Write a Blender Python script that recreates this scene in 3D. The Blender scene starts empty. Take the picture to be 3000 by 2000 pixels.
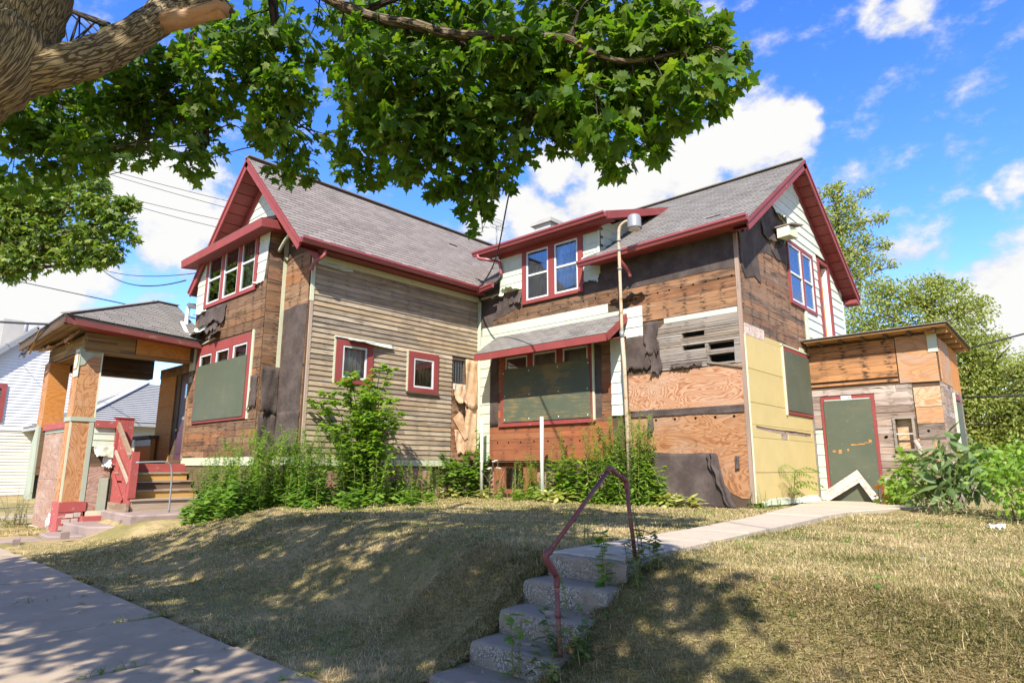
import bpy, math, random
import numpy as np
from mathutils import Vector, Matrix
rnd = random.Random(11)
rng = np.random.default_rng(11)
sc = bpy.context.scene
COL = sc.collection
V3 = Vector

# ------------------------------------------------------------------ camera, sky, sun, exposure
CAM = np.array([11.4487, -11.2181, 0.3122])
cam = bpy.data.cameras.new('camera')
cam.sensor_width = 36.0
cam.lens = 36.0 * 1854.9 / 3000.0
cam.clip_start = 0.05
cam.clip_end = 3000
cam_o = bpy.data.objects.new('camera', cam)
COL.objects.link(cam_o)
R_ = V3((0.73783503, 0.67497658, 0.00246651)); U_ = V3((0.12939825, -0.14503323, 0.98092887)); F_ = V3((-0.66246174, 0.72344452, 0.19435139))
cam_o.matrix_world = Matrix(((R_.x, U_.x, -F_.x, CAM[0]), (R_.y, U_.y, -F_.y, CAM[1]), (R_.z, U_.z, -F_.z, CAM[2]), (0, 0, 0, 1)))
sc.camera = cam_o

SUN = V3((0.66, -1.0, 1.12)).normalized()
el = math.asin(SUN.z); az = math.atan2(SUN.x, SUN.y)
sun = bpy.data.lights.new('sun', 'SUN')
sun.energy = 2.85; sun.angle = math.radians(0.5); sun.color = (1.0, 0.95, 0.87)
sun_o = bpy.data.objects.new('sun', sun); COL.objects.link(sun_o)
sun_o.rotation_euler = SUN.to_track_quat('Z', 'Y').to_euler()

sc.view_settings.view_transform = 'Standard'
sc.view_settings.look = 'None'
sc.view_settings.exposure = 1.8
sc.view_settings.gamma = 1.0
sc.cycles.use_denoising = True
sc.cycles.max_bounces = 6
sc.cycles.transparent_max_bounces = 16
sc.cycles.caustics_reflective = False
sc.cycles.caustics_refractive = False

# ------------------------------------------------------------------ node helpers
class NT:
    def __init__(s, tree):
        s.t = tree; s.l = tree.links
    def n(s, typ, ins=None, **kw):
        nd = s.t.nodes.new(typ)
        for k, v in kw.items(): setattr(nd, k, v)
        for k, v in (ins or {}).items(): s.set(nd.inputs[k], v)
        return nd
    def set(s, sock, v):
        if isinstance(v, bpy.types.NodeSocket): s.l.new(v, sock)
        elif isinstance(v, tuple) and len(v) == 3 and sock.type == 'RGBA': sock.default_value = (*v, 1)
        else: sock.default_value = v
    def m(s, op, a, b=0.0, c=None, clamp=False):
        nd = s.n('ShaderNodeMath', {0: a, 1: b}, operation=op, use_clamp=clamp)
        if c is not None: s.set(nd.inputs[2], c)
        return nd.outputs[0]
    def noise(s, vec, scale, detail=4.0, rough=0.55, dist=0.0, col=False):
        nd = s.n('ShaderNodeTexNoise', {'Vector': vec, 'Scale': scale, 'Detail': detail, 'Roughness': rough, 'Distortion': dist})
        return nd.outputs[1 if col else 0]
    def ramp(s, fac, stops, interp='LINEAR'):
        nd = s.n('ShaderNodeValToRGB', {0: fac}); cr = nd.color_ramp; cr.interpolation = interp
        while len(cr.elements) > 1: cr.elements.remove(cr.elements[-1])
        for i, (p, c) in enumerate(stops):
            e = cr.elements[0] if i == 0 else cr.elements.new(p)
            e.position = p; e.color = (*c, 1) if len(c) == 3 else c
        return nd.outputs[0]
    def step(s, x, a, b):
        nd = s.n('ShaderNodeMapRange', {0: x, 1: a, 2: b, 3: 0.0, 4: 1.0}, interpolation_type='SMOOTHSTEP')
        return nd.outputs[0]
    def mix(s, f, a, b, blend='MIX'):
        nd = s.n('ShaderNodeMix', data_type='RGBA', blend_type=blend)
        s.set(nd.inputs[0], f); s.set(nd.inputs[6], a); s.set(nd.inputs[7], b)
        return nd.outputs[2]
    def xyz(s, v):
        nd = s.n('ShaderNodeSeparateXYZ', {0: v}); return nd.outputs
    def comb(s, x, y, z):
        return s.n('ShaderNodeCombineXYZ', {0: x, 1: y, 2: z}).outputs[0]
    def pos(s):
        return s.n('ShaderNodeNewGeometry').outputs['Position']
    def vmul(s, v, k):
        return s.n('ShaderNodeVectorMath', {0: v, 1: k}, operation='MULTIPLY').outputs[0]
    def vadd(s, v, k):
        return s.n('ShaderNodeVectorMath', {0: v, 1: k}, operation='ADD').outputs[0]
    def rand(s):
        a = s.n('ShaderNodeObjectInfo').outputs['Random']
        b = s.n('ShaderNodeAttribute', attribute_name='tint').outputs['Fac']
        return s.m('FRACT', s.m('ADD', a, b))
    def out(s, col, rough=0.8, bump=None, bstr=0.4, bdist=0.01, spec=0.3, metal=0.0):
        p = s.n('ShaderNodeBsdfPrincipled', {'Base Color': col, 'Roughness': rough, 'Metallic': metal})
        p.inputs['Specular IOR Level'].default_value = spec
        if bump is not None:
            b = s.n('ShaderNodeBump', {'Height': bump, 'Strength': bstr, 'Distance': bdist})
            s.l.new(b.outputs[0], p.inputs['Normal'])
        o = s.n('ShaderNodeOutputMaterial'); s.l.new(p.outputs[0], o.inputs[0])
        return p

def newmat(name):
    m = bpy.data.materials.new(name); m.use_nodes = True
    m.node_tree.nodes.clear()
    return m, NT(m.node_tree)

# ------------------------------------------------------------------ world: Nishita sky and cumulus clouds
w = bpy.data.worlds.new('World'); sc.world = w; w.use_nodes = True
w.node_tree.nodes.clear(); T = NT(w.node_tree)
sky = T.n('ShaderNodeTexSky', sky_type='NISHITA', sun_disc=False)
sky.sun_elevation = el; sky.sun_rotation = az
sky.air_density = 1.0; sky.dust_density = 0.15; sky.ozone_density = 3.0; sky.altitude = 200
d = T.n('ShaderNodeTexCoord').outputs['Generated']
CL = [(-0.368,0.817,0.443,0.075),(-0.438,0.79,0.429,0.07),(-0.301,0.841,0.449,0.075),(-0.252,0.856,0.45,0.04),(-0.511,0.758,0.406,0.07),(-0.55,0.701,0.455,0.05),(-0.598,0.706,0.379,0.07),(-0.497,0.783,0.374,0.07),(-0.656,0.66,0.366,0.05),(-0.389,0.827,0.406,0.07),(-0.891,0.288,0.351,0.08),(-0.895,0.249,0.37,0.07),(-0.885,0.328,0.33,0.05),(-0.906,0.298,0.301,0.05),(-0.889,0.228,0.398,0.05),(-0.964,0.153,0.219,0.09),(-0.951,0.188,0.247,0.07),(-0.973,0.141,0.184,0.08),(-0.041,0.973,0.228,0.07),(-0.067,0.978,0.2,0.07),(-0.049,0.985,0.165,0.09),(-0.084,0.968,0.235,0.03),(-0.137,0.949,0.283,0.045),(-0.164,0.942,0.294,0.04),(-0.12,0.956,0.269,0.03),(-0.034,0.94,0.34,0.03),(-0.061,0.942,0.331,0.02),(-0.144,0.813,0.564,0.04),(-0.096,0.828,0.553,0.04),(-0.96,0.262,0.097,0.06),(-0.959,0.195,0.203,0.05)]
warp = T.vadd(d, T.vmul(T.vadd(T.noise(d, 9.0, 4, 0.6, col=True), (-0.5, -0.5, -0.5)), (0.09, 0.09, 0.09)))
acc = None
for (x, y, z, r) in CL:
    dist = T.n('ShaderNodeVectorMath', {0: warp, 1: (x, y, z)}, operation='DISTANCE').outputs['Value']
    amp = 0.62 if (r < 0.046 and x > -0.2) else 1.0
    g = T.m('MULTIPLY', T.m('SUBTRACT', 1.0, T.m('DIVIDE', dist, r * 1.25), clamp=True), amp)
    acc = g if acc is None else T.m('SMOOTH_MAX', acc, g, 0.25)
# unseen cloud outside the view, added thicker to give neutral fill light
zc = T.xyz(d)[2]
gen = T.noise(T.vmul(d, (1.0, 1.0, 2.2)), 3.2, 6, 0.6)
behind = T.m('SUBTRACT', 1.0, T.step(T.n('ShaderNodeVectorMath', {0: d, 1: (-0.675, 0.737, 0.2)}, operation='DOT_PRODUCT').outputs['Value'], 0.45, 0.72))
gmask = T.m('MULTIPLY', T.m('MULTIPLY', T.step(gen, 0.42, 0.60), behind), 0.8)
fb = T.noise(T.vmul(d, (1, 1, 1.6)), 16.0, 8, 0.62)
wisps = T.m('MULTIPLY', T.step(T.noise(T.vmul(d, (1.0, 1.0, 2.4)), 5.5, 8, 0.65), 0.56, 0.82), 0.22)
dens = T.m('ADD', T.m('MULTIPLY', acc, 1.25), T.m('MULTIPLY', T.m('SUBTRACT', fb, 0.56), 1.5))
mask = T.m('MAXIMUM', T.m('MULTIPLY', T.step(dens, 0.12, 0.60), T.step(acc, 0.0, 0.16)), T.m('MAXIMUM', gmask, wisps))
shade = T.noise(T.vadd(T.vmul(d, (1, 1, 1.6)), (0.02, 0.0, -0.05)), 8.0, 5, 0.6)
ccol = T.mix(T.step(T.m('SUBTRACT', T.m('ADD', dens, 0.1), T.m('MULTIPLY', shade, 0.6)), -0.15, 0.5), (0.56, 0.61, 0.70), (0.96, 0.955, 0.95))
hs = T.n('ShaderNodeHueSaturation', {'Saturation': 1.3, 'Value': 0.76, 'Hue': 0.519, 'Color': sky.outputs[0]})
b1 = T.n('ShaderNodeBackground', {'Color': hs.outputs[0], 'Strength': 0.15})
b2 = T.n('ShaderNodeBackground', {'Color': ccol, 'Strength': 0.295})
ms = T.n('ShaderNodeMixShader', {0: mask, 1: b1.outputs[0], 2: b2.outputs[0]})
wo = T.n('ShaderNodeOutputWorld', {0: ms.outputs[0]})

# ------------------------------------------------------------------ materials
def wallvec(t, vertical=False, r=None):
    p = t.xyz(t.pos()); u = t.m('ADD', p[0], p[1]); v = p[2]
    if vertical: u, v = v, u
    r = r if r is not None else t.rand()
    return t.comb(t.m('ADD', u, t.m('MULTIPLY', r, 53.0)), t.m('ADD', v, t.m('MULTIPLY', r, 11.0)), t.m('MULTIPLY', r, 29.0)), u, v, r

def wood(name, cols, dark=(0.03, 0.022, 0.016), stain=0.35, nails=0.0, grain=0.5, rough=0.82, vertical=False, pale=None, palef=0.0, bump=0.5):
    m, t = newmat(name)
    vec, u, v, r = wallvec(t, vertical)
    n = len(cols)
    base = t.ramp(r, [((i + 0.5) / n, c) for i, c in enumerate(cols)])
    g1 = t.noise(t.vmul(vec, (1.3, 34.0, 1)), 1.0, 5, 0.6, 0.4)
    g2 = t.noise(t.vmul(vec, (5.0, 150.0, 1)), 1.0, 3, 0.6)
    big = t.noise(t.vmul(vec, (0.9, 2.4, 1)), 1.0, 4, 0.6)
    k = t.m('ADD', t.m('MULTIPLY', g1, 0.62), t.m('MULTIPLY', g2, 0.38))
    gm = t.m('ADD', 1.0 - grain * 0.8, t.m('MULTIPLY', t.m('MULTIPLY', k, big), grain * 3.3))
    c = t.mix(1.0, base, t.comb(gm, gm, gm), 'MULTIPLY')
    if pale is not None:
        pf = t.m('MULTIPLY', t.step(t.noise(t.vmul(vec, (1.6, 16.0, 1)), 1.0, 6, 0.7), 0.5, 0.7), palef)
        c = t.mix(pf, c, pale)
    s1 = t.noise(t.vmul(vec, (1.1, 8.5, 1)), 1.0, 7, 0.70, 0.5)
    sf = t.m('MULTIPLY', t.step(s1, 0.62 - 0.20 * stain, 0.80 - 0.2 * stain), 0.9)
    if nails > 0:
        uw = t.m('ADD', u, t.m('MULTIPLY', t.m('SUBTRACT', r, 0.5), 0.07))
        uw = t.m('ADD', uw, t.m('MULTIPLY', t.noise(t.comb(t.m('MULTIPLY', u, 1.3), t.m('MULTIPLY', v, 1.1), 0.0), 1.0, 2), 0.22))
        cell = t.m('FRACT', t.m('DIVIDE', uw, 0.405))
        dn = t.m('ABSOLUTE', t.m('SUBTRACT', cell, 0.5))
        jit = t.noise(t.comb(t.m('MULTIPLY', u, 8.0), t.m('MULTIPLY', v, 26.0), 0.0), 1.0, 2, 0.5)
        nf = t.m('MULTIPLY', t.m('SUBTRACT', 1.0, t.step(dn, 0.05, 0.26)), t.m('MULTIPLY', t.step(jit, 0.44, 0.60), t.step(t.noise(t.comb(t.m('MULTIPLY', u, 1.1), t.m('MULTIPLY', v, 1.6), 3.0), 1.0, 4, 0.6), 0.36, 0.52)))
        sf = t.m('MAXIMUM', sf, t.m('MULTIPLY', nf, nails * 0.85))
    soot = t.m('MULTIPLY', t.step(t.noise(t.vmul(vec, (0.55, 2.6, 1)), 1.0, 6, 0.66, 0.4), 0.50, 0.72), min(0.8, 1.15 * stain))
    c = t.mix(soot, c, tuple(2.2 * q for q in dark))
    c = t.mix(sf, c, dark)
    t.out(c, rough, t.m('ADD', k, t.m('MULTIPLY', g2, 0.5)), bump, 0.006, 0.25)
    return m

def ply(name, light, darkc, wash=(0.5, 0.42, 0.34), washf=0.35, vertical=False, stain=0.2, freq=13.0, rough=0.8, contrast=1.0):
    m, t = newmat(name)
    vec, u, v, r = wallvec(t, vertical)
    warp = t.noise(t.vmul(vec, (0.8, 2.3, 1)), 1.0, 3, 0.5, 0.9)
    ph = t.m('ADD', t.m('MULTIPLY', warp, freq * 1.6), t.m('MULTIPLY', t.noise(t.vmul(vec, (3.0, 12.0, 1)), 1.0, 3), 0.7))
    s = t.m('FRACT', ph)
    band = t.m('MULTIPLY', t.step(s, 0.25, 0.95), t.step(t.m('SUBTRACT', 1.0, s), 0.0, 0.08))
    c = t.mix(t.m('MULTIPLY', band, contrast), light, darkc)
    g2 = t.noise(t.vmul(vec, (4.0, 130.0, 1)), 1.0, 4, 0.6)
    gm = t.m('ADD', 0.68, t.m('MULTIPLY', g2, 0.62))
    c = t.mix(1.0, c, t.comb(gm, gm, gm), 'MULTIPLY')
    c = t.mix(t.m('MULTIPLY', t.step(t.noise(t.vmul(vec, (1.1, 2.2, 1)), 1.0, 5, 0.6), 0.45, 0.72), washf), c, wash)
    sf = t.step(t.noise(t.vmul(vec, (1.3, 3.2, 1)), 1.3, 7, 0.68, 0.5), 0.68 - 0.2 * stain, 0.84 - 0.2 * stain)
    c = t.mix(t.m('MULTIPLY', sf, 0.88), c, (0.035, 0.026, 0.02))
    t.out(c, rough, t.m('ADD', g2, t.m('MULTIPLY', band, 0.4)), 0.3, 0.005, 0.25)
    return m

def paint(name, col, var=0.14, dirt=0.25, dirtc=(0.10, 0.085, 0.06), chip=0.0, chipc=(0.2, 0.12, 0.07), rough=0.55, streak=True, spec=0.35, grain=0.0):
    m, t = newmat(name)
    vec, u, v, r = wallvec(t)
    b = t.noise(vec, 2.2, 5, 0.6)
    f = t.m('ADD', 1.0 - var, t.m('MULTIPLY', t.m('ADD', b, t.m('MULTIPLY', t.m('SUBTRACT', r, 0.5), 0.35)), 2 * var))
    c = t.mix(1.0, col, t.comb(f, f, f), 'MULTIPLY')
    dn = t.noise(t.vmul(vec, (7.0, 0.9, 1) if streak else (2.0, 2.0, 1)), 1.0, 6, 0.65)
    c = t.mix(t.m('MULTIPLY', t.step(dn, 0.48, 0.76), dirt), c, dirtc)
    hgt = t.noise(vec, 60.0, 3)
    if grain:
        hgt = t.noise(t.vmul(vec, (4.0, 120.0, 1)), 1.0, 4)
        gg = t.m('ADD', 1.0 - grain * 0.5, t.m('MULTIPLY', hgt, grain))
        c = t.mix(1.0, c, t.comb(gg, gg, gg), 'MULTIPLY')
    if chip > 0:
        cn = t.noise(t.vmul(vec, (5.0, 9.0, 1)), 1.0, 8, 0.72)
        cf = t.step(cn, 0.66 - 0.2 * chip, 0.70 - 0.2 * chip)
        c = t.mix(cf, c, chipc); hgt = t.m('SUBTRACT', hgt, cf)
    t.out(c, rough, hgt, 0.18, 0.004, spec)
    return m

M = {}
M['sheath'] = wood('sheathing_wood', [(0.24, 0.105, 0.042), (0.16, 0.073, 0.035), (0.31, 0.165, 0.08), (0.21, 0.12, 0.065)], stain=0.62, nails=1.0, grain=0.7, pale=(0.40, 0.31, 0.22), palef=0.4)
M['sheath_red'] = wood('red_brown_boards', [(0.29, 0.095, 0.036), (0.215, 0.075, 0.033), (0.255, 0.10, 0.045)], stain=0.3, nails=0.7, grain=0.5)
M['sheath_brown'] = wood('weathered_brown_boards', [(0.19, 0.095, 0.043), (0.14, 0.073, 0.037), (0.215, 0.12, 0.06), (0.16, 0.09, 0.05)], stain=0.66, nails=0.95, grain=0.6, pale=(0.30, 0.22, 0.15), palef=0.3)
M['sheath_gable'] = wood('gable_boards', [(0.29, 0.155, 0.078), (0.20, 0.105, 0.058), (0.25, 0.145, 0.085), (0.17, 0.105, 0.068)], stain=0.64, nails=1.0, grain=0.7, pale=(0.42, 0.33, 0.24), palef=0.35)
M['clap'] = wood('weathered_clapboard', [(0.35, 0.268, 0.172), (0.26, 0.20, 0.13), (0.41, 0.32, 0.215), (0.20, 0.158, 0.113), (0.32, 0.23, 0.135)], dark=(0.05, 0.04, 0.032), stain=0.3, nails=0.4, grain=0.7, pale=(0.52, 0.46, 0.36), palef=0.5)
M['lath'] = wood('grey_lath', [(0.245, 0.205, 0.165), (0.17, 0.145, 0.12), (0.32, 0.28, 0.235), (0.21, 0.165, 0.12)], dark=(0.05, 0.042, 0.035), stain=0.2, nails=0.5, grain=0.6)
M['shed_up'] = wood('shed_orange_boards', [(0.40, 0.19, 0.075), (0.32, 0.15, 0.065), (0.44, 0.22, 0.09)], stain=0.6, nails=1.0, grain=0.6)
M['shed_low'] = wood('shed_grey_boards', [(0.34, 0.245, 0.185), (0.24, 0.17, 0.125), (0.42, 0.34, 0.28), (0.20, 0.145, 0.11)], stain=0.55, nails=0.7, grain=0.75, pale=(0.5, 0.46, 0.42), palef=0.4)
M['dark_wood'] = wood('dark_old_timber', [(0.10, 0.062, 0.036), (0.075, 0.05, 0.032), (0.13, 0.085, 0.05)], stain=0.4, grain=0.5)
M['porch_lath'] = wood('porch_lath', [(0.27, 0.165, 0.065), (0.19, 0.12, 0.055), (0.31, 0.20, 0.085), (0.15, 0.10, 0.055)], stain=0.28, grain=0.6)
M['rafter'] = wood('rafter_timber', [(0.42, 0.25, 0.10), (0.36, 0.2, 0.08)], stain=0.1, grain=0.3)
M['cornerwood'] = wood('weathered_corner_board', [(0.36, 0.27, 0.2), (0.28, 0.2, 0.15)], stain=0.3, vertical=True)
M['step_grey'] = wood('worn_step_boards', [(0.30, 0.22, 0.15), (0.24, 0.16, 0.10), (0.36, 0.29, 0.21)], stain=0.25, grain=0.6, pale=(0.45, 0.4, 0.34), palef=0.5)
M['step_yellow'] = wood('yellow_riser_boards', [(0.46, 0.27, 0.075), (0.42, 0.25, 0.08)], stain=0.12, grain=0.25)
M['ply'] = ply('plywood_figured', (0.43, 0.255, 0.15), (0.27, 0.10, 0.036), wash=(0.40, 0.28, 0.20), washf=0.55, stain=0.3)
M['ply_low'] = ply('plywood_weathered', (0.35, 0.18, 0.085), (0.22, 0.085, 0.03), wash=(0.33, 0.24, 0.17), washf=0.55, stain=0.42)
M['ply_orange'] = ply('plywood_orange', (0.50, 0.21, 0.048), (0.34, 0.125, 0.03), wash=(0.4, 0.24, 0.12), washf=0.25, stain=0.05, contrast=0.6)
M['ply_post'] = ply('plywood_post', (0.43, 0.225, 0.10), (0.29, 0.115, 0.04), wash=(0.42, 0.28, 0.18), vertical=True, washf=0.3, stain=0.05, freq=10)
M['ply_pink'] = ply('plywood_pinkish', (0.37, 0.235, 0.17), (0.22, 0.115, 0.075), wash=(0.45, 0.37, 0.3), washf=0.5, stain=0.1)
M['ply_shed'] = ply('plywood_shed', (0.44, 0.24, 0.115), (0.32, 0.145, 0.06), wash=(0.33, 0.25, 0.2), washf=0.8, stain=0.35, freq=8, contrast=0.7)
M['ply_pale'] = ply('plywood_pale', (0.50, 0.34, 0.20), (0.36, 0.2, 0.09), wash=(0.5, 0.42, 0.34), washf=0.6, stain=0.1, freq=9)
M['siding'] = paint('pale_green_siding', (0.49, 0.53, 0.40), 0.1, 0.4, (0.30, 0.31, 0.22), rough=0.5)
M['siding_w'] = paint('white_siding', (0.55, 0.58, 0.49), 0.1, 0.4, (0.36, 0.36, 0.28), rough=0.5)
M['red'] = paint('red_trim_paint', (0.235, 0.046, 0.040), 0.28, 0.3, (0.13, 0.055, 0.045), chip=0.12, chipc=(0.30, 0.17, 0.13), rough=0.6)
M['red_dark'] = paint('dark_weathered_red', (0.14, 0.036, 0.03), 0.3, 0.4, (0.07, 0.04, 0.03), chip=0.3, chipc=(0.2, 0.11, 0.07), rough=0.7, grain=0.3)
M['sage'] = paint('dull_sage_trim', (0.32, 0.35, 0.26), 0.12, 0.3, (0.15, 0.15, 0.1), rough=0.6)
M['red_old'] = paint('flaking_red_paint', (0.31, 0.065, 0.055), 0.25, 0.25, (0.12, 0.06, 0.05), chip=0.25, chipc=(0.40, 0.28, 0.23), rough=0.7, grain=0.4)
M['yellow'] = paint('yellow_wall_panel', (0.50, 0.385, 0.165), 0.14, 0.25, (0.45, 0.33, 0.12), rough=0.7, spec=0.15)
M['pale_board'] = paint('pale_greenish_board', (0.50, 0.51, 0.35), 0.12, 0.3, (0.25, 0.24, 0.15), rough=0.6)
M['white'] = paint('white_metal_trim', (0.78, 0.79, 0.76), 0.08, 0.18, (0.35, 0.34, 0.3), rough=0.45)
M['post_paint'] = paint('chalky_post_paint', (0.46, 0.47, 0.40), 0.1, 0.3, (0.3, 0.28, 0.2), rough=0.6)
M['gutter'] = paint('red_gutter_metal', (0.26, 0.058, 0.058), 0.2, 0.18, (0.2, 0.08, 0.08), rough=0.32, spec=0.55)
M['sash'] = paint('grey_white_sash', (0.58, 0.58, 0.56), 0.1, 0.2, (0.3, 0.28, 0.26), rough=0.45)
M['purple_door'] = paint('plum_door_paint', (0.085, 0.042, 0.058), 0.15, 0.2, (0.05, 0.04, 0.04), rough=0.5)
M['concrete_paint'] = paint('flaking_red_masonry', (0.36, 0.085, 0.075), 0.2, 0.3, (0.1, 0.06, 0.05), chip=0.35, chipc=(0.40, 0.33, 0.29), rough=0.85, streak=False)
M['foundation'] = paint('dusty_red_foundation', (0.36, 0.17, 0.15), 0.22, 0.35, (0.2, 0.13, 0.11), chip=0.55, chipc=(0.34, 0.27, 0.24), rough=0.9, streak=False)
M['stucco'] = paint('white_neighbour_siding', (0.60, 0.60, 0.60), 0.05, 0.08, (0.5, 0.5, 0.5), rough=0.6)
M['stucco_cream'] = paint('cream_neighbour_siding', (0.60, 0.57, 0.46), 0.05, 0.08, (0.5, 0.48, 0.4), rough=0.6)
M['black'] = paint('hole_shade_black', (0.012, 0.010, 0.009), 0.1, 0.0, rough=1.0, spec=0.0)  # painted shade for the inside of the drilled holes
M['inside'] = paint('dim_interior', (0.10, 0.08, 0.06), 0.2, 0.2, rough=0.9, spec=0.1)
M['curtain'] = paint('grey_curtain', (0.62, 0.60, 0.57), 0.15, 0.1, rough=0.9, spec=0.05)
M['brown_cloth'] = paint('brown_drape', (0.32, 0.22, 0.13), 0.2, 0.15, rough=0.9, spec=0.05)
M['galv'] = paint('galvanised_metal', (0.20, 0.205, 0.21), 0.15, 0.2, (0.2, 0.16, 0.12), rough=0.42, spec=0.6)
M['rust'] = paint('rusty_beige_pipe', (0.43, 0.34, 0.23), 0.2, 0.5, (0.27, 0.13, 0.05), chip=0.5, chipc=(0.3, 0.15, 0.06), rough=0.7)
M['rail'] = paint('maroon_pipe_paint', (0.15, 0.044, 0.04), 0.3, 0.5, (0.22, 0.10, 0.055), chip=0.5, chipc=(0.28, 0.13, 0.07), rough=0.5)
M['cable'] = paint('black_cable', (0.03, 0.03, 0.032), 0.1, 0.0, rough=0.6)
M['brass'] = paint('brass', (0.5, 0.33, 0.1), 0.1, 0.1, rough=0.35, spec=0.8)
M['stone'] = paint('old_stone', (0.27, 0.20, 0.17), 0.35, 0.5, (0.12, 0.09, 0.075), rough=0.9, streak=False)
M['brickface'] = paint('flaked_brick', (0.46, 0.38, 0.31), 0.25, 0.35, (0.12, 0.09, 0.08), chip=0.3, chipc=(0.33, 0.08, 0.07), rough=0.9, streak=False)
M['chimney'] = paint('grey_chimney_masonry', (0.36, 0.34, 0.31), 0.25, 0.3, (0.2, 0.18, 0.15), rough=0.9, streak=False)
M['num'] = paint('black_digits', (0.02, 0.02, 0.02), 0.05, 0.0, rough=0.6)

def green_board(name, wear):
    m, t = newmat(name)
    vec, u, v, r = wallvec(t)
    g = t.noise(t.vmul(vec, (2.0, 42.0, 1)), 1.0, 5, 0.65, 0.5)
    b = t.noise(vec, 1.3, 5, 0.6)
    c = t.mix(b, (0.055, 0.070, 0.042), (0.112, 0.122, 0.083))
    worn = t.m('MULTIPLY', t.step(t.m('ADD', g, t.m('MULTIPLY', t.m('SUBTRACT', b, 0.5), 0.9)), 0.60 - 0.1 * wear, 0.68 - 0.08 * wear), min(1, 0.55 + 0.4 * wear))
    c = t.mix(t.m('MULTIPLY', worn, wear), c, (0.25, 0.16, 0.05))
    sc_ = t.step(t.noise(t.vmul(vec, (2.2, 3.0, 1)), 1.6, 8, 0.75, 1.5), 0.62, 0.72)
    c = t.mix(t.m('MULTIPLY', sc_, 0.75), c, (0.27, 0.28, 0.21))
    t.out(c, 0.62, g, 0.3, 0.004, 0.3)
    return m
M['green'] = green_board('green_painted_plywood', 0.15)
M['green_worn'] = green_board('worn_green_plywood', 0.7)

def tar():
    m, t = newmat('tar_paper')
    vec, u, v, r = wallvec(t)
    p = t.pos()
    n1 = t.noise(p, 3.0, 6, 0.65); n2 = t.noise(p, 180.0, 2)
    c = t.mix(t.step(n1, 0.35, 0.7), (0.055, 0.041, 0.035), (0.098, 0.075, 0.063))
    sp = t.step(t.noise(p, 26.0, 2), 0.76, 0.80)
    c = t.mix(t.m('MULTIPLY', sp, 0.7), c, (0.3, 0.26, 0.22))
    t.out(c, 0.85, t.m('ADD', t.noise(p, 9.0, 4, 0.6, 1.0), t.m('MULTIPLY', n2, 0.1)), 0.6, 0.02, 0.2)
    return m
M['tar'] = tar()

def osb():
    m, t = newmat('osb_board')
    p = t.pos()
    vo = t.n('ShaderNodeTexVoronoi', {'Vector': t.vadd(p, t.vmul(t.noise(p, 12, 2, col=True), (0.06, 0.06, 0.06))), 'Scale': 24.0})
    c = t.ramp(t.xyz(vo.outputs['Color'])[0], [(0, (0.37, 0.26, 0.21)), (0.5, (0.52, 0.40, 0.33)), (1, (0.62, 0.52, 0.44))])
    c = t.mix(t.m('MULTIPLY', t.step(t.noise(p, 3.0, 5), 0.5, 0.7), 0.5), c, (0.33, 0.24, 0.21))
    t.out(c, 0.85, vo.outputs['Distance'], 0.3, 0.01, 0.2)
    return m
M['osb'] = osb()

def kraft():
    m, t = newmat('kraft_building_paper')
    p = t.pos()
    n1 = t.noise(p, 4.0, 6, 0.65, 0.6)
    c = t.mix(t.step(n1, 0.3, 0.7), (0.42, 0.23, 0.11), (0.62, 0.43, 0.28))
    t.out(c, 0.7, t.noise(p, 14.0, 5, 0.6, 1.0), 0.5, 0.02, 0.3)
    return m
M['kraft'] = kraft()

def shingle_mat(name, c0, c1):
    m, t = newmat(name)
    p = t.pos(); r = t.rand()
    c = t.mix(r, c0, c1)
    n = t.noise(p, 1.1, 5, 0.65)
    c = t.mix(t.m('MULTIPLY', t.step(n, 0.52, 0.75), 0.45), c, (0.065, 0.06, 0.06))
    g = t.noise(p, 260.0, 2)
    gm = t.m('ADD', 0.6, t.m('MULTIPLY', g, 0.8))
    c = t.mix(1.0, c, t.comb(gm, gm, gm), 'MULTIPLY')
    t.out(c, 0.9, g, 0.5, 0.004, 0.2)
    return m
M['shingle'] = shingle_mat('brown_grey_shingle', (0.185, 0.155, 0.135), (0.235, 0.20, 0.175))
M['shingle_r'] = shingle_mat('grey_shingle', (0.165, 0.15, 0.132), (0.225, 0.205, 0.18))
M['shingle_far'] = shingle_mat('pale_far_shingle', (0.30, 0.30, 0.30), (0.38, 0.38, 0.38))
M['roof_under'] = paint('roof_felt', (0.06, 0.055, 0.052), 0.2, 0.1, rough=0.9, spec=0.1)

def glass():
    m, t = newmat('window_glass')
    fr = t.n('ShaderNodeFresnel', {'IOR': 1.5})
    gl = t.n('ShaderNodeBsdfGlossy', {'Color': (0.95, 0.97, 1.0), 'Roughness': 0.02})
    tr = t.n('ShaderNodeBsdfTransparent', {'Color': (0.80, 0.83, 0.82)})
    k = t.m('ADD', t.m('MULTIPLY', fr.outputs[0], 0.85), 0.0, clamp=True)
    mx = t.n('ShaderNodeMixShader', {0: k, 1: tr.outputs[0], 2: gl.outputs[0]})
    t.n('ShaderNodeOutputMaterial', {0: mx.outputs[0]})
    return m
M['glass'] = glass()

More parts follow.
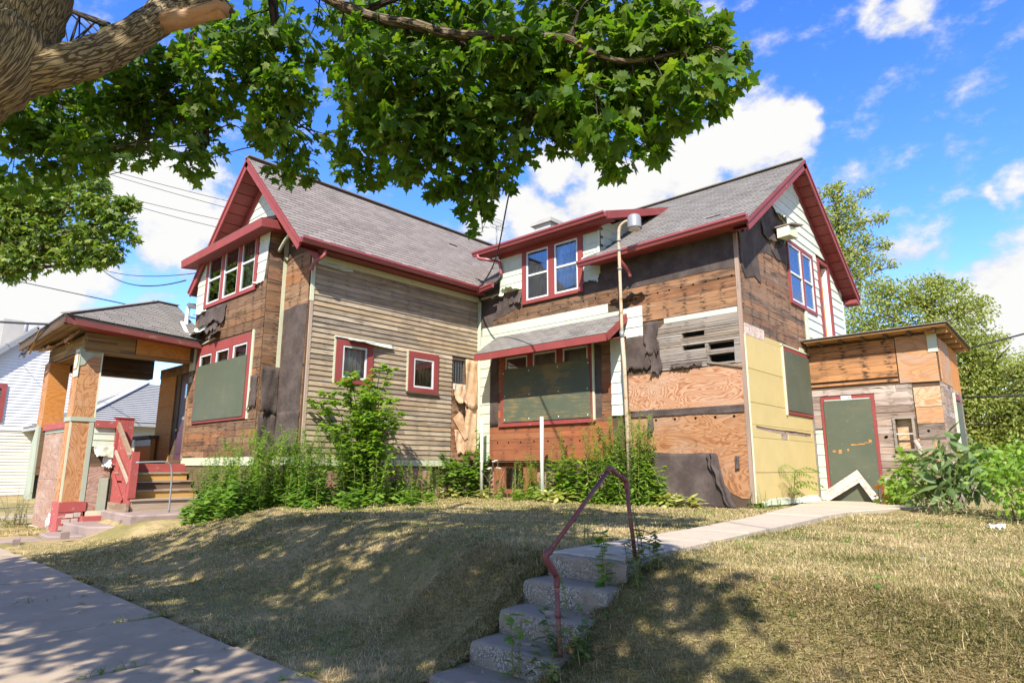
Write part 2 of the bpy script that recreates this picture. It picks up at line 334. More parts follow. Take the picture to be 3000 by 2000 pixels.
def concrete(name, ca, cb, agg=0.6):
    m, t = newmat(name)
    p = t.pos(); r = t.rand()
    n = t.noise(p, 2.0, 7, 0.65)
    c = t.mix(n, ca, cb)
    c = t.mix(t.m('MULTIPLY', t.step(t.noise(p, 6.0, 6, 0.7), 0.55, 0.75), 0.5), c, tuple(0.45 * x for x in ca))
    up = t.m('ABSOLUTE', t.xyz(t.n('ShaderNodeNewGeometry').outputs['True Normal'])[2])
    vo = t.n('ShaderNodeTexVoronoi', {'Vector': p, 'Scale': 105.0})
    side = t.m('SUBTRACT', 1.0, t.step(up, 0.3, 0.8))
    peb = t.m('MULTIPLY', side, agg)
    pc = t.ramp(t.xyz(vo.outputs['Color'])[0], [(0, (0.10, 0.085, 0.065)), (0.6, (0.26, 0.22, 0.17)), (1, (0.46, 0.42, 0.36))])
    c = t.mix(t.m('MULTIPLY', peb, t.step(t.noise(p, 7.0, 4), 0.35, 0.6)), c, pc)
    h = t.m('ADD', t.noise(p, 90.0, 4, 0.7), t.m('MULTIPLY', t.m('MULTIPLY', vo.outputs['Distance'], peb), -3.0))
    t.out(c, 0.9, h, 0.45, 0.006, 0.25)
    return m
M['step'] = concrete('step_concrete', (0.19, 0.15, 0.11), (0.32, 0.26, 0.195), 1.0)
M['walk'] = concrete('sidewalk_concrete', (0.27, 0.205, 0.14), (0.45, 0.355, 0.25), 0.3)
M['path'] = concrete('path_concrete', (0.36, 0.295, 0.22), (0.48, 0.40, 0.30), 0.3)

def bark(name, ca, cb, cc, sc_=1.0):
    m, t = newmat(name)
    uv = t.n('ShaderNodeTexCoord').outputs['UV']
    x = t.xyz(uv)
    vec = t.comb(t.m('MULTIPLY', x[0], 44.0 * sc_), t.m('MULTIPLY', x[1], 8.0 * sc_), 0.0)
    wv = t.vadd(vec, t.vmul(t.noise(t.vmul(vec, (0.35, 0.35, 0.35)), 1.0, 3, col=True), (3.6, 3.0, 0)))
    vo = t.n('ShaderNodeTexVoronoi', {'Vector': wv, 'Scale': 1.0}, feature='DISTANCE_TO_EDGE')
    ridge = t.step(vo.outputs['Distance'], 0.0, 0.13)
    fine = t.noise(wv, 3.0, 5, 0.7)
    p = t.pos()
    moss = t.step(t.noise(p, 4.0, 5, 0.6), 0.4, 0.7)
    c = t.mix(ridge, ca, t.mix(moss, cb, cc))
    gm = t.m('ADD', 0.55, t.m('MULTIPLY', fine, 0.9))
    c = t.mix(1.0, c, t.comb(gm, gm, gm), 'MULTIPLY')
    t.out(c, 0.92, t.m('ADD', ridge, t.m('MULTIPLY', fine, 0.4)), 0.9, 0.03, 0.15)
    return m
M['bark'] = bark('maple_bark', (0.12, 0.085, 0.05), (0.33, 0.255, 0.155), (0.31, 0.23, 0.11))
M['twig'] = bark('twig_bark', (0.07, 0.05, 0.035), (0.20, 0.155, 0.105), (0.19, 0.14, 0.075), 0.7)
M['twig_dark'] = bark('dark_twig_bark', (0.035, 0.028, 0.022), (0.085, 0.066, 0.05), (0.08, 0.062, 0.045), 0.7)
M['raw_wood'] = wood('split_raw_wood', [(0.46, 0.25, 0.13), (0.40, 0.22, 0.12)], stain=0.5, grain=0.8, pale=(0.5, 0.46, 0.42), palef=0.4)

def leafmat(name, c0, c1, c2, trans=0.45, rough=0.5, spec=0.35):
    m, t = newmat(name)
    r = t.rand(); p = t.pos()
    c = t.ramp(r, [(0.0, c0), (0.55, c1), (1.0, c2)])
    f = t.m('ADD', 0.72, t.m('MULTIPLY', t.noise(p, 1.6, 3), 0.56))
    c = t.mix(1.0, c, t.comb(f, f, f), 'MULTIPLY')
    pb = t.n('ShaderNodeBsdfPrincipled', {'Base Color': c, 'Roughness': rough})
    pb.inputs['Specular IOR Level'].default_value = spec
    tc = t.mix(1.0, c, (1.45, 1.5, 0.55), 'MULTIPLY')
    tr = t.n('ShaderNodeBsdfTranslucent', {'Color': tc})
    mx = t.n('ShaderNodeMixShader', {0: trans, 1: pb.outputs[0], 2: tr.outputs[0]})
    t.n('ShaderNodeOutputMaterial', {0: mx.outputs[0]})
    return m
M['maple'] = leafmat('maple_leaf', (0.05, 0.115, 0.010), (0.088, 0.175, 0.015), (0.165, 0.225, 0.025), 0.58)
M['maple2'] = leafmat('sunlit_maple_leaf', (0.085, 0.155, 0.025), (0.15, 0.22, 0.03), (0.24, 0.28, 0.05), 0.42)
M['bushy'] = leafmat('yellow_green_leaf', (0.19, 0.235, 0.05), (0.28, 0.32, 0.075), (0.38, 0.38, 0.11), 0.45)
M['darkleaf'] = leafmat('dark_green_leaf', (0.09, 0.14, 0.04), (0.13, 0.185, 0.05), (0.19, 0.23, 0.06), 0.4)
M['weed'] = leafmat('weed_leaf', (0.14, 0.25, 0.035), (0.21, 0.34, 0.045), (0.31, 0.40, 0.075), 0.5)
M['weed_b'] = leafmat('deep_green_weed_leaf', (0.10, 0.20, 0.03), (0.155, 0.275, 0.04), (0.235, 0.34, 0.055), 0.5)
M['sapling'] = leafmat('bright_sapling_leaf', (0.12, 0.23, 0.025), (0.185, 0.31, 0.03), (0.30, 0.39, 0.05), 0.48)
M['milkweed'] = leafmat('broad_grey_green_leaf', (0.10, 0.165, 0.05), (0.145, 0.21, 0.07), (0.24, 0.29, 0.12), 0.35)
M['hosta'] = leafmat('hosta_leaf', (0.17, 0.23, 0.03), (0.36, 0.37, 0.09), (0.56, 0.52, 0.26), 0.35)
M['stem'] = leafmat('green_stem', (0.14, 0.16, 0.04), (0.18, 0.17, 0.05), (0.2, 0.15, 0.07), 0.1)
M['dryleaf'] = leafmat('dry_weed', (0.22, 0.21, 0.09), (0.30, 0.27, 0.13), (0.36, 0.33, 0.2), 0.3)
M['flower'] = paint('white_flower', (0.8, 0.8, 0.75), 0.1, 0.0, rough=0.8, spec=0.1)
M['orange_leaf'] = leafmat('orange_leaf', (0.55, 0.22, 0.04), (0.6, 0.28, 0.06), (0.6, 0.3, 0.1), 0.4)

def groundmat():
    m, t = newmat('dry_lawn_soil')
    p = t.pos()
    n = t.noise(p, 0.8, 6, 0.65); n2 = t.noise(p, 7.0, 6, 0.7)
    c = t.mix(t.step(n, 0.40, 0.62), (0.38, 0.29, 0.14), (0.22, 0.19, 0.07))
    c = t.mix(t.step(n2, 0.45, 0.75), c, (0.16, 0.115, 0.065))
    t.out(c, 0.95, t.noise(p, 60.0, 4, 0.7), 0.8, 0.02, 0.1)
    return m
M['ground'] = groundmat()

def grassmat():
    m, t = newmat('dry_grass_blade')
    r = t.rand(); p = t.pos()
    n = t.noise(p, 0.75, 5, 0.62); n2 = t.noise(p, 5.0, 4, 0.6)
    q = t.m('ADD', t.m('ADD', t.m('MULTIPLY', n, 0.9), t.m('MULTIPLY', n2, 0.45)), t.m('MULTIPLY', t.m('SUBTRACT', r, 0.5), 0.55))
    c = t.ramp(q, [(0.36, (0.075, 0.115, 0.022)), (0.54, (0.215, 0.20, 0.06)), (0.69, (0.43, 0.335, 0.15)), (0.88, (0.64, 0.50, 0.28))])
    df = t.n('ShaderNodeBsdfDiffuse', {'Color': c}); tr = t.n('ShaderNodeBsdfTranslucent', {'Color': c})
    mx = t.n('ShaderNodeMixShader', {0: 0.3, 1: df.outputs[0], 2: tr.outputs[0]})
    t.n('ShaderNodeOutputMaterial', {0: mx.outputs[0]})
    return m
M['grass'] = grassmat()

# ------------------------------------------------------------------ geometry helpers
WL = {}
def link(o, parent=None, loc=(0, 0, 0)):
    COL.objects.link(o)
    WL[o.name] = V3(loc)
    if parent is not None:
        o.parent = parent
        o.location = V3(loc) - WL[parent.name]
    else:
        o.location = loc
    return o
def tag(o, label=None, cat=None, group=None, kind=None):
    if label: o['label'] = label
    if cat: o['category'] = cat
    if group: o['group'] = group
    if kind: o['kind'] = kind
    return o
def thing(name, label, cat, loc, group=None):
    o = bpy.data.objects.new(name, None); o.empty_display_size = 0.2
    link(o, None, loc); return tag(o, label, cat, group)
def mkmesh(name, vs, fs, mat, uv=None, smooth=False):
    me = bpy.data.meshes.new(name); me.from_pydata([tuple(v) for v in vs], [], fs)
    if mat: me.materials.append(mat)
    if smooth: me.polygons.foreach_set('use_smooth', [True] * len(me.polygons))
    if uv is not None:
        l = me.uv_layers.new(name='UVMap')
        l.data.foreach_set('uv', np.array([uv[i] for p in fs for i in p], dtype=np.float32).ravel())
    return me
class MB:
    def __init__(s): s.v = []; s.f = []; s.uv = []
    def add(s, vs, fs, uv=None):
        b = len(s.v); s.v += [V3(v) for v in vs]; s.f += [tuple(i + b for i in f) for f in fs]
        s.uv += uv if uv else [(0.0, 0.0)] * len(vs)
        return s
    def box(s, a, b):
        x0, y0, z0 = a; x1, y1, z1 = b
        return s.add([(x0,y0,z0),(x1,y0,z0),(x1,y1,z0),(x0,y1,z0),(x0,y0,z1),(x1,y0,z1),(x1,y1,z1),(x0,y1,z1)],
                     [(3,2,1,0),(4,5,6,7),(0,1,5,4),(1,2,6,5),(2,3,7,6),(3,0,4,7)])
    def beam(s, p0, p1, w, h, side):
        p0 = V3(p0); p1 = V3(p1); dr = (p1 - p0).normalized(); sd = V3(side); sd = (sd - dr * sd.dot(dr)).normalized(); up = sd.cross(dr)
        sd = sd * w / 2; up = up * h / 2
        vs = [p0-sd-up, p0+sd-up, p0+sd+up, p0-sd+up, p1-sd-up, p1+sd-up, p1+sd+up, p1-sd+up]
        return s.add(vs, [(3,2,1,0),(4,5,6,7),(0,1,5,4),(1,2,6,5),(2,3,7,6),(3,0,4,7)])
    def prism(s, pts, off):
        n = len(pts); pts = [V3(p) for p in pts]; off = V3(off)
        nn = sum(((pts[i] - pts[0]).cross(pts[(i + 1) % n] - pts[0]) for i in range(1, n - 1)), V3())
        if nn.dot(off) < 0: pts = pts[::-1]
        vs = pts + [p + off for p in pts]
        fs = [tuple(range(n - 1, -1, -1)), tuple(range(n, 2 * n))] + [(i, (i + 1) % n, n + (i + 1) % n, n + i) for i in range(n)]
        return s.add(vs, fs)
    def tube(s, pts, rad, seg=8, wob=0.0, cap=True):
        pts = [V3(p) for p in pts]; n = len(pts)
        if not hasattr(rad, '__len__'): rad = [rad] * n
        ref = None; ln = 0; vs = []; uv = []
        for i, p in enumerate(pts):
            dr = (pts[min(i + 1, n - 1)] - pts[max(i - 1, 0)]).normalized()
            if ref is None:
                ref = V3((0, 0, 1)) if abs(dr.z) < 0.9 else V3((1, 0, 0))
            ref = (ref - dr * ref.dot(dr)).normalized(); bi = dr.cross(ref)
            if i: ln += (p - pts[i - 1]).length
            for k in range(seg + 1):
                a = 2 * math.pi * k / seg
                rr = rad[i] * (1 + wob * math.sin(3 * a + i * 1.7) + wob * 0.6 * math.sin(5 * a + i * 2.3))
                vs.append(p + (ref * math.cos(a) + bi * math.sin(a)) * rr)
                uv.append((k / seg * 2 * math.pi * rad[0], ln))
        fs = []
        for i in range(n - 1):
            for k in range(seg):
                a = i * (seg + 1) + k; b = a + seg + 1
                fs.append((a, a + 1, b + 1, b))
        if cap:
            fs.append(tuple(range(seg - 1, -1, -1))); b = (n - 1) * (seg + 1); fs.append(tuple(b + k for k in range(seg)))
        return s.add(vs, fs, uv)
    def build(s, name, mat, parent=None, smooth=False, **kw):
        o = bpy.data.objects.new(name, mkmesh(name, s.v, s.f, mat, s.uv, smooth))
        link(o, parent); return tag(o, **kw)
def beam(name, p0, p1, w, h, side, mat, parent=None, **kw): return MB().beam(p0, p1, w, h, side).build(name, mat, parent, **kw)
def box(name, a, b, mat, parent=None, **kw): return MB().box(a, b).build(name, mat, parent, **kw)
def prism(name, pts, off, mat, parent=None, **kw): return MB().prism(pts, off).build(name, mat, parent, **kw)
def tube(name, pts, rad, mat, parent=None, seg=8, wob=0.0, **kw): return MB().tube(pts, rad, seg, wob).build(name, mat, parent, smooth=True, **kw)
def catmull(pts, k=6):
    pts = [V3(p) for p in pts]; out = []
    for i in range(len(pts) - 1):
        a, b, c, d_ = pts[max(i-1,0)], pts[i], pts[i+1], pts[min(i+2,len(pts)-1)]
        for j in range(k):
            t = j / k
            out.append(0.5 * ((2*b) + (c-a)*t + (2*a-5*b+4*c-d_)*t*t + (3*b-a-3*c+d_)*t**3))
    out.append(pts[-1]); return out
def lerp(a, b, t): return a + (b - a) * t

class Wall:
    def __init__(s, x, y, axis, sign):
        s.o = V3((x, y, 0)); s.u = V3((1, 0, 0)) if axis == 'x' else V3((0, 1, 0)); s.n = (V3((0, -1, 0)) if axis == 'x' else V3((1, 0, 0))) * sign
    def P(s, u, v, d=0.0): return V3((s.o.x if s.u.x == 0 else u, s.o.y if s.u.y == 0 else u, v)) + s.n * d
def board(parent, name, w, ub, v0, ut, v1, d0, tb, tt, mat, jit=0.0, **kw):
    j = lambda k=1.0: rnd.uniform(-jit, jit) * k
    (a, b), (c, e) = ub, ut
    j0, j1, j2, j3 = j(), j(), j(), j()
    out = [w.P(a + j(), v0 + j0, d0 + tb + j(.3)), w.P(b + j(), v0 + j1, d0 + tb + j(.3)), w.P(e + j(), v1 + j2, d0 + tt), w.P(c + j(), v1 + j3, d0 + tt)]
    inn = [w.P(a, v0 + j0, d0), w.P(b, v0 + j1, d0), w.P(e, v1 + j2, d0), w.P(c, v1 + j3, d0)]
    vs = out + inn
    fs = [(0,1,2,3),(7,6,5,4),(4,5,1,0),(5,6,2,1),(6,7,3,2),(7,4,0,3)]
    if w.u.cross(V3((0,0,1))).dot(w.n) < 0: fs = [f[::-1] for f in fs]
    o = bpy.data.objects.new(name, mkmesh(name, vs, fs, mat)); link(o, parent)
    return tag(o, **kw) if kw else o
def rect(parent, name, w, u0, u1, v0, v1, d0, t, mat, jit=0.0, **kw): return board(parent, name, w, (u0, u1), v0, (u0, u1), v1, d0, t, t, mat, jit, **kw)
def sub(iv, hs):
    res = [iv]
    for a, b in hs:
        nr = []
        for x, y in res:
            if b <= x or a >= y: nr.append((x, y)); continue
            if a > x: nr.append((x, a))
            if b < y: nr.append((b, y))
        res = nr
    return [(x, y) for x, y in res if y - x > 0.02]
def rows(parent, name, w, u0, u1, v0, v1, h, mat, d0, tb, tt=None, holes=(), lens=(1.2, 3.2), gap=0.005, jit=0.003, over=0.0, drop=0.0, ur=None):
    tt = tb if tt is None else tt
    v = v0; k = 0
    while v < v1 - 0.02:
        vt = min(v + h * (rnd.uniform(0.96, 1.04) if gap else 1), v1)
        if ur:
            (ba, bb), (ta, tb_) = ur(v), ur(vt)
            a0, b0 = min(ba, ta), max(bb, tb_)
        else: a0, b0 = u0, u1
        vm = (v + vt) / 2
        for x, y in sub((a0, b0), [(q[0], q[1]) for q in holes if q[2] < vm < q[3]]):
            p = x
            while p < y - 0.001:
                e = p + rnd.uniform(*lens)
                if y - e < 0.25: e = y
                if rnd.random() >= drop:
                    mm = mat[rnd.randrange(len(mat))] if isinstance(mat, list) else mat
                    if ur:
                        cl = lambda q, iv: min(max(q, iv[0]), iv[1])
                        board(parent, name, w, (cl(p, ur(v)), cl(e, ur(v)) - gap), v + gap, (cl(p, ur(vt)), cl(e, ur(vt)) - gap), vt + over, d0, tb, tt, mm, jit)
                    else:
                        board(parent, name, w, (p, e - gap), v + gap, (p, e - gap), vt + over, d0, tb, tt, mm, jit)
                p = e
        v = vt; k += 1
def holed(mb, w, u0, u1, v0, v1, holes, d0, d1):
    us = sorted({u0, u1, *[min(max(h[i], u0), u1) for h in holes for i in (0, 1)]}); vs = sorted({v0, v1, *[min(max(h[i], v0), v1) for h in holes for i in (2, 3)]})
    for i in range(len(us) - 1):
        run = None
        for j in range(len(vs) - 1):
            um, vm = (us[i] + us[i+1]) / 2, (vs[j] + vs[j+1]) / 2
            solid = not any(h[0] < um < h[1] and h[2] < vm < h[3] for h in holes)
            if solid:
                run = [vs[j] if run is None else run[0], vs[j+1]]
            if (not solid or j == len(vs) - 2) and run:
                a = w.P(us[i], run[0], d0); b = w.P(us[i+1], run[1], d1)
                mb.box((min(a.x,b.x),min(a.y,b.y),min(a.z,b.z)), (max(a.x,b.x),max(a.y,b.y),max(a.z,b.z))); run = None
    return mb
def backing(name, w, u0, u1, v0, v1, holes, mat, parent, d0=-0.12, d1=0.0, poly=None, **kw):
    mb = MB(); holed(mb, w, u0, u1, v0, v1, holes, d0, d1)
    if poly: mb.prism([w.P(u, v, d1) for u, v in poly], w.n * (d0 - d1))
    return mb.build(name, mat, parent, **kw)
def sheet(name, fn, nu, nv, mat, parent=None, th=0.004, **kw):
    vs = []; fs = []
    for i in range(nu + 1):
        for j in range(nv + 1): vs.append(V3(fn(i / nu, j / nv)))
    for i in range(nu):
        for j in range(nv):
            a = i * (nv + 1) + j; fs.append((a, a + nv + 1, a + nv + 2, a + 1))
    me = mkmesh(name, vs, fs, mat, None, True)
    o = bpy.data.objects.new(name, me); link(o, parent)
    so = o.modifiers.new('solid', 'SOLIDIFY'); so.thickness = th; so.offset = 0
    return tag(o, **kw)
def ragged(pts, n=5, amp=0.02):
    out = []
    for i in range(len(pts)):
        a = pts[i]; b = pts[(i + 1) % len(pts)]
        out.append(a)
        L_ = math.hypot(b[0]-a[0], b[1]-a[1])
        if L_ > 0.3:
            for k in range(1, n):
                t = k / n + rnd.uniform(-.05, .05)
                out.append((lerp(a[0], b[0], t) + rnd.uniform(-amp, amp), lerp(a[1], b[1], t) + rnd.uniform(-amp, amp)))
    return out
def patch(parent, name, w, pts, d0, t, mat, rag=0.0, n=5, **kw):
    if rag: pts = ragged(pts, n, rag)
    return prism(name, [w.P(u, v, d0) for u, v in pts], w.n * t, mat, parent, **kw)
def flap(parent, name, w, u0, u1, vtop, vbot, d0, mat, curl=0.08, skew=0.0, rag=0.03, wav=0.012, up=0.0, th=0.004, **kw):
    ph = rnd.uniform(0, 6); rr = [0.0]
    for _ in range(26): rr.append(max(-rag, min(rag, rr[-1] * .8 + rnd.uniform(-rag, rag) * .8)) + (rnd.uniform(.5, 1.4) * rag if rnd.random() < .12 else 0))
    r2 = [rnd.uniform(-rag, rag) * .5 for _ in range(14)]
    def fn(a, b):
        v = lerp(vtop, vbot, b) + rr[int(a * 22 + .5)] * b * b + up * b * b
        u = lerp(u0, u1, a) + skew * b + r2[int(b * 10 + .5)] * (2 * abs(a - .5)) ** 3
        d_ = d0 + curl * b ** 2.2 * (0.6 + 0.4 * math.sin(3 * a + ph)) + wav * .8 * math.sin(9 * a + 4 * b + ph) * (0.2 + b) + wav * 0.6 * math.sin(7 * b + 11 * a + ph) + wav
        return w.P(u, v, d_)
    return sheet(name, fn, 22, 10, mat, parent, th * .6, **kw)
def bars(w, u0, u1, v0, v1, wd, d0, d1, mb=None):
    return holed(mb or MB(), w, u0, u1, v0, v1, [(u0 + wd, u1 - wd, v0 + wd, v1 - wd)], d0, d1)
def window(parent, w, outer, sashes, mat, d0=0.0, d1=0.045, curtain='curtain', sill=True, name='window', **kw):
    o = holed(MB(), w, *outer, [s[:4] for s in sashes], d0, d1).build(name, mat, parent, **kw)
    for s in sashes:
        u0, u1, v0, v1 = s[:4]; mid = s[4]; mun = s[5]; cur = s[6] if len(s) > 6 else curtain
        m = bars(w, u0 + .002, u1 - .002, v0 + .002, v1 - .002, 0.042, d1 - 0.05, d1 - 0.012)
        if mid: a = w.P(u0 + .044, mid - 0.022, d1 - 0.048); b = w.P(u1 - .044, mid + 0.022, d1 - 0.008); m.box((min(a.x,b.x),min(a.y,b.y),a.z), (max(a.x,b.x),max(a.y,b.y),b.z))
        m.build('sash', M['sash'], o)
        spans = [(v0 + .045, mid - .024), (mid + .024, v1 - .045)] if mid else [(v0 + .045, v1 - .045)]
        for q, (va, vb) in enumerate(spans):
            rect(o, 'pane', w, u0 + .045, u1 - .045, va, vb, d1 - 0.036, 0.004, M['glass'])
            if mun and (q == len(spans) - 1):
                mm = MB(); nx, ny = mun
                for i in range(1, nx):
                    uu = lerp(u0 + .045, u1 - .045, i / nx); a = w.P(uu - .009, va, d1 - .065); b = w.P(uu + .009, vb, d1 - .045); mm.box((min(a.x,b.x),min(a.y,b.y),a.z), (max(a.x,b.x),max(a.y,b.y),b.z))
                for i in range(1, ny):
                    vv = lerp(va, vb, i / ny); a = w.P(u0 + .045, vv - .009, d1 - .066); b = w.P(u1 - .045, vv + .009, d1 - .044); mm.box((min(a.x,b.x),min(a.y,b.y),a.z), (max(a.x,b.x),max(a.y,b.y),b.z))
                mm.build('muntin', M['rafter'], o)
        if cur:
            ph = rnd.uniform(0, 6)
            sheet('curtain', lambda a, b: w.P(lerp(u0 - .02, u1 + .02, a), lerp(v1, v0, b), -0.075 + 0.012 * math.sin(a * 40 + ph) + 0.006 * math.sin(a * 17)), 40, 1, M[cur], o, 0.002)
    return o

# ------------------------------------------------------------------ roof shingles
def tile_mesh(name, wd, hh, mat):
    t = 0.013
    x = wd / 2
    vs = [(-x,0,0),(x,0,0),(x,hh,0),(-x,hh,0),(-x,0,t+.004),(x,0,t+.004),(x,hh,t*.45),(-x,hh,t*.45)]
    return mkmesh(name, vs, [(3,2,1,0),(4,5,6,7),(0,1,5,4),(1,2,6,5),(2,3,7,6),(3,0,4,7)], mat)
TILES = {}
def shingles(parent, O, U, Vv, vlen, ur, mat, ex=0.14, wd=0.30, cap=300, skip=None, miss=0.004, cut=None):
    U = V3(U).normalized(); Vv = V3(Vv).normalized(); N = U.cross(Vv)
    O = V3(O)
    if N.z < 0: raise ValueError
    key = (mat.name, wd)
    if key not in TILES: TILES[key] = [tile_mesh('shingle', wd - 0.015 - 0.004 * i, ex * 1.22, mat) for i in range(3)]
    it = []
    nr = int(math.ceil(vlen / ex))
    for r in range(nr):
        v = r * ex
        if v > vlen - 0.03: break
        a, b = ur(v + ex * 0.5)
        if b - a < 0.03: continue
        u = a - (r % 2) * wd / 2 - rnd.uniform(0, .02)
        while u < b:
            x0, x1 = max(u, a), min(u + wd, b); u += wd
            if x1 - x0 < 0.03 or rnd.random() < miss: continue
            c = O + U * ((x0 + x1) / 2) + Vv * v
            if skip and skip(c): continue
            if cut: cx = cut(c)
            it.append((c, (x1 - x0) / wd, rnd.uniform(-0.006, 0.006)))
    it.sort(key=lambda q: (q[0] - V3(CAM)).length)
    base = Matrix((U, Vv, N)).transposed().to_4x4()
    pl = WL[parent.name]
    for c, s, a in it[:cap]:
        o = bpy.data.objects.new('shingle', TILES[key][rnd.randrange(3)])
        COL.objects.link(o); o.parent = parent
        o.matrix_local = Matrix.Translation(c - pl) @ base @ Matrix.Rotation(a, 4, 'Z') @ Matrix.Scale(s, 4, (1, 0, 0))
    rest = it[cap:]
    if rest:
        me0 = TILES[key][0]; tv = np.array([v.co[:] for v in me0.vertices]); tf = [tuple(p.vertices) for p in me0.polygons]
        vs = []; fs = []; tint = []
        B = np.array(base.to_3x3())
        for c, s, a in rest:
            k = len(vs) * 8
            vs.append((tv * np.array([s, 1, 1])) @ B.T + np.array(c)); fs += [tuple(i + k for i in f) for f in tf]
            tint += [rnd.random()] * 8
        me = mkmesh('shingles', np.concatenate(vs).tolist(), fs, mat)
        at = me.attributes.new('tint', 'FLOAT', 'POINT'); at.data.foreach_set('value', tint)
        o = bpy.data.objects.new('shingle_field', me); link(o, parent); o['kind'] = 'stuff'
def gutter(name, p0, p1, outd, mat, parent, drop=0.12, wd=0.125):
    p0 = V3(p0); p1 = V3(p1); o = V3(outd).normalized()
    prof = [(0, 0), (0, -drop), (wd * .62, -drop), (wd * .8, -drop * .55), (wd, -drop * .38), (wd, -0.004), (wd * .93, 0), (wd * .86, -0.01), (wd*.86, -drop*.3), (wd * .55, -drop * .85), (0.02, -drop * .85), (0.02, 0)]
    n = len(prof); vs = [p + o * a + V3((0, 0, b)) for p in (p0, p1) for a, b in prof]
    fs = [(i, (i+1) % n, n + (i+1) % n, n + i) for i in range(n)] + [tuple(range(n-1, -1, -1)), tuple(range(n, 2*n))]
    g = bpy.data.objects.new(name, mkmesh(name, vs, fs, mat)); link(g, parent)
    L_ = (p1 - p0).length; k = max(1, int(L_ / 0.85))
    for i in range(k):
        c = lerp(p0, p1, (i + .6) / k)
        MB().beam(c + o * wd + V3((0,0,.006)), c - o * 0.10 + V3((0,0,0.09)), 0.022, 0.004, (p1 - p0)).build('hanger_strap', M['white'], g)
    return g

# ------------------------------------------------------------------ foliage helpers
def tm(half, fold=0.25, droop=0.25, cx=(0, .42)):
    pts = half + [(-x, y) for x, y in half[-2:0:-1]]
    vs = [(cx[0], cx[1])] + pts
    v = np.array([(x, y, -fold * abs(x) * .6 - droop * y * y) for x, y in vs])
    n = len(pts); f = np.array([(0, i + 1, (i + 1) % n + 1) for i in range(n)])
    return v, f
MAPLE = tm([(0,0),(.20,-.10),(.27,.02),(.46,.02),(.40,.17),(.36,.24),(.58,.40),(.66,.58),(.50,.56),(.38,.62),(.22,.50),(.22,.70),(.11,.78),(0,1.06)])
MAPLE_S = tm([(0,0),(.42,.0),(.30,.25),(.62,.55),(.22,.52),(0,1.05)])
LANCE2 = tm([(0,0),(.15,.3),(.13,.6),(0,1)], 0.3, 0.35)
OVATE = tm([(0,0),(.20,.22),(.27,.45),(.18,.75),(0,1)], 0.5, 0.3)
LANCE = tm([(0,0),(.10,.3),(.085,.62),(0,1)], 0.3, 0.35)
BIG = tm([(0,0),(.13,.12),(.21,.35),(.20,.6),(.11,.86),(0,1)], 0.6, 0.3)
def nrm(a): return a / np.maximum(np.linalg.norm(a, axis=-1, keepdims=True), 1e-9)
def leaf_frames(ax, nm):
    ax = nrm(ax); sd = nrm(np.cross(ax, nm)); n2 = np.cross(sd, ax)
    return np.stack([sd, ax, n2], axis=-1)
def leaves(name, tmpl, pos, ax, nm, size, mat, parent=None, tint=None, **kw):
    tv, tf = tmpl; N = len(pos)
    if N == 0: return None
    Fm = leaf_frames(ax, nm)
    vs = np.einsum('nij,kj->nki', Fm, tv) * np.asarray(size).reshape(-1, 1, 1) + np.asarray(pos)[:, None, :]
    K = len(tv)
    fs = (tf[None] + (np.arange(N) * K)[:, None, None]).reshape(-1, 3)
    me = bpy.data.meshes.new(name); nv = N * K; nf = len(fs)
    me.vertices.add(nv); me.vertices.foreach_set('co', vs.astype(np.float32).ravel())
    me.loops.add(nf * 3); me.loops.foreach_set('vertex_index', fs.astype(np.int32).ravel())
    me.polygons.add(nf); me.polygons.foreach_set('loop_start', np.arange(0, nf * 3, 3, dtype=np.int32)); me.polygons.foreach_set('loop_total', np.full(nf, 3, dtype=np.int32))
    me.update(); me.materials.append(mat)
    tint = rng.random(N) if tint is None else tint
    at = me.attributes.new('tint', 'FLOAT', 'POINT'); at.data.foreach_set('value', np.repeat(tint, K).astype(np.float32))
    o = bpy.data.objects.new(name, me); link(o, parent)
    return tag(o, **kw)
LM = {}
def leaf_objects(name, tmpl, key, pos, ax, nm, size, mat, parent):
    if key not in LM: LM[key] = [mkmesh(name, tmpl[0].tolist(), [tuple(int(i) for i in f) for f in tmpl[1]], mat)]
    Fm = leaf_frames(np.asarray(ax, float), np.asarray(nm, float)); pl = WL[parent.name]
    for i in range(len(pos)):
        o = bpy.data.objects.new(name, LM[key][0]); COL.objects.link(o); o.parent = parent
        o.matrix_local = Matrix.Translation(V3(pos[i]) - pl) @ Matrix(Fm[i].tolist()).to_4x4() @ Matrix.Scale(float(size[i]), 4)
def blob_leaves(blobs, dens, size, up=0.6, spread=0.9, droop=0.5, thick=1.0, shell=0.55):
    P_ = []; A_ = []; N_ = []
    for x, y, z, r in blobs:
        n = max(3, int(dens * r * r))
        d_ = nrm(rng.normal(size=(n, 3))); rad = r * (shell + (1 - shell) * rng.random(n)) ** 1.0 * np.cbrt(rng.uniform(0.25, 1.0, n))
        p = np.array([x, y, z]) + d_ * rad[:, None] * np.array([thick, thick, 0.9])
        out = d_ * np.array([1, 1, 0.4])
        a = nrm(out * spread + rng.normal(size=(n, 3)) * 0.55 + np.array([0, 0, -droop]))
        nmv = nrm(np.array([0, 0, up]) + rng.normal(size=(n, 3)) * 0.5 + out * 0.35)
        P_.append(p); A_.append(a); N_.append(nmv)
    P_ = np.concatenate(P_)
    return P_, np.concatenate(A_), np.concatenate(N_), size * rng.uniform(0.65, 1.15, len(P_))

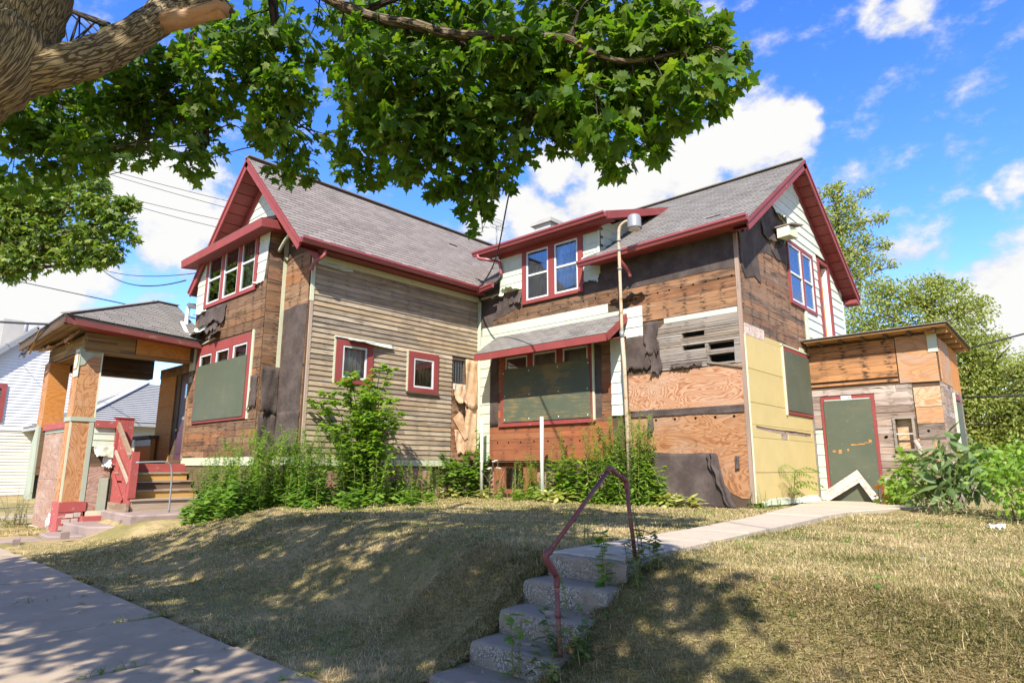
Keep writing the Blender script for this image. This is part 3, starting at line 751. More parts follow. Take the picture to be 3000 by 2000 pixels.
def smooth(t): t = min(1, max(0, t)); return t * t * (3 - 2 * t)
def H(x, y):
    top = -0.385
    tx = smooth((x + 3.6) / 4.8)
    if y < -4.6: top = lerp(-1.06, top, tx)
    elif x < -4.6: top = -1.06
    k = smooth((x - 2.5) / 4.5); ty = smooth((y + lerp(8.72, 8.3, k)) / lerp(3.3, 1.7, k))
    z = lerp(-1.045, top, ty)
    if -4.6 < x < -.6 and -8 < y < -4.9: z = max(z, lerp(-1.05, -.70, smooth((y + 7.7) / 1.1) * smooth((x + 4.6) / .5) * smooth((-.6 - x) / 1.2)))
    z += (0.010 * math.sin(x * 1.7 + y * 0.6) * math.sin(y * 1.3 - x * .4) + 0.012 * math.sin(x * 4.3 + 1.7 * math.sin(y * 2.1)) * math.sin(y * 3.7 + x)) * min(1, ty * 3)
    return z

# ================================================================== SETTING: ground, sidewalk, path
gx = np.unique(np.concatenate([np.linspace(-400, -30, 12), np.linspace(-30, -6, 13), np.linspace(-6, 16, 111), np.linspace(16, 40, 13), np.linspace(40, 400, 12)]))
gy_ = np.unique(np.concatenate([np.linspace(-400, -30, 12), np.linspace(-30, -10.5, 14), np.linspace(-10.5, 4, 98), np.linspace(4, 40, 19), np.linspace(40, 400, 12)]))
vs = []
for x in gx:
    for y in gy_:
        z = H(x, y)
        if -10.55 < y < -8.78: z -= 0.07
        if 7.9 < x < 8.75 and -8.8 < y < -7.0: z -= 0.25
        elif 7.5 < x < 8.7 and -7.0 <= y < 3.3: z -= 0.05
        vs.append((x, y, z))
ny = len(gy_)
fs = [(i * ny + j, (i + 1) * ny + j, (i + 1) * ny + j + 1, i * ny + j + 1) for i in range(len(gx) - 1) for j in range(ny - 1)]
g = bpy.data.objects.new('ground', mkmesh('ground', vs, fs, M['ground'], None, True)); link(g); g['kind'] = 'structure'

def slab(parent, name, pts, top, th, mat, bev=0.012):
    c = sum((V3((p[0], p[1], 0)) for p in pts), V3()) / len(pts)
    z = lambda p: (top(p) if callable(top) else top)
    n = len(pts)
    a = [V3((p[0], p[1], z(p) - th)) for p in pts]; b = [V3((p[0], p[1], z(p) - bev)) for p in pts]
    e = [V3((p[0], p[1], z(p))) + (c - V3((p[0], p[1], 0))).normalized() * bev * 1.3 for p in pts]
    vs = a + b + e
    fs = [tuple(range(n-1, -1, -1)), tuple(2*n + i for i in range(n))]
    for k in (0, n): fs += [(k+i, k+(i+1) % n, k+n+(i+1) % n, k+n+i) for i in range(n)]
    o = bpy.data.objects.new(name, mkmesh(name, vs, fs, mat)); link(o, parent); return o
sw = thing('sidewalk', None, None, (4, -9.6, -1.04)); sw['kind'] = 'structure'
xx = 14.0
while xx > -16:
    L_ = 1.52; w_ = rnd.uniform(-.012, .012)
    slab(sw, 'slab', [(xx - L_ + .012, -10.5), (xx - .012, -10.5), (xx - .012, -8.80 + w_), (xx - L_ + .012, -8.80 + w_)], -1.035 + rnd.uniform(-.008, .008), 0.12, M['walk'])
    xx -= L_
# cross walk beyond the porch
yy = -8.6
while yy < 20:
    slab(sw, 'slab', [(-11.2, yy), (-9.7, yy), (-9.7, yy + 1.5), (-11.2, yy + 1.5)], -1.04, 0.12, M['walk']); yy += 1.515
pth = thing('path', None, None, (8.2, -3, -0.38)); pth['kind'] = 'structure'
edges = [(-7.02, 8.05, 8.74), (-5.50, 7.98, 8.66), (-4.42, 7.94, 8.60), (-2.9, 7.80, 8.52), (-1.4, 7.62, 8.42), (0.0, 7.42, 8.45), (1.3, 7.18, 8.75), (2.4, 7.0, 9.3), (3.36, 6.96, 9.4)]
for (y0, a0, b0), (y1, a1, b1) in zip(edges, edges[1:]):
    slab(pth, 'slab', [(a0, y0 + .012), (b0, y0 + .012), (b1, y1 - .012), (a1, y1 - .012)], -0.355 + rnd.uniform(-.006, .006), 0.16, M['path'])

st = thing('concrete_steps', 'worn grey concrete steps climbing from the sidewalk through the lawn', 'steps', (8.4, -7.6, -1.04))
for z, y0, y1 in ((-0.37, -7.08, -5.6), (-0.535, -7.34, -6.9), (-0.70, -7.64, -7.15), (-0.865, -7.93, -7.4), (-1.015, -8.3, -7.7)):
    x0, x1 = 8.02 + rnd.uniform(-.02, .02), 8.78
    n = 8
    mb = MB(); pts = []
    prof = [(y0 + .012, z - .32), (y0 - .004, z - .10), (y0, z - .035), (y0 + .012, z - .010), (y0 + .035, z), (y1, z), (y1, z - .32)]
    for i in range(n + 1):
        x = lerp(x0, x1, i / n); rr = rnd.uniform(-.006, .006); r2 = rnd.uniform(-.006, .004)
        if i in (0, n): r2 -= .012; rr += .02
        pts.append([V3((x, a + (rr if k < 5 else 0), b + (r2 if k in (2, 3, 4) else 0))) for k, (a, b) in enumerate(prof)])
    m_ = len(prof); vs = [p for r in pts for p in r]
    fs = [(i*m_+k, i*m_+(k+1) % m_, (i+1)*m_+(k+1) % m_, (i+1)*m_+k) for i in range(n) for k in range(m_)] + [tuple(range(m_-1, -1, -1)), tuple(n*m_+k for k in range(m_))]
    o = bpy.data.objects.new('step', mkmesh('step', vs, fs, M['step'])); link(o, st)
# leaning pipe handrail
hr = thing('handrail', 'bent maroon iron pipe handrail beside the concrete steps', 'handrail', (8.75, -7.4, -1.0))
A0, A1, A2 = V3((8.75, -7.80, -1.0)), V3((8.755, -7.85, -0.37)), V3((8.75, -7.95, -0.25))
B2, B1, B0 = V3((8.75, -7.19, 0.305)), V3((8.75, -6.98, 0.21)), V3((8.755, -6.87, -0.48))
r = 0.0158
tube('post', [A0, lerp(A0, A1, .3), A1], r, M['rail'], hr, 12); tube('post', [B0, B1], r, M['rail'], hr, 12)
tube('rail', [A2, B2], r, M['rail'], hr, 12)
for a, b, c in ((A0 * .12 + A1 * .88, A1, A2), (A1, A2, lerp(A2, B2, .07)), (lerp(A2, B2, .95), B2, lerp(B2, B1, .35)), (lerp(B2, B1, .7), B1, lerp(B1, B0, .09))):
    tube('elbow', catmull([a, b, c], 5), r * 1.32, M['rail'], hr, 12)
tube('elbow', [A1, A2], r, M['rail'], hr, 12); tube('rail', [B2, B1], r, M['rail'], hr, 12)
for t_ in (.03, .1, .585): p = lerp(A0, A1, t_); tube('coupling', [p, p + V3((0, -.003, .04))], r * 1.3, M['rail'], hr, 12)

# ================================================================== THE HOUSE
HL = 'two storey gabled house stripped to bare boards and tar paper with red trim'
house = thing('house', HL, 'house', (2.0, -1.0, -0.4))
W_, D_, S_, L_, B_ = 6.92, 6.56, 3.41, 4.81, 5.22
zR = lambda y: 4.74 + 0.693 * (y + .37)
zL = lambda x: 7.36 - 0.98 * abs(x + 2.32)
WC = Wall(0, 0, 'y', 1); WF = Wall(0, 0, 'x', 1); WG = Wall(W_, 0, 'y', 1)
WS = Wall(0, S_, 'x', 1); WSS = Wall(9.36, 0, 'y', 1); WLg = Wall(0, -L_, 'x', 1); WB = Wall(0, -B_, 'x', 1); WBS = Wall(-1.04, 0, 'y', 1)

# ---- clapboard side wall of the left wing
h1 = (-4.15, -3.24, 2.02, 2.95); h2 = (-2.25, -1.36, 2.0, 2.93); h3 = (-0.86, -0.46, 2.33, 2.90)
cw = backing('clapboard_wall', WC, -4.80, 0.0, 0.30, 4.66, [(-4.02, -3.37, 2.12, 2.82), (-2.12, -1.49, 2.1, 2.8), h3], M['dark_wood'], house)
rows(cw, 'clapboard', WC, -4.73, -0.05, 0.47, 4.50, 0.110, M['clap'], 0.001, 0.027, 0.005, holes=[h1, h2, (-0.90, 0.0, 0.45, 2.98)], lens=(1.4, 3.6), jit=0.0025, over=0.012, drop=0.006)
rect(cw, 'water_table', WC, -4.79, -0.92, 0.33, 0.465, 0.0, 0.035, M['pale_board'])
rect(cw, 'frieze_board', WC, -4.74, -0.02, 4.50, 4.63, 0.002, 0.02, M['pale_board'])
rect(cw, 'corner_board', WC, -4.80, -4.735, 0.47, 3.62, 0.0, 0.028, M['cornerwood'])
rect(cw, 'corner_board', WC, -4.815, -4.735, 3.62, 4.62, 0.0, 0.032, M['pale_board'])
rect(cw, 'corner_board', WC, -0.045, 0.0, 0.2, 4.55, 0.0, 0.05, M['pale_board'])
flap(cw, 'loose_trim', WC, -4.70, -3.85, 4.49, 4.40, 0.025, M['siding'], curl=0.05, rag=0.01)
flap(cw, 'loose_trim', WC, -3.9, -2.72, 2.985, 2.90, 0.03, M['siding_w'], curl=0.22, rag=0.006, wav=.003)
rect(cw, 'window_drip', WC, -4.2, -3.22, 2.955, 2.985, 0.0, 0.07, M['siding_w'])
rect(cw, 'window_side_trim', WC, -4.20, -4.155, 2.0, 2.96, 0.0, 0.03, M['pale_board'])
rect(cw, 'window_side_trim', WC, -2.30, -2.255, 1.98, 2.94, 0.0, 0.03, M['pale_board'])
window(house, WC, h1, [(-4.0, -3.39, 2.12, 2.82, None, None)], M['red'], 0.004, 0.05)
window(house, WC, h2, [(-2.11, -1.50, 2.10, 2.79, None, None, 'brown_cloth')], M['red'], 0.004, 0.05)
rect(cw, 'window_sill', WC, -2.30, -1.33, 1.955, 1.998, 0.0, 0.07, M['dark_wood'])
# stripped strip beside the inner corner: an old grille and hanging building paper
wv = MB()
for i in range(5): a = WC.P(-0.83 + i * .085, 2.35, -.03); b = WC.P(-0.822 + i * .085, 2.88, -.02); wv.box((a.x, a.y, a.z), (b.x, b.y, b.z))
for i in range(6): a = WC.P(-0.85, 2.37 + i * .1, -.032); b = WC.P(-0.47, 2.378 + i * .1, -.018); wv.box((a.x, a.y, a.z), (b.x, b.y, b.z))
wv.build('window_grille', M['galv'], cw)
rows(cw, 'sheathing_board', WC, -0.88, -0.05, 0.47, 2.33, 0.19, M['sheath'], 0.0, 0.018, jit=.003)
patch(cw, 'board', WC, [(-.46, 2.33), (-.05, 2.33), (-.05, 2.95), (-.46, 2.95)], 0.0, 0.015, M['sheath'])
flap(cw, 'building_paper', WC, -0.46, -0.06, 2.96, 1.75, 0.02, M['kraft'], curl=0.05, wav=.02)
flap(cw, 'building_paper', WC, -0.45, -0.07, 1.78, 0.6, 0.02, M['kraft'], curl=0.04, wav=.02)
flap(cw, 'building_paper', WC, -0.84, -0.46, 2.31, 1.72, 0.02, M['kraft'], curl=0.16, up=.12, wav=.02)
flap(cw, 'building_paper', WC, -0.80, -0.48, 1.20, 0.62, 0.02, M['kraft'], curl=0.05, skew=.1)
prism('loose_board', [WC.P(-.86, 1.45, .03), WC.P(-.58, 1.68, .03), WC.P(-.40, 1.02, .07), WC.P(-.5, .95, .07)], (0.014, 0, 0), M['kraft'], cw)
rect(cw, 'loose_trim', WC, -0.87, -0.45, 2.16, 2.31, 0.03, .006, M['siding_w'])
box('foundation_wall', (-0.14, -4.78, -0.9), (-0.025, -1.47, 0.33), M['foundation'], house)
box('foundation_wall', (-0.35, -1.46, -0.9), (-0.26, -0.02, 0.40), M['foundation'], house)

# ---- long facade with the picture window
hp = (0.86, 3.58, 1.30, 2.99); hd = (1.555, 3.38, 4.167, 5.52)
lath_holes = [(5.69, 6.17, 2.80, 2.90), (5.70, 6.17, 2.53, 2.62), (6.22, 6.74, 2.50, 2.61), (6.21, 6.74, 2.24, 2.39)]
fw_ = backing('facade_wall', WF, 0.0, 6.87, 0.42, 4.70, [(0.98, 3.48, 1.35, 2.95), (1.68, 3.26, 4.25, 5.48)] + lath_holes, M['dark_wood'], house, poly=None)
dw = backing('dormer_wall', WF, 0.77, 3.83, 4.70, 5.72, [(1.68, 3.26, 4.25, 5.48)], M['dark_wood'], house)
allh = [hp, hd]
rows(fw_, 'sheathing_board', WF, 0.46, 4.04, 0.455, 0.955, 0.25, M['sheath_red'], 0.0, 0.02, lens=(2.0, 4.0), jit=.002)
rows(fw_, 'sheathing_board', WF, 0.46, 4.04, 0.955, 1.265, 0.155, M['sheath_red'], 0.0, 0.021, lens=(.9, 3.0), jit=.002)
rows(fw_, 'sheathing_board', WF, 0.46, 4.04, 1.265, 3.05, 0.20, [M['sheath'], M['sheath_brown'], M['sheath_red']], 0.0, 0.02, holes=[hp], jit=.003)
rows(fw_, 'sheathing_board', WF, 0.10, 4.50, 3.76, 4.72, 0.17, M['sheath_brown'], 0.0, 0.02, holes=[hd], lens=(1.5, 3.4), jit=.003)
rows(fw_, 'sheathing_board', WF, 4.505, 6.85, 3.245, 4.72, 0.187, M['sheath'], 0.0, 0.022, lens=(2.4, 4.0), jit=.004)
rect(fw_, 'white_board', WF, 5.33, 6.84, 3.135, 3.24, 0.004, 0.018, M['post_paint'])
board(fw_, 'weathered_board', WF, (5.2, 6.85), 3.04, (5.3, 6.85), 3.13, 0.0, .02, .02, M['lath'], .004)
# laths over the open studs
v = 2.20
while v < 3.03:
    hh = rnd.uniform(.036, .048)
    for a, b in sub((5.16 + rnd.uniform(-.06, .03), 6.86), [(q[0], q[1]) for q in lath_holes if q[2] < v + hh/2 < q[3]]):
        if b - a > .9 and rnd.random() < .5: cut = rnd.choice([5.68, 6.19]); segs = [(a, cut - .004), (cut + .004, b)] if a < cut < b else [(a, b)]
        else: segs = [(a, b)]
        for c, e in segs: board(fw_, 'lath', WF, (c, e), v + rnd.uniform(-.003, .003), (c, e), v + hh, rnd.uniform(.006, .012), .010, .010, M['lath'], .003)
    v += hh + rnd.uniform(.004, .011)
for u in (5.66, 6.19, 6.80): rect(fw_, 'stud', WF, u, u + .045, 2.16, 3.04, -0.09, 0.096, M['lath'])
rect(fw_, 'board', WF, 6.74, 6.86, 2.19, 2.50, .02, .015, M['lath'])
prism('loose_lath', [WF.P(6.2, 2.28, .03), WF.P(6.2, 2.24, .03), WF.P(6.88, 2.09, .05), WF.P(6.88, 2.13, .05)], (0, -.012, 0), M['lath'], fw_)
# plywood sheets
patch(fw_, 'plywood_sheet', WF, [(4.45, 1.43), (6.86, 1.40), (6.87, 2.18), (4.46, 2.15)], 0.004, 0.018, M['ply'])
patch(fw_, 'plywood_sheet', WF, [(4.36, 0.42), (5.55, 0.30), (6.70, -0.22), (6.90, -0.22), (6.88, 1.36), (4.40, 1.38)], 0.0, 0.02, M['ply_low'])
patch(fw_, 'lower_board', WF, [(4.36, -0.4), (6.9, -0.4), (6.9, -0.2), (5.5, .35), (4.36, .44)], 0.0, 0.01, M['dark_wood'])
hb = MB()
for u in (5.06, 5.47, 5.90, 6.29, 6.65):
    c = WF.P(u, 1.225, .0215); hb.tube([c, c + V3((0, -.002, 0))], .026, 10)
for u in (.73, 1.09, 1.48, 1.89, 2.3, 2.75, 3.19, 3.7):
    c = WF.P(u, .885 + rnd.uniform(-.01, .01), .0215); hb.tube([c, c + V3((0, -.002, 0))], .022, 10)
for i in range(9):
    c = WF.P(4.7 + i * .26, 3.78 + .008 * i, .0235); hb.tube([c, c + V3((0, -.002, 0))], .021, 10)
for i in range(11):
    c = WF.P(.72 + i * .33, 3.87 + .02 * i * .5, .0215); hb.tube([c, c + V3((0, -.002, 0))], .02, 10)
hb.build('drill_hole_shade', M['black'], fw_, kind='stuff')  # flat black discs paint the shade inside drilled holes
# tar paper on the facade
patch(fw_, 'tar_paper', WF, [(4.1, 4.12), (4.52, 4.02), (5.28, 4.0), (6.1, 4.02), (6.84, 3.99), (6.86, 4.68), (3.83, 4.68), (3.83, 4.2)], 0.024, 0.004, M['tar'], .014)
patch(fw_, 'tar_paper', WF, [(3.39, 4.15), (3.8, 4.12), (4.2, 4.10), (4.2, 4.3), (3.83, 4.45), (3.39, 4.40)], 0.024, 0.006, M['tar'], .02)
patch(fw_, 'tar_paper', WF, [(0.10, 3.78), (0.52, 3.80), (0.56, 3.96), (0.95, 4.0), (1.3, 4.12), (1.53, 4.2), (1.53, 4.45), (0.10, 4.5)], 0.022, 0.005, M['tar'], .025)
flap(fw_, 'tar_paper', WF, 1.12, 1.54, 4.52, 4.22, .03, M['tar'], curl=.14, rag=.04)
flap(fw_, 'tar_paper', WF, 4.34, 4.98, 2.97, 2.24, .024, M['tar'], curl=.03, rag=.05)
flap(fw_, 'tar_paper', WF, 4.86, 5.17, 3.22, 2.52, .03, M['tar'], curl=.10, rag=.07, skew=.06)
flap(fw_, 'tar_paper', WF, 4.98, 5.22, 2.66, 2.12, .03, M['tar'], curl=.12, rag=.05, skew=.05)
flap(fw_, 'tar_paper', WF, 4.1, 4.95, 3.82, 3.68, .03, M['tar'], curl=.16, up=.12, rag=.04)
flap(fw_, 'tar_paper', WF, 5.45, 6.1, 2.30, 2.20, .03, M['tar'], curl=.06, rag=.04)
flap(fw_, 'tar_paper', WF, 4.50, 6.85, 1.43, 1.30, .024, M['tar'], curl=.02, rag=.012, wav=.006)
flap(fw_, 'tar_paper', WF, 4.90, 5.02, 1.44, 1.0, .03, M['tar'], curl=.1, rag=.03)
flap(fw_, 'tar_paper', WF, 6.62, 6.70, .52, .28, .024, M['tar'], curl=.03, rag=.01)
flap(fw_, 'tar_paper', WF, .48, .75, 2.98, 1.27, .024, M['tar'], curl=.01, rag=.01, wav=.004)
patch(fw_, 'tar_paper', WF, [(3.62, 1.35), (3.78, 1.36), (3.80, 2.9), (3.62, 2.95)], .022, .004, M['tar'], .01)
# pale siding left over on the facade
rows(fw_, 'siding_board', WF, 0.125, 0.47, 0.42, 3.32, 0.232, M['siding'], 0.022, 0.02, .006, lens=(9, 10), jit=.001, over=.012)
rect(fw_, 'siding_board', WF, 0.19, 4.01, 3.575, 3.775, .024, .022, M['siding'])
rect(fw_, 'siding_board', WF, 0.15, 4.40, 3.30, 3.57, .022, .016, M['siding'])
rows(fw_, 'siding_board', WF, 4.40, 4.85, 2.955, 3.60, 0.215, M['siding_w'], .024, .02, .006, lens=(9, 10), jit=.002, over=.012)
rows(fw_, 'siding_board', WF, 4.045, 4.335, 1.36, 3.0, 0.233, M['siding_w'], .024, .021, .006, lens=(9, 10), jit=.003, over=.014)
rows(dw, 'siding_board', WF, 0.77, 1.552, 4.58, 5.64, 0.205, M['siding'], .022, .016, .005, lens=(9, 10), jit=.001, over=.012)
rows(dw, 'siding_board', WF, 3.383, 3.80, 4.42, 5.66, 0.205, M['siding'], .022, .016, .005, lens=(9, 10), jit=.001, over=.012)
rect(dw, 'corner_trim', WF, 3.79, 3.84, 4.5, 5.62, .022, .03, M['siding'])
flap(dw, 'loose_siding', WF, 3.40, 3.78, 4.45, 4.33, .03, M['siding_w'], curl=.08, rag=.04)
flap(dw, 'loose_siding', WF, 0.9, 1.45, 4.62, 4.52, .03, M['siding'], curl=.2, up=.1, rag=.05)
flap(dw, 'loose_siding', WF, 0.12, .95, 4.60, 4.5, .05, M['siding'], curl=.12, rag=.03)
rect(fw_, 'corner_post', WF, 6.855, 6.925, -0.3, 4.66, -.02, .05, M['cornerwood'])
rect(fw_, 'corner_trim', WF, 0.052, 0.12, 0.3, 4.5, 0.0, .045, M['siding'])
rect(fw_, 'corner_trim', WF, 4.345, 4.40, .4, 1.35, .0, .03, M['lath'])
# white metal scraps by the post and the basement opening
box('foundation_wall', (0.14, 0.20, -0.9), (4.6, 0.30, 0.42), M['foundation'], house)
bw_ = holed(MB(), WF, .5, 1.8, -.3, .40, [(.85, 1.45, -.2, .3)], -.18, -.10).build('basement_window', M['sheath_red'], house)
rect(bw_, 'pane', WF, .86, 1.44, -.19, .29, -.15, .004, M['glass'])
box('basement_hatch', (2.5, -.02, -.36), (3.3, .1, .38), M['dark_wood'], house)

# picture window with its three top lights and the green board
pw = window(house, WF, hp, [(1.0, 1.72, 2.30, 2.93, None, None), (1.88, 2.60, 2.30, 2.94, None, None), (2.77, 3.47, 2.30, 2.94, None, None)], M['red'], .02, .06)
rect(pw, 'board_cover', WF, .955, 3.525, 1.36, 2.635, .062, .016, M['green_worn'])
rect(pw, 'side_trim', WF, 3.585, 3.625, 1.28, 3.0, .02, .05, M['pale_board'])
rect(pw, 'window_sill', WF, .80, 3.63, 1.255, 1.30, .02, .06, M['red'])
hb = MB()
for i in range(4):
    for j in range(3):
        c = WF.P(1.0 + i * .83 + rnd.uniform(-.05, .05), 1.42 + j * .56, .079); hb.tube([c, c + V3((0, -.003, 0))], .014, 8)
hb.build('washers', M['white'], pw, kind='stuff')
window(house, WF, hd, [(1.69, 2.385, 4.25, 5.475, 4.865, (3, 2)), (2.565, 3.25, 4.25, 5.475, 4.885, (3, 2))], M['red'], .02, .065)
# awning roof over the picture window
aw = prism('awning_roof', [(0.74, -.82, 2.93), (4.47, -.82, 2.93), (4.47, -.02, 3.48), (0.74, -.02, 3.48)], (0, 0, -.05), M['roof_under'], house)
av = V3((0, .80, .55)); al = av.length
shingles(aw, (0.72, -.84, 2.935), (1, 0, 0), av, al - .02, lambda v: (0.0, 3.77), M['shingle_r'], ex=.135, wd=.30)
beam('fascia', (0.73, -.84, 2.855), (4.49, -.84, 2.855), .03, .15, (0, 1, 0), M['red'], aw)
beam('rake_board', (4.48, -.82, 2.86), (4.48, -.03, 3.41), .03, .15, (1, 0, 0), M['red'], aw)
prism('awning_soffit', [(0.74, -.80, 2.80), (4.46, -.80, 2.80), (4.46, -.03, 2.99), (0.74, -.03, 2.99)], (0, 0, .02), M['red'], aw)

# ---- gable end on the right
gsash = [(2.66, 3.45, 3.875, 5.20, 4.52, None, 'brown_cloth'), (3.545, 4.20, 3.87, 5.19, 4.52, None, 'brown_cloth')]
hw = (2.595, 4.296, 3.795, 5.272); hdoor = (4.66, 5.56, 2.96, 5.33); hg = (1.82, 3.40, 1.37, 2.74)
gw = backing('gable_wall', WG, 0.0, D_, -0.3, 4.74, [(2.64, 3.47, 3.86, 5.22), (3.53, 4.22, 3.86, 5.22), (4.78, 5.44, 2.96, 5.25)], M['dark_wood'], house)
gt = MB()
n = 40
for i in range(n):
    a, b = D_ * i / n, D_ * (i + 1) / n; m_ = (a + b) / 2
    top = lambda y: (zR(y) if y < 3.28 else zR(6.56 - y)) - .1
    lo = 5.22 if 2.64 < m_ < 4.22 else (5.25 if 4.78 < m_ < 5.44 else 4.74)
    if min(top(a), top(b)) > lo: gt.prism([WG.P(a, lo), WG.P(b, lo), WG.P(b, top(b)), WG.P(a, top(a))], (-.1, 0, 0))
gt.build('gable_peak', M['dark_wood'], house)
rows(gw, 'sheathing_board', WG, 0.05, 3.42, 2.74, 4.72, 0.132, M['sheath_gable'], 0.0, 0.02, holes=[hw, (0, .95, 2.7, 2.93)], lens=(1.6, 3.4), jit=.003)
rows(gw, 'sheathing_board', WG, .4, 2.6, 4.72, 5.5, 0.132, M['sheath_gable'], 0.0, 0.02, lens=(2, 3), ur=lambda v: (max(.3, (v - 4.74) / .693 - .2), 2.59))
rect(gw, 'osb_scrap', WG, .03, .94, 2.712, 2.925, .004, .02, M['osb'])
rect(gw, 'trim_board', WG, .97, 3.40, 2.70, 2.80, .006, .02, M['yellow'])
rect(gw, 'loose_trim', WG, 2.9, 3.25, 2.79, 2.86, .02, .012, M['pale_board'])
prev = -0.30
slot = [(0.22, 1.06), (.7, 1.04), (1.3, 1.03), (2.2, 1.03), (3.2, 1.02), (3.2, .95), (2.3, .955), (1.82, .95), (1.80, .86), (1.45, .86), (1.43, .955), (.8, .97), (.23, 1.0)]
for v0_, v1_ in ((-.30, .222), (.228, .842), (1.075, 1.467), (1.473, 2.083), (2.089, 2.705)):
    for a, b in ((.02, 1.80), (1.80, 3.40)) if v0_ > 1.4 else ((.02, 3.40),):
        if v0_ > 1.4 and a == 1.80: continue
        if v0_ == 1.075: patch(gw, 'wall_panel', WG, [(a, v0_), (3.40, v0_), (3.40, 1.36), (1.80, 1.36), (1.80, v1_), (a, v1_)], .0, .024, M['yellow'])
        else: rect(gw, 'wall_panel', WG, a, b, v0_ + .003, v1_, 0.0, .024, M['yellow'])
patch(gw, 'wall_panel', WG, [(.02, .848), (1.42, .848), (1.43, .95), (.8, .97), (.22, 1.0), (.21, 1.07), (.02, 1.07)], 0, .024, M['yellow'])
patch(gw, 'wall_panel', WG, [(1.82, .848), (3.40, .848), (3.40, 1.07), (3.22, 1.07), (3.2, .95), (2.3, .955), (1.83, .95)], 0, .024, M['yellow'])
patch(gw, 'wall_panel', WG, [(.21, 1.068), (.22, 1.055), (.7, 1.04), (1.3, 1.03), (2.2, 1.035), (3.2, 1.02), (3.22, 1.068)], 0, .0235, M['yellow'])
rect(gw, 'slot_board', WG, .2, 3.25, .85, 1.06, 0, .008, M['shed_low'])
rect(gw, 'edge_strip', WG, 0.0, .022, -.3, 2.71, 0, .03, M['pale_board'])
flap(gw, 'bottom_trim', WG, .25, 3.38, -.24, -.36, .02, M['siding'], curl=.09, rag=.008, wav=.003)
rect(gw, 'corner_trim', WG, 3.345, 3.40, -.36, 1.36, .024, .03, M['lath'])
gwn = holed(MB(), WG, *hg, [(1.90, 3.33, 1.47, 2.64)], .0, .05).build('window', M['red'], house, label='boarded window set in the yellow wall')
rect(gwn, 'board_cover', WG, 1.87, 2.62, 1.44, 2.66, .045, .016, M['green']); rect(gwn, 'board_cover', WG, 2.624, 3.36, 1.44, 2.66, .043, .016, M['green'])
rect(gwn, 'side_trim', WG, 1.78, 1.818, 1.34, 2.78, .0, .06, M['pale_board']); rect(gwn, 'window_drip', WG, 1.76, 3.42, 2.745, 2.775, 0, .06, M['pale_board'])
rect(gw, 'red_jamb', WG, 3.40, 3.62, 1.38, 2.72, .003, .03, M['red'])
# tar paper up in the gable
patch(gw, 'tar_paper', WG, [(.05, 4.70), (.22, 4.72), (1.79, 5.76), (2.2, 5.72), (2.59, 5.6), (2.58, 5.0), (2.3, 4.72), (1.63, 4.62), (1.2, 4.58), (.88, 4.48), (.05, 4.55)], .022, .006, M['tar'], .02)
patch(gw, 'tar_paper', WG, [(.03, 4.62), (.5, 4.55), (.88, 4.5), (.95, 3.86), (.6, 3.95), (.2, 3.82), (.05, 4.0)], .03, .006, M['tar'], .025)
patch(gw, 'tar_paper', WG, [(1.65, 4.75), (2.59, 5.1), (2.58, 4.66), (1.9, 4.62)], .034, .008, M['tar'], .02)
patch(gw, 'bare_patch', WG, [(1.62, 5.0), (2.0, 5.08), (1.72, 4.72)], .030, .006, M['sheath_gable'])
flap(gw, 'tar_paper', WG, 1.2, 2.3, 5.25, 4.95, .035, M['tar'], curl=.07, rag=.04)
# pale siding on the gable
def gs(v):
    lo = 2.59 if v < 5.28 else lerp(2.95, 1.84, min(1, (v - 5.5) / .3)) if v > 5.5 else 2.7
    lo = max(lo, (v - 4.74 + .2) / .693 - .2)
    hi = 6.56 - max(0, (v - 4.74 + .2) / .693 - .37) 
    return (lo, min(D_, hi))
v = 2.98
while v < 7.0:
    vt = v + .222
    a, b = gs(v + .02), gs(vt - .02)
    vm = (v + vt) / 2
    lo = max(a[0], b[0]) if vm < 5.55 else 0
    hs = [(h_[0] - .02, h_[1] + .02) for h_ in (hw, hdoor) if h_[2] < vm < h_[3]]
    if vm < 4.62: hs.append((0, 4.30 if vm > 3.8 else 3.46))
    if vm > 5.5: ul, ur_ = a[0], b[0]
    else: ul = ur_ = max(a[0], b[0])
    segs = sub((min(ul, ur_), max(a[1], b[1])), hs)
    for x, y in segs:
        l0, l1 = (ul, ur_) if abs(x - min(ul, ur_)) < 1e-6 else (x, x)
        r0, r1 = (a[1], b[1]) if abs(y - max(a[1], b[1])) < 1e-6 else (y, y)
        if r1 - l1 > .03 and r0 - l0 > .03: board(gw, 'siding_board', WG, (l0, r0), v, (l1, r1), vt + .012, .022, .024, .006, M['siding_w'])
    v = vt
flap(gw, 'loose_siding', WG, 2.0, 2.75, 5.75, 5.62, .04, M['siding'], curl=.12, rag=.04)
rect(gw, 'corner_trim', WG, D_ - .05, D_ + .004, 2.9, 4.6, .02, .035, M['siding_w'])
window(house, WG, hw, gsash, M['red'], .01, .06, label='double window in the right gable with one sash open')
udr = holed(MB(), WG, hdoor[0], hdoor[1], 2.96, hdoor[3], [(4.78, 5.44, 2.9, 5.25)], .01, .06).build('upper_doorway', M['red'], house, label='tall upper doorway boarded from inside in the right gable')
rect(udr, 'door_reveal', WG, 4.78, 4.83, 2.97, 5.24, -.09, .10, M['white']); rect(udr, 'door_board', WG, 4.83, 5.44, 2.97, 5.24, -.10, .02, M['ply_orange']); rect(udr, 'door_reveal', WG, 5.40, 5.45, 2.97, 5.24, -.09, .11, M['white'])
rect(udr, 'screen', WG, 4.83, 4.99, 4.4, 5.2, -.07, .01, M['dark_wood'])
rect(gw, 'side_trim', WG, 3.47, 3.58, 2.85, 3.78, .006, .05, M['pale_board'])
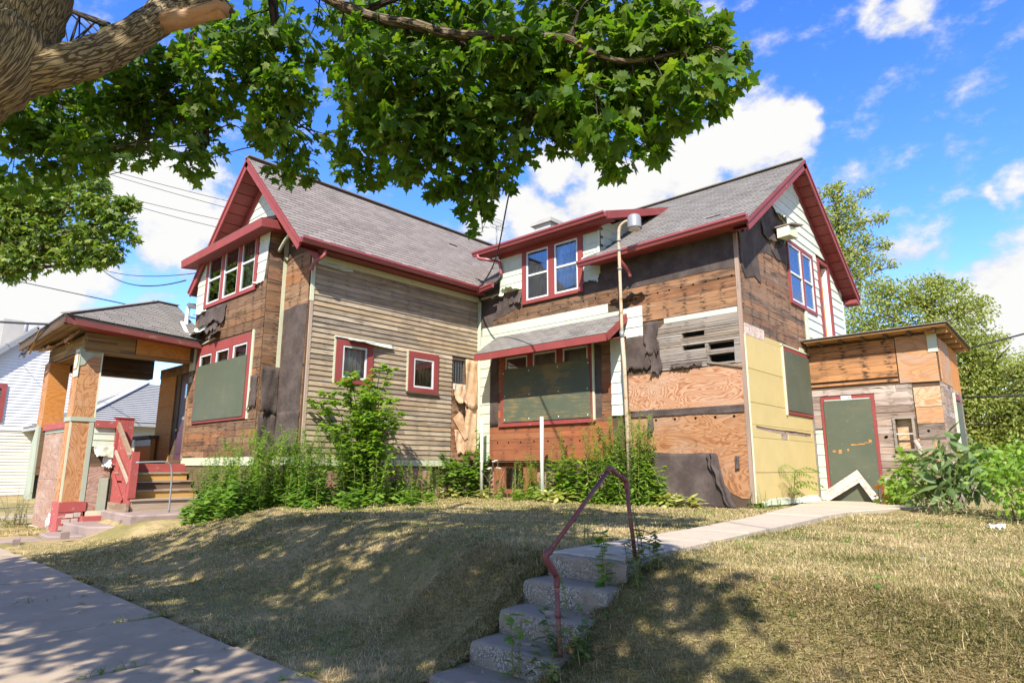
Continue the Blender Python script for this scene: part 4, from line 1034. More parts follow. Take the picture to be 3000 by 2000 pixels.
fl = MB().prism([(7.05, 1.80, 5.22), (7.28, 1.86, 5.26), (7.30, 2.34, 5.30), (7.05, 2.36, 5.32), ], (0, 0, -.2)).build('flood_light', M['pale_board'], house)
prism('hood', [(6.97, 1.78, 5.24), (7.34, 1.86, 5.28), (7.34, 2.62, 5.46), (6.97, 2.66, 5.46)], (0, 0, .03), M['lath'], fl)
beam('bracket', (6.94, 2.5, 5.1), (7.1, 2.3, 5.25), .04, .04, (0, 0, 1), M['galv'], fl)

# ---- main (right) roof
rr = prism('right_roof', [(3.54, -.40, zR(-.40)), (7.28, -.40, zR(-.40)), (7.28, 3.28, zR(3.28)), (3.54, 3.28, zR(3.28))], (0, 0, -.07), M['roof_under'], house)
prism('roof_deck', [(.40, -.38, zR(-.38)), (.77, -.38, zR(-.38)), (.77, 3.28, zR(3.28)), (-2.2, 3.28, zR(3.28))], (0, 0, -.06), M['roof_under'], rr)
prism('roof_deck', [(.77, 2.38, zR(2.38)), (3.54, 2.38, zR(2.38)), (3.54, 3.28, zR(3.28)), (.77, 3.28, zR(3.28))], (0, 0, -.06), M['roof_under'], rr)
prism('roof_deck', [(-4.9, 3.28, zR(3.28)), (7.28, 3.28, zR(3.28)), (7.28, 6.94, zR(-.38)), (-4.9, 6.94, zR(-.38))], (0, 0, -.07), M['roof_under'], rr)
rv = V3((0, 1, .693)).normalized(); rl = 3.68 / rv.y
shingles(rr, (3.50, -.43, zR(-.43) + .004), (1, 0, 0), rv, rl + .02, lambda v: ((0.0 if v < 3.35 else -3.0), 3.80), M['shingle_r'], skip=lambda c: c.x < 3.80 and 0.05 < c.y < 2.36, cap=300)
shingles(rr, (-2.2, -.40, zR(-.40) + .004), (1, 0, 0), rv, rl, lambda v: (0.0, 2.98), M['shingle_r'], skip=lambda c: zL(c.x) > c.z + .05 or c.z < 4.7, cap=40)
beam('ridge_cap', (-2.2, 3.28, zR(3.28) + .02), (7.28, 3.28, zR(3.28) + .02), .24, .025, (0, 1, 0), M['shingle_r'], rr)
mr = gutter('gutter', (3.55, -.41, 4.715), (7.32, -.41, 4.80), (0, -1, 0), M['gutter'], house)
prism('eave_soffit', [(3.83, -.41, 4.59), (7.25, -.41, 4.66), (7.25, -.03, 4.70), (3.83, -.03, 4.68)], (0, 0, .02), M['red'], rr)
gutter('gutter', (.42, -.42, 4.70), (.95, -.42, 4.76), (0, -1, 0), M['gutter'], house, .11, .11)
prism('roof_flashing', [(.2, -.42, 4.76), (1.0, -.40, 4.78), (.78, .05, 5.1), (.1, .05, 5.05)], (0, 0, .012), M['tar'], rr)
Zr = lambda y: zR(y) if y <= 3.28 else zR(6.56 - y)
for y0, y1 in ((-.42, 3.28), (6.98, 3.28)):
    sg = 1 if y0 < y1 else -1
    up = V3((0, -.693 * sg, 1)).normalized()
    beam('rake_board', V3((7.275, y0, Zr(y0))) - up * .10, V3((7.275, y1 , Zr(y1))) - up * .10, .03, .20, (1, 0, 0), M['red'], rr)
    beam('rake_trim', V3((7.295, y0, Zr(y0))) - up * .035, V3((7.295, y1 , Zr(y1))) - up * .035, .03, .06, (1, 0, 0), M['red'], rr)
    beam('frieze_board', V3((6.955, y0 + .5*sg, Zr(y0 + .5*sg))) - up * .26, V3((6.955, y1 , Zr(y1))) - up * .26, .03, .16, (1, 0, 0), M['red'], rr)
    k = 15
    for i in range(k):
        a, b = lerp(y0, y1, i / k + .002), lerp(y0, y1, (i + 1) / k - .0015)
        d0_, d1_ = .175 - .006, .175
        prism('soffit_panel', [V3((6.95, a, Zr(a))) - up * .165, V3((7.27, a, Zr(a))) - up * .165, V3((7.27, b, Zr(b))) - up * .169, V3((6.95, b, Zr(b))) - up * .169], up * .012, M['red'], rr)
box('eave_return', (6.96, 6.60, 4.52), (7.28, 6.98, 4.62), M['red'], rr)
prism('back_wall', [(-4.6, 6.5, -.3), (6.9, 6.5, -.3), (6.9, 6.5, 4.7), (-4.6, 6.5, 4.7)], (0, .06, 0), M['siding'], house)
# dormer roof and cheeks
zD = lambda y: 5.725 + .345 * (y + .35)
dr = prism('dormer_roof', [(.32, -.36, zD(-.36)), (4.26, -.36, zD(-.36)), (4.26, 2.42, zD(2.42)), (.32, 2.42, zD(2.42))], (0, 0, -.06), M['roof_under'], house)
beam('rake_board', (4.265, -.36, zD(-.36) - .07), (4.265, 2.5, zD(2.5) - .07), .03, .17, (1, 0, 0), M['red'], dr)
beam('rake_board', (.315, -.36, zD(-.36) - .07), (.315, 2.5, zD(2.5) - .07), .03, .17, (1, 0, 0), M['red'], dr)
beam('fascia', (.32, -.375, zD(-.36) - .09), (4.26, -.375, zD(-.36) - .09), .03, .15, (0, 1, 0), M['red'], dr)
prism('soffit', [(.34, -.36, 5.57), (4.25, -.36, 5.57), (4.25, -.02, 5.60), (.34, -.02, 5.60)], (0, 0, .015), M['red'], dr)
prism('soffit', [(3.85, -.36, 5.585), (4.25, -.36, 5.585), (4.25, 2.3, zD(2.3) - .13), (3.85, 2.3, zD(2.3) - .13)], (0, 0, .015), M['red'], dr)
rect(dr, 'frieze_board', WF, .77, 3.86, 5.50, 5.60, .02, .05, M['red'])
dv = V3((0, 1, .345)).normalized()
shingles(dr, (.30, -.39, zD(-.39) + .003), (1, 0, 0), dv, 2.8 / dv.y, lambda v: (0, 3.98), M['shingle_r'], cap=80)
gutter('gutter', (.22, -.39, 5.71), (4.28, -.39, 5.71), (0, -1, 0), M['gutter'], house)
ck = prism('dormer_cheek', [(3.80, 0, 4.98), (3.80, 0, 5.6), (3.80, 2.3, zD(2.3) - .1)], (.02, 0, 0), M['siding'], house)
for i in range(6):
    z0 = 5.0 + i * .2; ya = max(0.03, (z0 - 4.74) / .693 - .30); yb = 2.2
    yc = max(0.03, (z0 + .2 - 5.60) / .345 - .25)
    Wk = Wall(3.82, 0, 'y', 1)
    a0 = max(.03, (z0 - 5.6 + .1) / .345 - .35) if z0 > 5.6 else .03
    b0 = (z0 - 4.74) / .693 - .30; b1 = (z0 + .2 - 4.74) / .693 - .3
    if b0 > a0 + .02: board(ck, 'siding_board', Wk, (a0, b0), z0, (max(.03, yc) if z0 + .2 > 5.6 else .03, b1), z0 + .21, .001, .018, .004, M['siding'])
prism('dormer_cheek', [(.78, 0, 4.9), (.78, 0, 5.6), (.78, 2.3, zD(2.3) - .1)], (.02, 0, 0), M['siding'], house)
# downspout elbows in red
tube('downspout', catmull([(.40, -.46, 5.60), (.46, -.46, 5.50), (.68, -.33, 5.44), (.84, -.12, 5.38), (.88, -.09, 5.05)], 5), .042, M['gutter'], house, 10)
tube('downspout', catmull([(4.62, -.47, 4.66), (4.62, -.47, 4.54), (4.64, -.36, 4.44), (4.66, -.2, 4.34), (4.67, -.15, 4.22)], 5), .042, M['gutter'], house, 10)
tube('downspout', catmull([(.42, -4.78, 4.60), (.42, -4.80, 4.48), (.32, -4.87, 4.40), (.2, -4.90, 4.30), (.16, -4.9, 4.2)], 5), .042, M['gutter'], house, 10)
tube('vent_pipe', catmull([(3.5, -.25, 4.84), (3.62, -.28, 4.86), (3.9, -.28, 4.9)], 4), .02, M['white'], house, 8)

# ---- left wing roof
lr = prism('left_roof', [(.42, -5.30, zL(.42)), (-2.32, -5.30, zL(-2.32)), (-2.32, 3.41, zL(-2.32)), (.42, -.46, zL(.42))], (0, 0, -.075), M['roof_under'], house)
prism('roof_deck', [(-2.32, -5.30, 7.36), (-5.04, -5.30, zL(-5.04)), (-5.04, 3.41, zL(-5.04)), (-2.32, 3.41, 7.36)], (0, 0, -.075), M['roof_under'], lr)
lv = V3((-1, 0, .98)).normalized(); ll = 2.76 / abs(lv.x)
shingles(lr, (.45, -5.33, zL(.45) + .004), (0, 1, 0), lv, ll, lambda v: (0.0, 5.0 + max(0, (v * abs(lv.x) - .1)) * 1.42), M['shingle'], ex=.145, wd=.31, skip=lambda c: c.y > -.3 and zR(c.y) > c.z + .02, cap=300)
beam('ridge_cap', (-2.32, -5.34, 7.385), (-2.32, 3.3, 7.385), .24, .025, (1, 0, 0), M['shingle'], lr)
gutter('gutter', (.43, -5.34, 4.735), (.43, -.36, 4.745), (1, 0, 0), M['gutter'], house)
prism('eave_soffit', [(.42, -5.28, 4.60), (.42, -.1, 4.60), (.03, -.1, 4.64), (.03, -5.28, 4.64)], (0, 0, .02), M['red'], lr)
for sg in (1, -1):
    x0 = -2.32 + 2.78 * sg; up = V3((.98 * sg, 0, 1)).normalized()
    e0 = V3((x0, 0, zL(x0))); e1 = V3((-2.32, 0, 7.36))
    off = lambda p, y, k: V3((p.x, y, p.z)) - up * k
    beam('rake_board', off(e0, -5.315, .10), off(e1, -5.315, .10), .03, .19, (0, 1, 0), M['red'], lr)
    beam('rake_trim', off(e0, -5.335, .035), off(e1, -5.335, .035), .03, .06, (0, 1, 0), M['red'], lr)
    beam('frieze_board', off(e0, -4.845, .27), off(e1, -4.845, .27), .03, .17, (0, 1, 0), M['red'], lr)
    for i in range(14):
        a, b = lerp(e0, e1, i / 14 + .002), lerp(e0, e1, (i + 1) / 14 - .0015)
        prism('soffit_panel', [off(a, -5.30, .165), off(a, -4.84, .165), off(b, -4.84, .169), off(b, -5.30, .169)], up * .012, M['red'], lr)
# ---- left gable front, two storey bay and its pent roof
glw = backing('front_gable_wall', WLg, -4.66, -0.02, -0.3, 4.70, [(-4.55, -1.10, 0.5, 5.4)], M['dark_wood'], house, -.12, 0.0, poly=[(-4.6, 4.70), (-.05, 4.70), (-2.32, 7.1)])
bx = [(-4.06, -3.32, 4.13, 5.34), (-3.17, -2.43, 4.13, 5.36), (-2.27, -1.61, 4.13, 5.36)]
lows = [(-4.09, -3.42, 2.2, 2.89), (-3.19, -2.51, 2.2, 2.90), (-2.32, -1.63, 2.2, 2.92)]
bwl = backing('bay_wall', WB, -4.66, -1.055, -0.3, 5.30, bx + lows, M['dark_wood'], house, -.10, 0)
bh1 = (-4.173, -1.483, 4.044, 5.42); bh2 = (-4.229, -1.443, 1.283, 3.104)
rows(bwl, 'sheathing_board', WB, -4.64, -1.04, 0.50, 1.25, 0.14, [M['sheath_brown'], M['sheath']], 0, .02, jit=.003)
rows(bwl, 'sheathing_board', WB, -4.64, -1.04, 1.25, 4.2, 0.21, [M['sheath_brown'], M['sheath_brown'], M['sheath']], 0, .02, holes=[bh1, bh2], lens=(4, 6), jit=.004, gap=.009)
rows(bwl, 'sheathing_board', WB, -1.48, -1.04, 4.2, 5.3, 0.21, M['dark_wood'], 0, .015, jit=.002)
bwn = window(house, WB, bh1, [(*bx[0], 4.72, None, None), (*bx[1], 4.74, (2, 3), None), (*bx[2], 4.76, (3, 3), 'curtain')], M['red'], .0, .055)
bw2 = window(house, WB, bh2, [(*lows[0], None, None), (*lows[1], None, None), (*lows[2], None, None)], M['red'], .0, .055)
rect(bw2, 'board_cover', WB, -4.15, -1.57, 1.335, 2.625, .057, .016, M['green'])
rect(bw2, 'side_trim', WB, -1.44, -1.375, 1.27, 3.15, .0, .05, M['pale_board'])
rows(bwl, 'siding_board', WB, -4.67, -4.18, 3.98, 5.45, 0.23, M['siding'], .02, .018, .005, lens=(9, 10), over=.012)
rows(bwl, 'siding_board', WB, -1.478, -1.03, 4.16, 5.40, 0.235, M['siding_w'], .02, .02, .005, lens=(9, 10), over=.012, jit=.004, ur=lambda v: (-1.478, lerp(-1.16, -1.02, min(1, (v - 4.1) / 1.0))))
flap(bwl, 'loose_siding', WB, -1.47, -1.18, 4.24, 4.12, .03, M['siding_w'], curl=.12, rag=.03)
flap(bwl, 'tar_paper', WB, -4.3, -2.9, 4.0, 3.55, .03, M['tar'], curl=.10, rag=.08)
flap(bwl, 'tar_paper', WB, -3.9, -3.2, 3.7, 3.25, .05, M['tar'], curl=.20, rag=.06, up=.1)
flap(bwl, 'tar_paper', WB, -3.5, -3.05, 3.45, 3.15, .08, M['tar'], curl=.26, rag=.05, up=.05)
flap(bwl, 'loose_siding', WB, -4.55, -3.75, 3.62, 3.25, .06, M['siding_w'], curl=.28, rag=.05, up=.1)
flap(bwl, 'loose_siding', WB, -4.66, -4.0, 4.02, 3.93, .03, M['siding_w'], curl=.2, rag=.02)
beam('loose_trim', WB.P(-4.60, 3.75, .35), WB.P(-4.0, 3.12, .28), .07, .03, (0, 1, 0), M['white'], bwl)
beam('loose_trim', WB.P(-4.2, 3.12, .06), WB.P(-3.3, 3.22, .05), .05, .02, (0, 1, 0), M['pale_board'], bwl)
flap(bwl, 'tar_paper', WB, -1.36, -1.06, 2.15, 1.45, .026, M['tar'], curl=.04, rag=.05)
rect(bwl, 'sill_board', WB, -4.66, -1.02, .33, .50, .0, .03, M['pale_board'])
# bay side
bsw = backing('bay_side_wall', WBS, -5.17, -4.82, -0.3, 5.3, [], M['dark_wood'], house, -.1, 0)
rows(bsw, 'sheathing_board', WBS, -5.215, -4.90, .5, 5.25, .235, [M['sheath_brown'], M['sheath_gable'], M['sheath']], 0, .018, lens=(2, 3), jit=.003)
rect(bsw, 'batten', WBS, -4.905, -4.815, 1.0, 5.2, .0, .03, M['pale_board'])
flap(bsw, 'tar_paper', WBS, -5.20, -4.83, 2.34, 1.38, .034, M['tar'], curl=.07, rag=.02)
flap(bsw, 'tar_paper', WBS, -5.20, -4.83, 1.36, 0.5, .026, M['tar'], curl=.03, rag=.02)
rows(glw, 'sheathing_board', WLg, -1.02, -0.03, 3.5, 4.72, .30, M['sheath'], 0, .02, lens=(3, 4), jit=.002)
rows(glw, 'sheathing_board', WLg, -1.02, -0.03, .5, 3.5, .25, M['sheath_brown'], 0, .018, lens=(3, 4), jit=.002)
patch(glw, 'tar_paper', WLg, [(-.97, 1.38), (-.6, 1.36), (-.09, 1.37), (-.03, 3.56), (-.5, 3.60), (-.97, 3.56)], .022, .006, M['tar'], .012)
flap(glw, 'tar_paper', WLg, -.97, -.05, 1.40, .6, .026, M['tar'], curl=.04, rag=.02)
tube('bent_trim', catmull([(-.98, -5.05, 4.83), (-.7, -5.08, 4.98), (-.35, -5.12, 5.1)], 4), .035, M['siding'], glw, 8)
rect(glw, 'sill_board', WLg, -1.0, 0.0, .33, .5, .0, .03, M['pale_board'])
v = 5.55
while v < 6.95:
    hw_ = lambda q: (7.0 - q) / .98 - .02
    a, b = hw_(v), max(.02, hw_(v + .2)); board(glw, 'siding_board', WLg, (-2.32 - a, -2.32 + a), v, (-2.32 - b, -2.32 + b), v + .21, .0, .022, .005, M['siding_w']); v += .2
pr = prism('bay_roof', [(-4.95, -5.56, 5.37), (-.76, -5.56, 5.37), (-.80, -4.84, 5.72), (-4.9, -4.84, 5.72)], (0, 0, -.05), M['roof_under'], house)
pv = V3((0, .72, .35)); shingles(pr, (-4.96, -5.58, 5.375), (1, 0, 0), pv, pv.length, lambda v: (0, 4.2), M['shingle'], cap=60)
beam('fascia', (-4.99, -5.575, 5.28), (-.735, -5.575, 5.28), .03, .19, (0, 1, 0), M['red'], pr)
beam('fascia', (-.745, -5.59, 5.28), (-.745, -4.86, 5.36), .03, .19, (1, 0, 0), M['red'], pr)
beam('fascia', (-4.98, -5.59, 5.28), (-4.98, -4.86, 5.36), .03, .19, (1, 0, 0), M['red'], pr)
prism('soffit', [(-4.96, -5.56, 5.20), (-.77, -5.56, 5.20), (-.77, -4.83, 5.26), (-4.96, -4.83, 5.26)], (0, 0, .02), M['red'], pr)
flap(pr, 'roof_flashing', Wall(0, -4.95, 'x', 1), -1.5, -.72, 5.72, 5.52, .02, M['tar'], curl=.3, rag=.02)
prism('left_side_wall', [(-4.64, -4.8, -1), (-4.64, 6.5, -1), (-4.64, 6.5, 4.7), (-4.64, -4.8, 4.7)], (-.02, 0, 0), M['siding'], house)
prism('left_side_wall', [(-4.66, -5.22, 2.5), (-4.66, -4.8, 2.5), (-4.66, -4.8, 5.3), (-4.66, -5.22, 5.3)], (-.02, 0, 0), M['siding'], house)
gutter('gutter', (-5.05, -5.30, 4.36), (-5.05, -4.3, 4.38), (-1, 0, 0), M['galv'], house)
tube('downspout', catmull([(-5.12, -5.26, 4.26), (-5.12, -5.28, 4.12), (-4.95, -5.34, 3.85), (-4.72, -5.4, 3.45), (-4.7, -5.4, 3.3)], 5), .045, M['white'], house, 10)

# ---- shed annex on the right
sh = backing('annex_front_wall', WS, 6.93, 9.36, -0.6, 2.93, [(7.22, 8.09, -.38, 1.68), (8.50, 8.78, .68, 1.26)], M['dark_wood'], house, -.1, 0)
rows(sh, 'sheathing_board', WS, 6.95, 8.645, 2.125, 2.90, .128, M['shed_up'], .012, .02, lens=(2, 3), jit=.003)
rect(sh, 'sheathing_board', WS, 6.96, 8.64, 2.03, 2.075, .01, .02, M['shed_up'])
patch(sh, 'plywood_sheet', WS, [(8.665, 1.985), (9.34, 1.975), (9.33, 2.915), (8.655, 2.92)], .014, .018, M['ply_shed'])
dh = (7.138, 8.172, -.5, 1.803); wh = (8.44, 8.84, .63, 1.33)
rows(sh, 'sheathing_board', WS, 6.95, 8.86, -.38, 1.98, .138, M['shed_low'], .0, .02, holes=[dh, wh, (6.9, 7.14, -.5, 1.09)], lens=(.9, 2.4), jit=.005)
for v0_, v1_, k in ((1.49, 1.88, 'ply_pale'), (1.165, 1.48, 'ply_shed'), (.87, 1.155, 'shed_low'), (.5, .86, 'shed_low'), (.1, .49, 'shed_low'), (-.38, .09, 'shed_low')):
    rect(sh, 'wall_board', WS, 8.875 + rnd.uniform(-.01, .01), 9.325, v0_, v1_, .004, .02, M[k], .003)
rect(sh, 'corner_board', WS, 9.325, 9.372, -.4, 1.96, .0, .024, M['shed_low'])
rect(sh, 'corner_board', WS, 9.21, 9.375, 2.55, 2.92, .034, .012, M['siding'])
rows(sh, 'siding_board', WS, 6.935, 7.13, -.37, 1.09, .235, M['siding'], .005, .02, .005, lens=(9, 10), over=.012)
rect(sh, 'corner_trim', WS, 6.925, 6.95, -.37, 1.35, .005, .04, M['lath'])
hb = MB()
for u, v in ((8.32, .93), (9.05, 1.02), (8.3, .92)): c = WS.P(u, v, .0255); hb.tube([c, c + V3((0, -.002, 0))], .026, 10)
hb.build('drill_hole_shade', M['black'], sh, kind='stuff')  # black discs again stand in for the dark of the holes
dfr = holed(MB(), WS, 7.138, 8.172, -.37, 1.803, [(7.225, 8.085, -.4, 1.70)], .0, .05).build('door_frame', M['red'], house)
rect(dfr, 'door_cover', WS, 7.20, 8.115, -.36, 1.715, .052, .018, M['green'], label='green painted plywood over the side door')
for a_, b_, c_, d__ in ((7.30, 7.36, .63, .67), (7.41, 7.47, .60, .68), (7.58, 7.61, .66, .70), (7.66, 7.80, .775, .79), (7.80, 7.92, .79, .805), (7.92, 8.02, .81, .83), (8.0, 8.05, .83, .88)):
    rect(dfr, 'peeled_patch', WS, a_, b_, c_, d__, .0705, .001, M['ply_orange'], .008)
rect(dfr, 'head_strip', WS, 7.22, 8.09, 1.70, 1.735, .05, .016, M['post_paint'])
pl = rect(dfr, 'number_plaque', WS, 7.555, 7.752, 1.715, 1.80, .066, .01, M['white'])
cu = bpy.data.curves.new('number_text', 'FONT'); cu.body = '5 0 8'; cu.size = .078; cu.align_x = 'CENTER'; cu.align_y = 'CENTER'; cu.extrude = .0008; cu.materials.append(M['num'])
to = bpy.data.objects.new('number_text', cu); COL.objects.link(to); to.parent = pl
to.data.resolution_u = 3
to.matrix_local = Matrix.Translation(WS.P(7.6535, 1.757, .0775)) @ Matrix.Rotation(math.pi / 2, 4, 'X')
bpy.context.view_layer.update()
tme = bpy.data.meshes.new_from_object(to.evaluated_get(bpy.context.evaluated_depsgraph_get()))
ml_ = to.matrix_local.copy(); bpy.data.objects.remove(to)
to = bpy.data.objects.new('number_text', tme); COL.objects.link(to); to.parent = pl; to.matrix_local = ml_
swn = bars(WS, 8.45, 8.83, .64, 1.32, .045, .0, .03).build('window', M['lath'], house, label='small empty window frame beside the side door')
rect(swn, 'rail', WS, 8.49, 8.79, .965, .99, .005, .02, M['post_paint'])
rect(swn, 'back_panel', WS, 8.5, 8.78, .68, 1.28, -.13, .02, M['ply_pale'])
ss = backing('annex_side_wall', WSS, 3.42, 5.62, -.6, 2.85, [], M['dark_wood'], house, -.08, 0)
rect(ss, 'plywood_sheet', WSS, 3.44, 4.55, 1.95, 2.84, .0, .02, M['ply_shed']); rect(ss, 'plywood_sheet', WSS, 4.56, 5.62, 1.9, 2.82, .0, .018, M['ply_orange'])
rows(ss, 'sheathing_board', WSS, 3.44, 5.62, -.4, 1.93, .14, M['shed_low'], 0, .018, holes=[(4.42, 5.2, .3, 1.8)], lens=(.8, 2), jit=.004)
sgw = holed(MB(), WSS, 4.42, 5.2, .3, 1.8, [(4.5, 5.12, .36, 1.7)], .0, .04).build('window', M['red'], house, label='narrow boarded window on the far side of the annex')
rect(sgw, 'board_cover', WSS, 4.48, 5.14, .34, 1.66, .04, .014, M['green']); rect(sgw, 'side_trim', WSS, 4.37, 4.418, .3, 1.82, .0, .06, M['pale_board'])
ar = prism('annex_roof', [(7.0, 3.02, 2.985), (9.60, 3.02, 3.01), (9.62, 5.75, 2.88), (6.95, 5.75, 2.87)], (0, 0, .03), M['dark_wood'], house)
prism('roof_deck', [(7.0, 3.03, 2.965), (9.59, 3.03, 2.99), (9.60, 5.7, 2.86), (6.95, 5.7, 2.85)], (0, 0, .018), M['rafter'], ar)
prism('roof_felt', [(6.95, 2.995, 3.017), (9.63, 2.995, 3.042), (9.65, 5.8, 2.912), (6.93, 5.8, 2.902)], (0, 0, .014), M['shingle_r'], ar)
for i in range(6):
    x = 7.25 + i * .42; box('rafter', (x, 3.10, 2.90), (x + .045, 3.42, 2.966), M['dark_wood'], ar)
for i in range(5):
    y = 3.30 + i * .52; beam('rafter', (9.2, y, 2.93 - .025 * i), (9.57, y, 2.93 - .025 * i), .05, .075, (0, 1, 0), M['rafter'], ar)

def screws(w, par, u0, u1, v0, v1, d_, nu, nv, r_=.007):
    mb = MB()
    for i in range(nu):
        for j in range(nv):
            if 0 < i < nu - 1 and 0 < j < nv - 1 and rnd.random() < .5: continue
            c = w.P(lerp(u0, u1, i / (nu - 1)) + rnd.uniform(-.03, .03), lerp(v0, v1, j / (nv - 1)) + rnd.uniform(-.03, .03), d_)
            mb.tube([c - w.n * .001, c + w.n * .002], r_, 7)
    mb.build('screw_heads', M['galv'], par, kind='stuff')
screws(WS, dfr, 7.24, 8.07, -.1, 1.66, .0705, 4, 7)
screws(WG, gwn, 1.92, 3.30, 1.5, 2.6, .0615, 5, 4)
screws(WB, bw2, -4.10, -1.62, 1.4, 2.57, .0735, 6, 4)
# ---- chimney behind the ridge
ch = box('chimney', (-1.0, 3.42, 6.9), (-.34, 4.02, 7.86), M['chimney'], house)
box('chimney_cap', (-1.1, 3.33, 7.86), (-.25, 4.11, 7.98), M['chimney'], ch)
box('flue', (-.85, 3.55, 7.98), (-.5, 3.9, 8.03), M['stone'], ch)

# ---- porch and its stairs (part of the house)
PX0, PX1, PY0, PY1 = -7.65, -4.45, -7.53, -5.22
WPF = Wall(0, PY0, 'x', 1); WPS = Wall(PX1, 0, 'y', 1)
box('porch_floor', (-7.45, -7.34, .24), (-4.55, -5.22, .37), M['dark_wood'], house)
box('porch_floor_edge', (-4.56, -6.42, .19), (-4.38, -5.22, .365), M['red_old'], house)
# beams boxed in narrow boards
pbf = box('porch_beam', (-7.6, -7.49, 2.79), (-4.47, -7.12, 3.15), M['dark_wood'], house)
rows(pbf, 'lath', WPF, -7.66, -4.44, 2.79, 3.13, .056, M['porch_lath'], -.03, .012, lens=(1.2, 3.3), jit=.004, drop=.06)
pbs = box('porch_beam', (-4.86, -7.12, 2.79), (-4.47, -5.25, 3.15), M['dark_wood'], house)
rows(pbs, 'lath', WPS, -7.55, -6.55, 2.80, 3.16, .052, M['porch_lath'], -.01, .012, lens=(.6, 1.2), jit=.003)
rect(pbs, 'plywood_sheet', WPS, -6.53, -5.36, 2.80, 3.16, -.01, .015, M['ply_orange'])
box('beam_soffit', (-4.86, -7.5, 2.76), (-4.46, -5.25, 2.788), M['porch_lath'], pbs)
for i in range(6): box('soffit_lath', (-7.6, -7.47 + i * .058, 2.765), (-4.9, -7.42 + i * .058, 2.785), M['porch_lath'], pbf)
pbb = box('porch_beam', (-7.62, -7.12, 2.62), (-7.25, -5.22, 3.15), M['dark_wood'], house)
for i in range(8): box('lath', (-7.248, -7.1, 2.64 + i * .062), (-7.238, -5.25, 2.695 + i * .062), M['dark_wood'], pbb)
flap(pbf, 'torn_panel', WPF, -7.6, -5.3, 3.22, 3.02, .03, M['kraft'], curl=.22, rag=.06, up=.03)
flap(pbf, 'torn_panel', WPF, -5.55, -4.75, 3.3, 2.98, .05, M['kraft'], curl=.2, rag=.06)
# posts
def post(x0, x1, y0, y1, z0, z1, face, sidem, trim, name='porch_post', **kw):
    p = box(name, (x0 + .01, y0 + .01, z0), (x1 - .01, y1 - .01, z1), M['dark_wood'], house, **kw)
    wf = Wall(0, y0 + .01, 'x', 1); wr = Wall(x1 - .01, 0, 'y', 1)
    return p, wf, wr
p1, f1, r1 = post(-5.0, -4.53, -7.57, -7.15, -.42, 2.80, None, None, None)
rect(p1, 'plywood_face', f1, -5.0, -4.53, -.42, 1.28, 0, .016, M['ply_post']); rect(p1, 'plywood_face', f1, -4.97, -4.53, 1.30, 2.42, 0, .014, M['ply_post'])
rect(p1, 'plywood_face', r1, -7.57, -7.16, -.42, 1.27, .002, .016, M['ply_post'])
rect(p1, 'plywood_face', r1, -7.57, -7.16, 1.34, 1.56, .002, .014, M['ply_post'])
rect(p1, 'plywood_face', r1, -7.57, -7.16, 1.565, 2.33, .002, .016, M['ply_post']); rect(p1, 'plywood_face', r1, -7.57, -7.16, 2.335, 2.78, .002, .015, M['ply_shed'])
rect(p1, 'trim_strip', r1, -7.245, -7.155, -.42, 1.30, .019, .014, M['sage']); rect(p1, 'trim_strip', r1, -7.60, -7.56, -.42, 1.30, .004, .016, M['pale_board'])
rect(p1, 'trim_strip', r1, -7.175, -7.148, 1.3, 2.8, .018, .012, M['siding'])
rect(p1, 'band', r1, -7.60, -7.14, 1.25, 1.34, .02, .022, M['sage']); rect(p1, 'band', f1, -5.02, -4.5, 1.25, 1.34, .017, .022, M['sage'])
prism('corner_trim', [r1.P(-7.6, 2.82, .02), r1.P(-7.17, 2.82, .02), r1.P(-7.17, 2.68, .02), r1.P(-7.3, 2.66, .02), r1.P(-7.42, 2.58, .02), r1.P(-7.48, 2.46, .02), r1.P(-7.6, 2.42, .02)], (.012, 0, 0), M['sage'], p1)
rect(p1, 'corner_trim', f1, -4.86, -4.5, 2.2, 2.80, .016, .012, M['siding'])
rect(p1, 'poster', f1, -4.84, -4.58, 2.38, 2.72, .030, .004, M['white'])
mbp = bars(f1, -4.85, -4.57, 2.37, 2.73, .02, .032, .042); a = f1.P(-4.84, 2.7, .04); b = f1.P(-4.62, 2.4, .04); mbp.beam(a, b, .016, .006, (0, 1, 0)); mbp.build('poster_frame', M['rafter'], p1)
pbse = box('post_plinth', (-5.06, -7.60, -1.12), (-4.49, -7.12, -.42), M['concrete_paint'], house)
wpl = Wall(-4.49, 0, 'y', 1); wpf2 = Wall(0, -7.60, 'x', 1)
rect(pbse, 'brick', wpl, -7.6, -7.12, -.62, -.42, .0, .012, M['red_old'])
for (a, b, c, d_) in ((-7.46, -7.33, -.74, -.66), (-7.32, -7.2, -.73, -.64), (-7.52, -7.38, -.85, -.77), (-7.36, -7.24, -.85, -.76), (-7.56, -7.4, -.98, -.9), (-7.38, -7.2, -.97, -.88)): rect(pbse, 'brick', wpl, a, b, c, d_, 0, .014, M['brickface'], .006)
p2, f2, r2 = post(-7.62, -7.12, -7.57, -7.15, .1, 2.80, None, None, None)
rect(p2, 'plywood_face', f2, -7.62, -7.5, 1.2, 2.78, 0, .014, M['ply_post']); rect(p2, 'plywood_face', f2, -7.5, -7.12, 1.2, 2.78, 0, .012, M['ply_post'])
rect(p2, 'plywood_face', r2, -7.57, -7.16, 1.2, 2.78, .0, .014, M['ply_orange'])
prism('corner_cladding', [(-7.66, -7.62, -.46), (-7.16, -7.60, -.46), (-7.20, -7.60, 1.26), (-7.40, -7.61, 1.26), (-7.60, -7.62, .9)], (0, .05, 0), M['sage'], p2)
prism('corner_cladding', [(-7.67, -7.62, -.46), (-7.67, -7.2, -.46), (-7.62, -7.2, 1.2), (-7.62, -7.62, .9)], (-.01, 0, 0), M['sage'], p2)
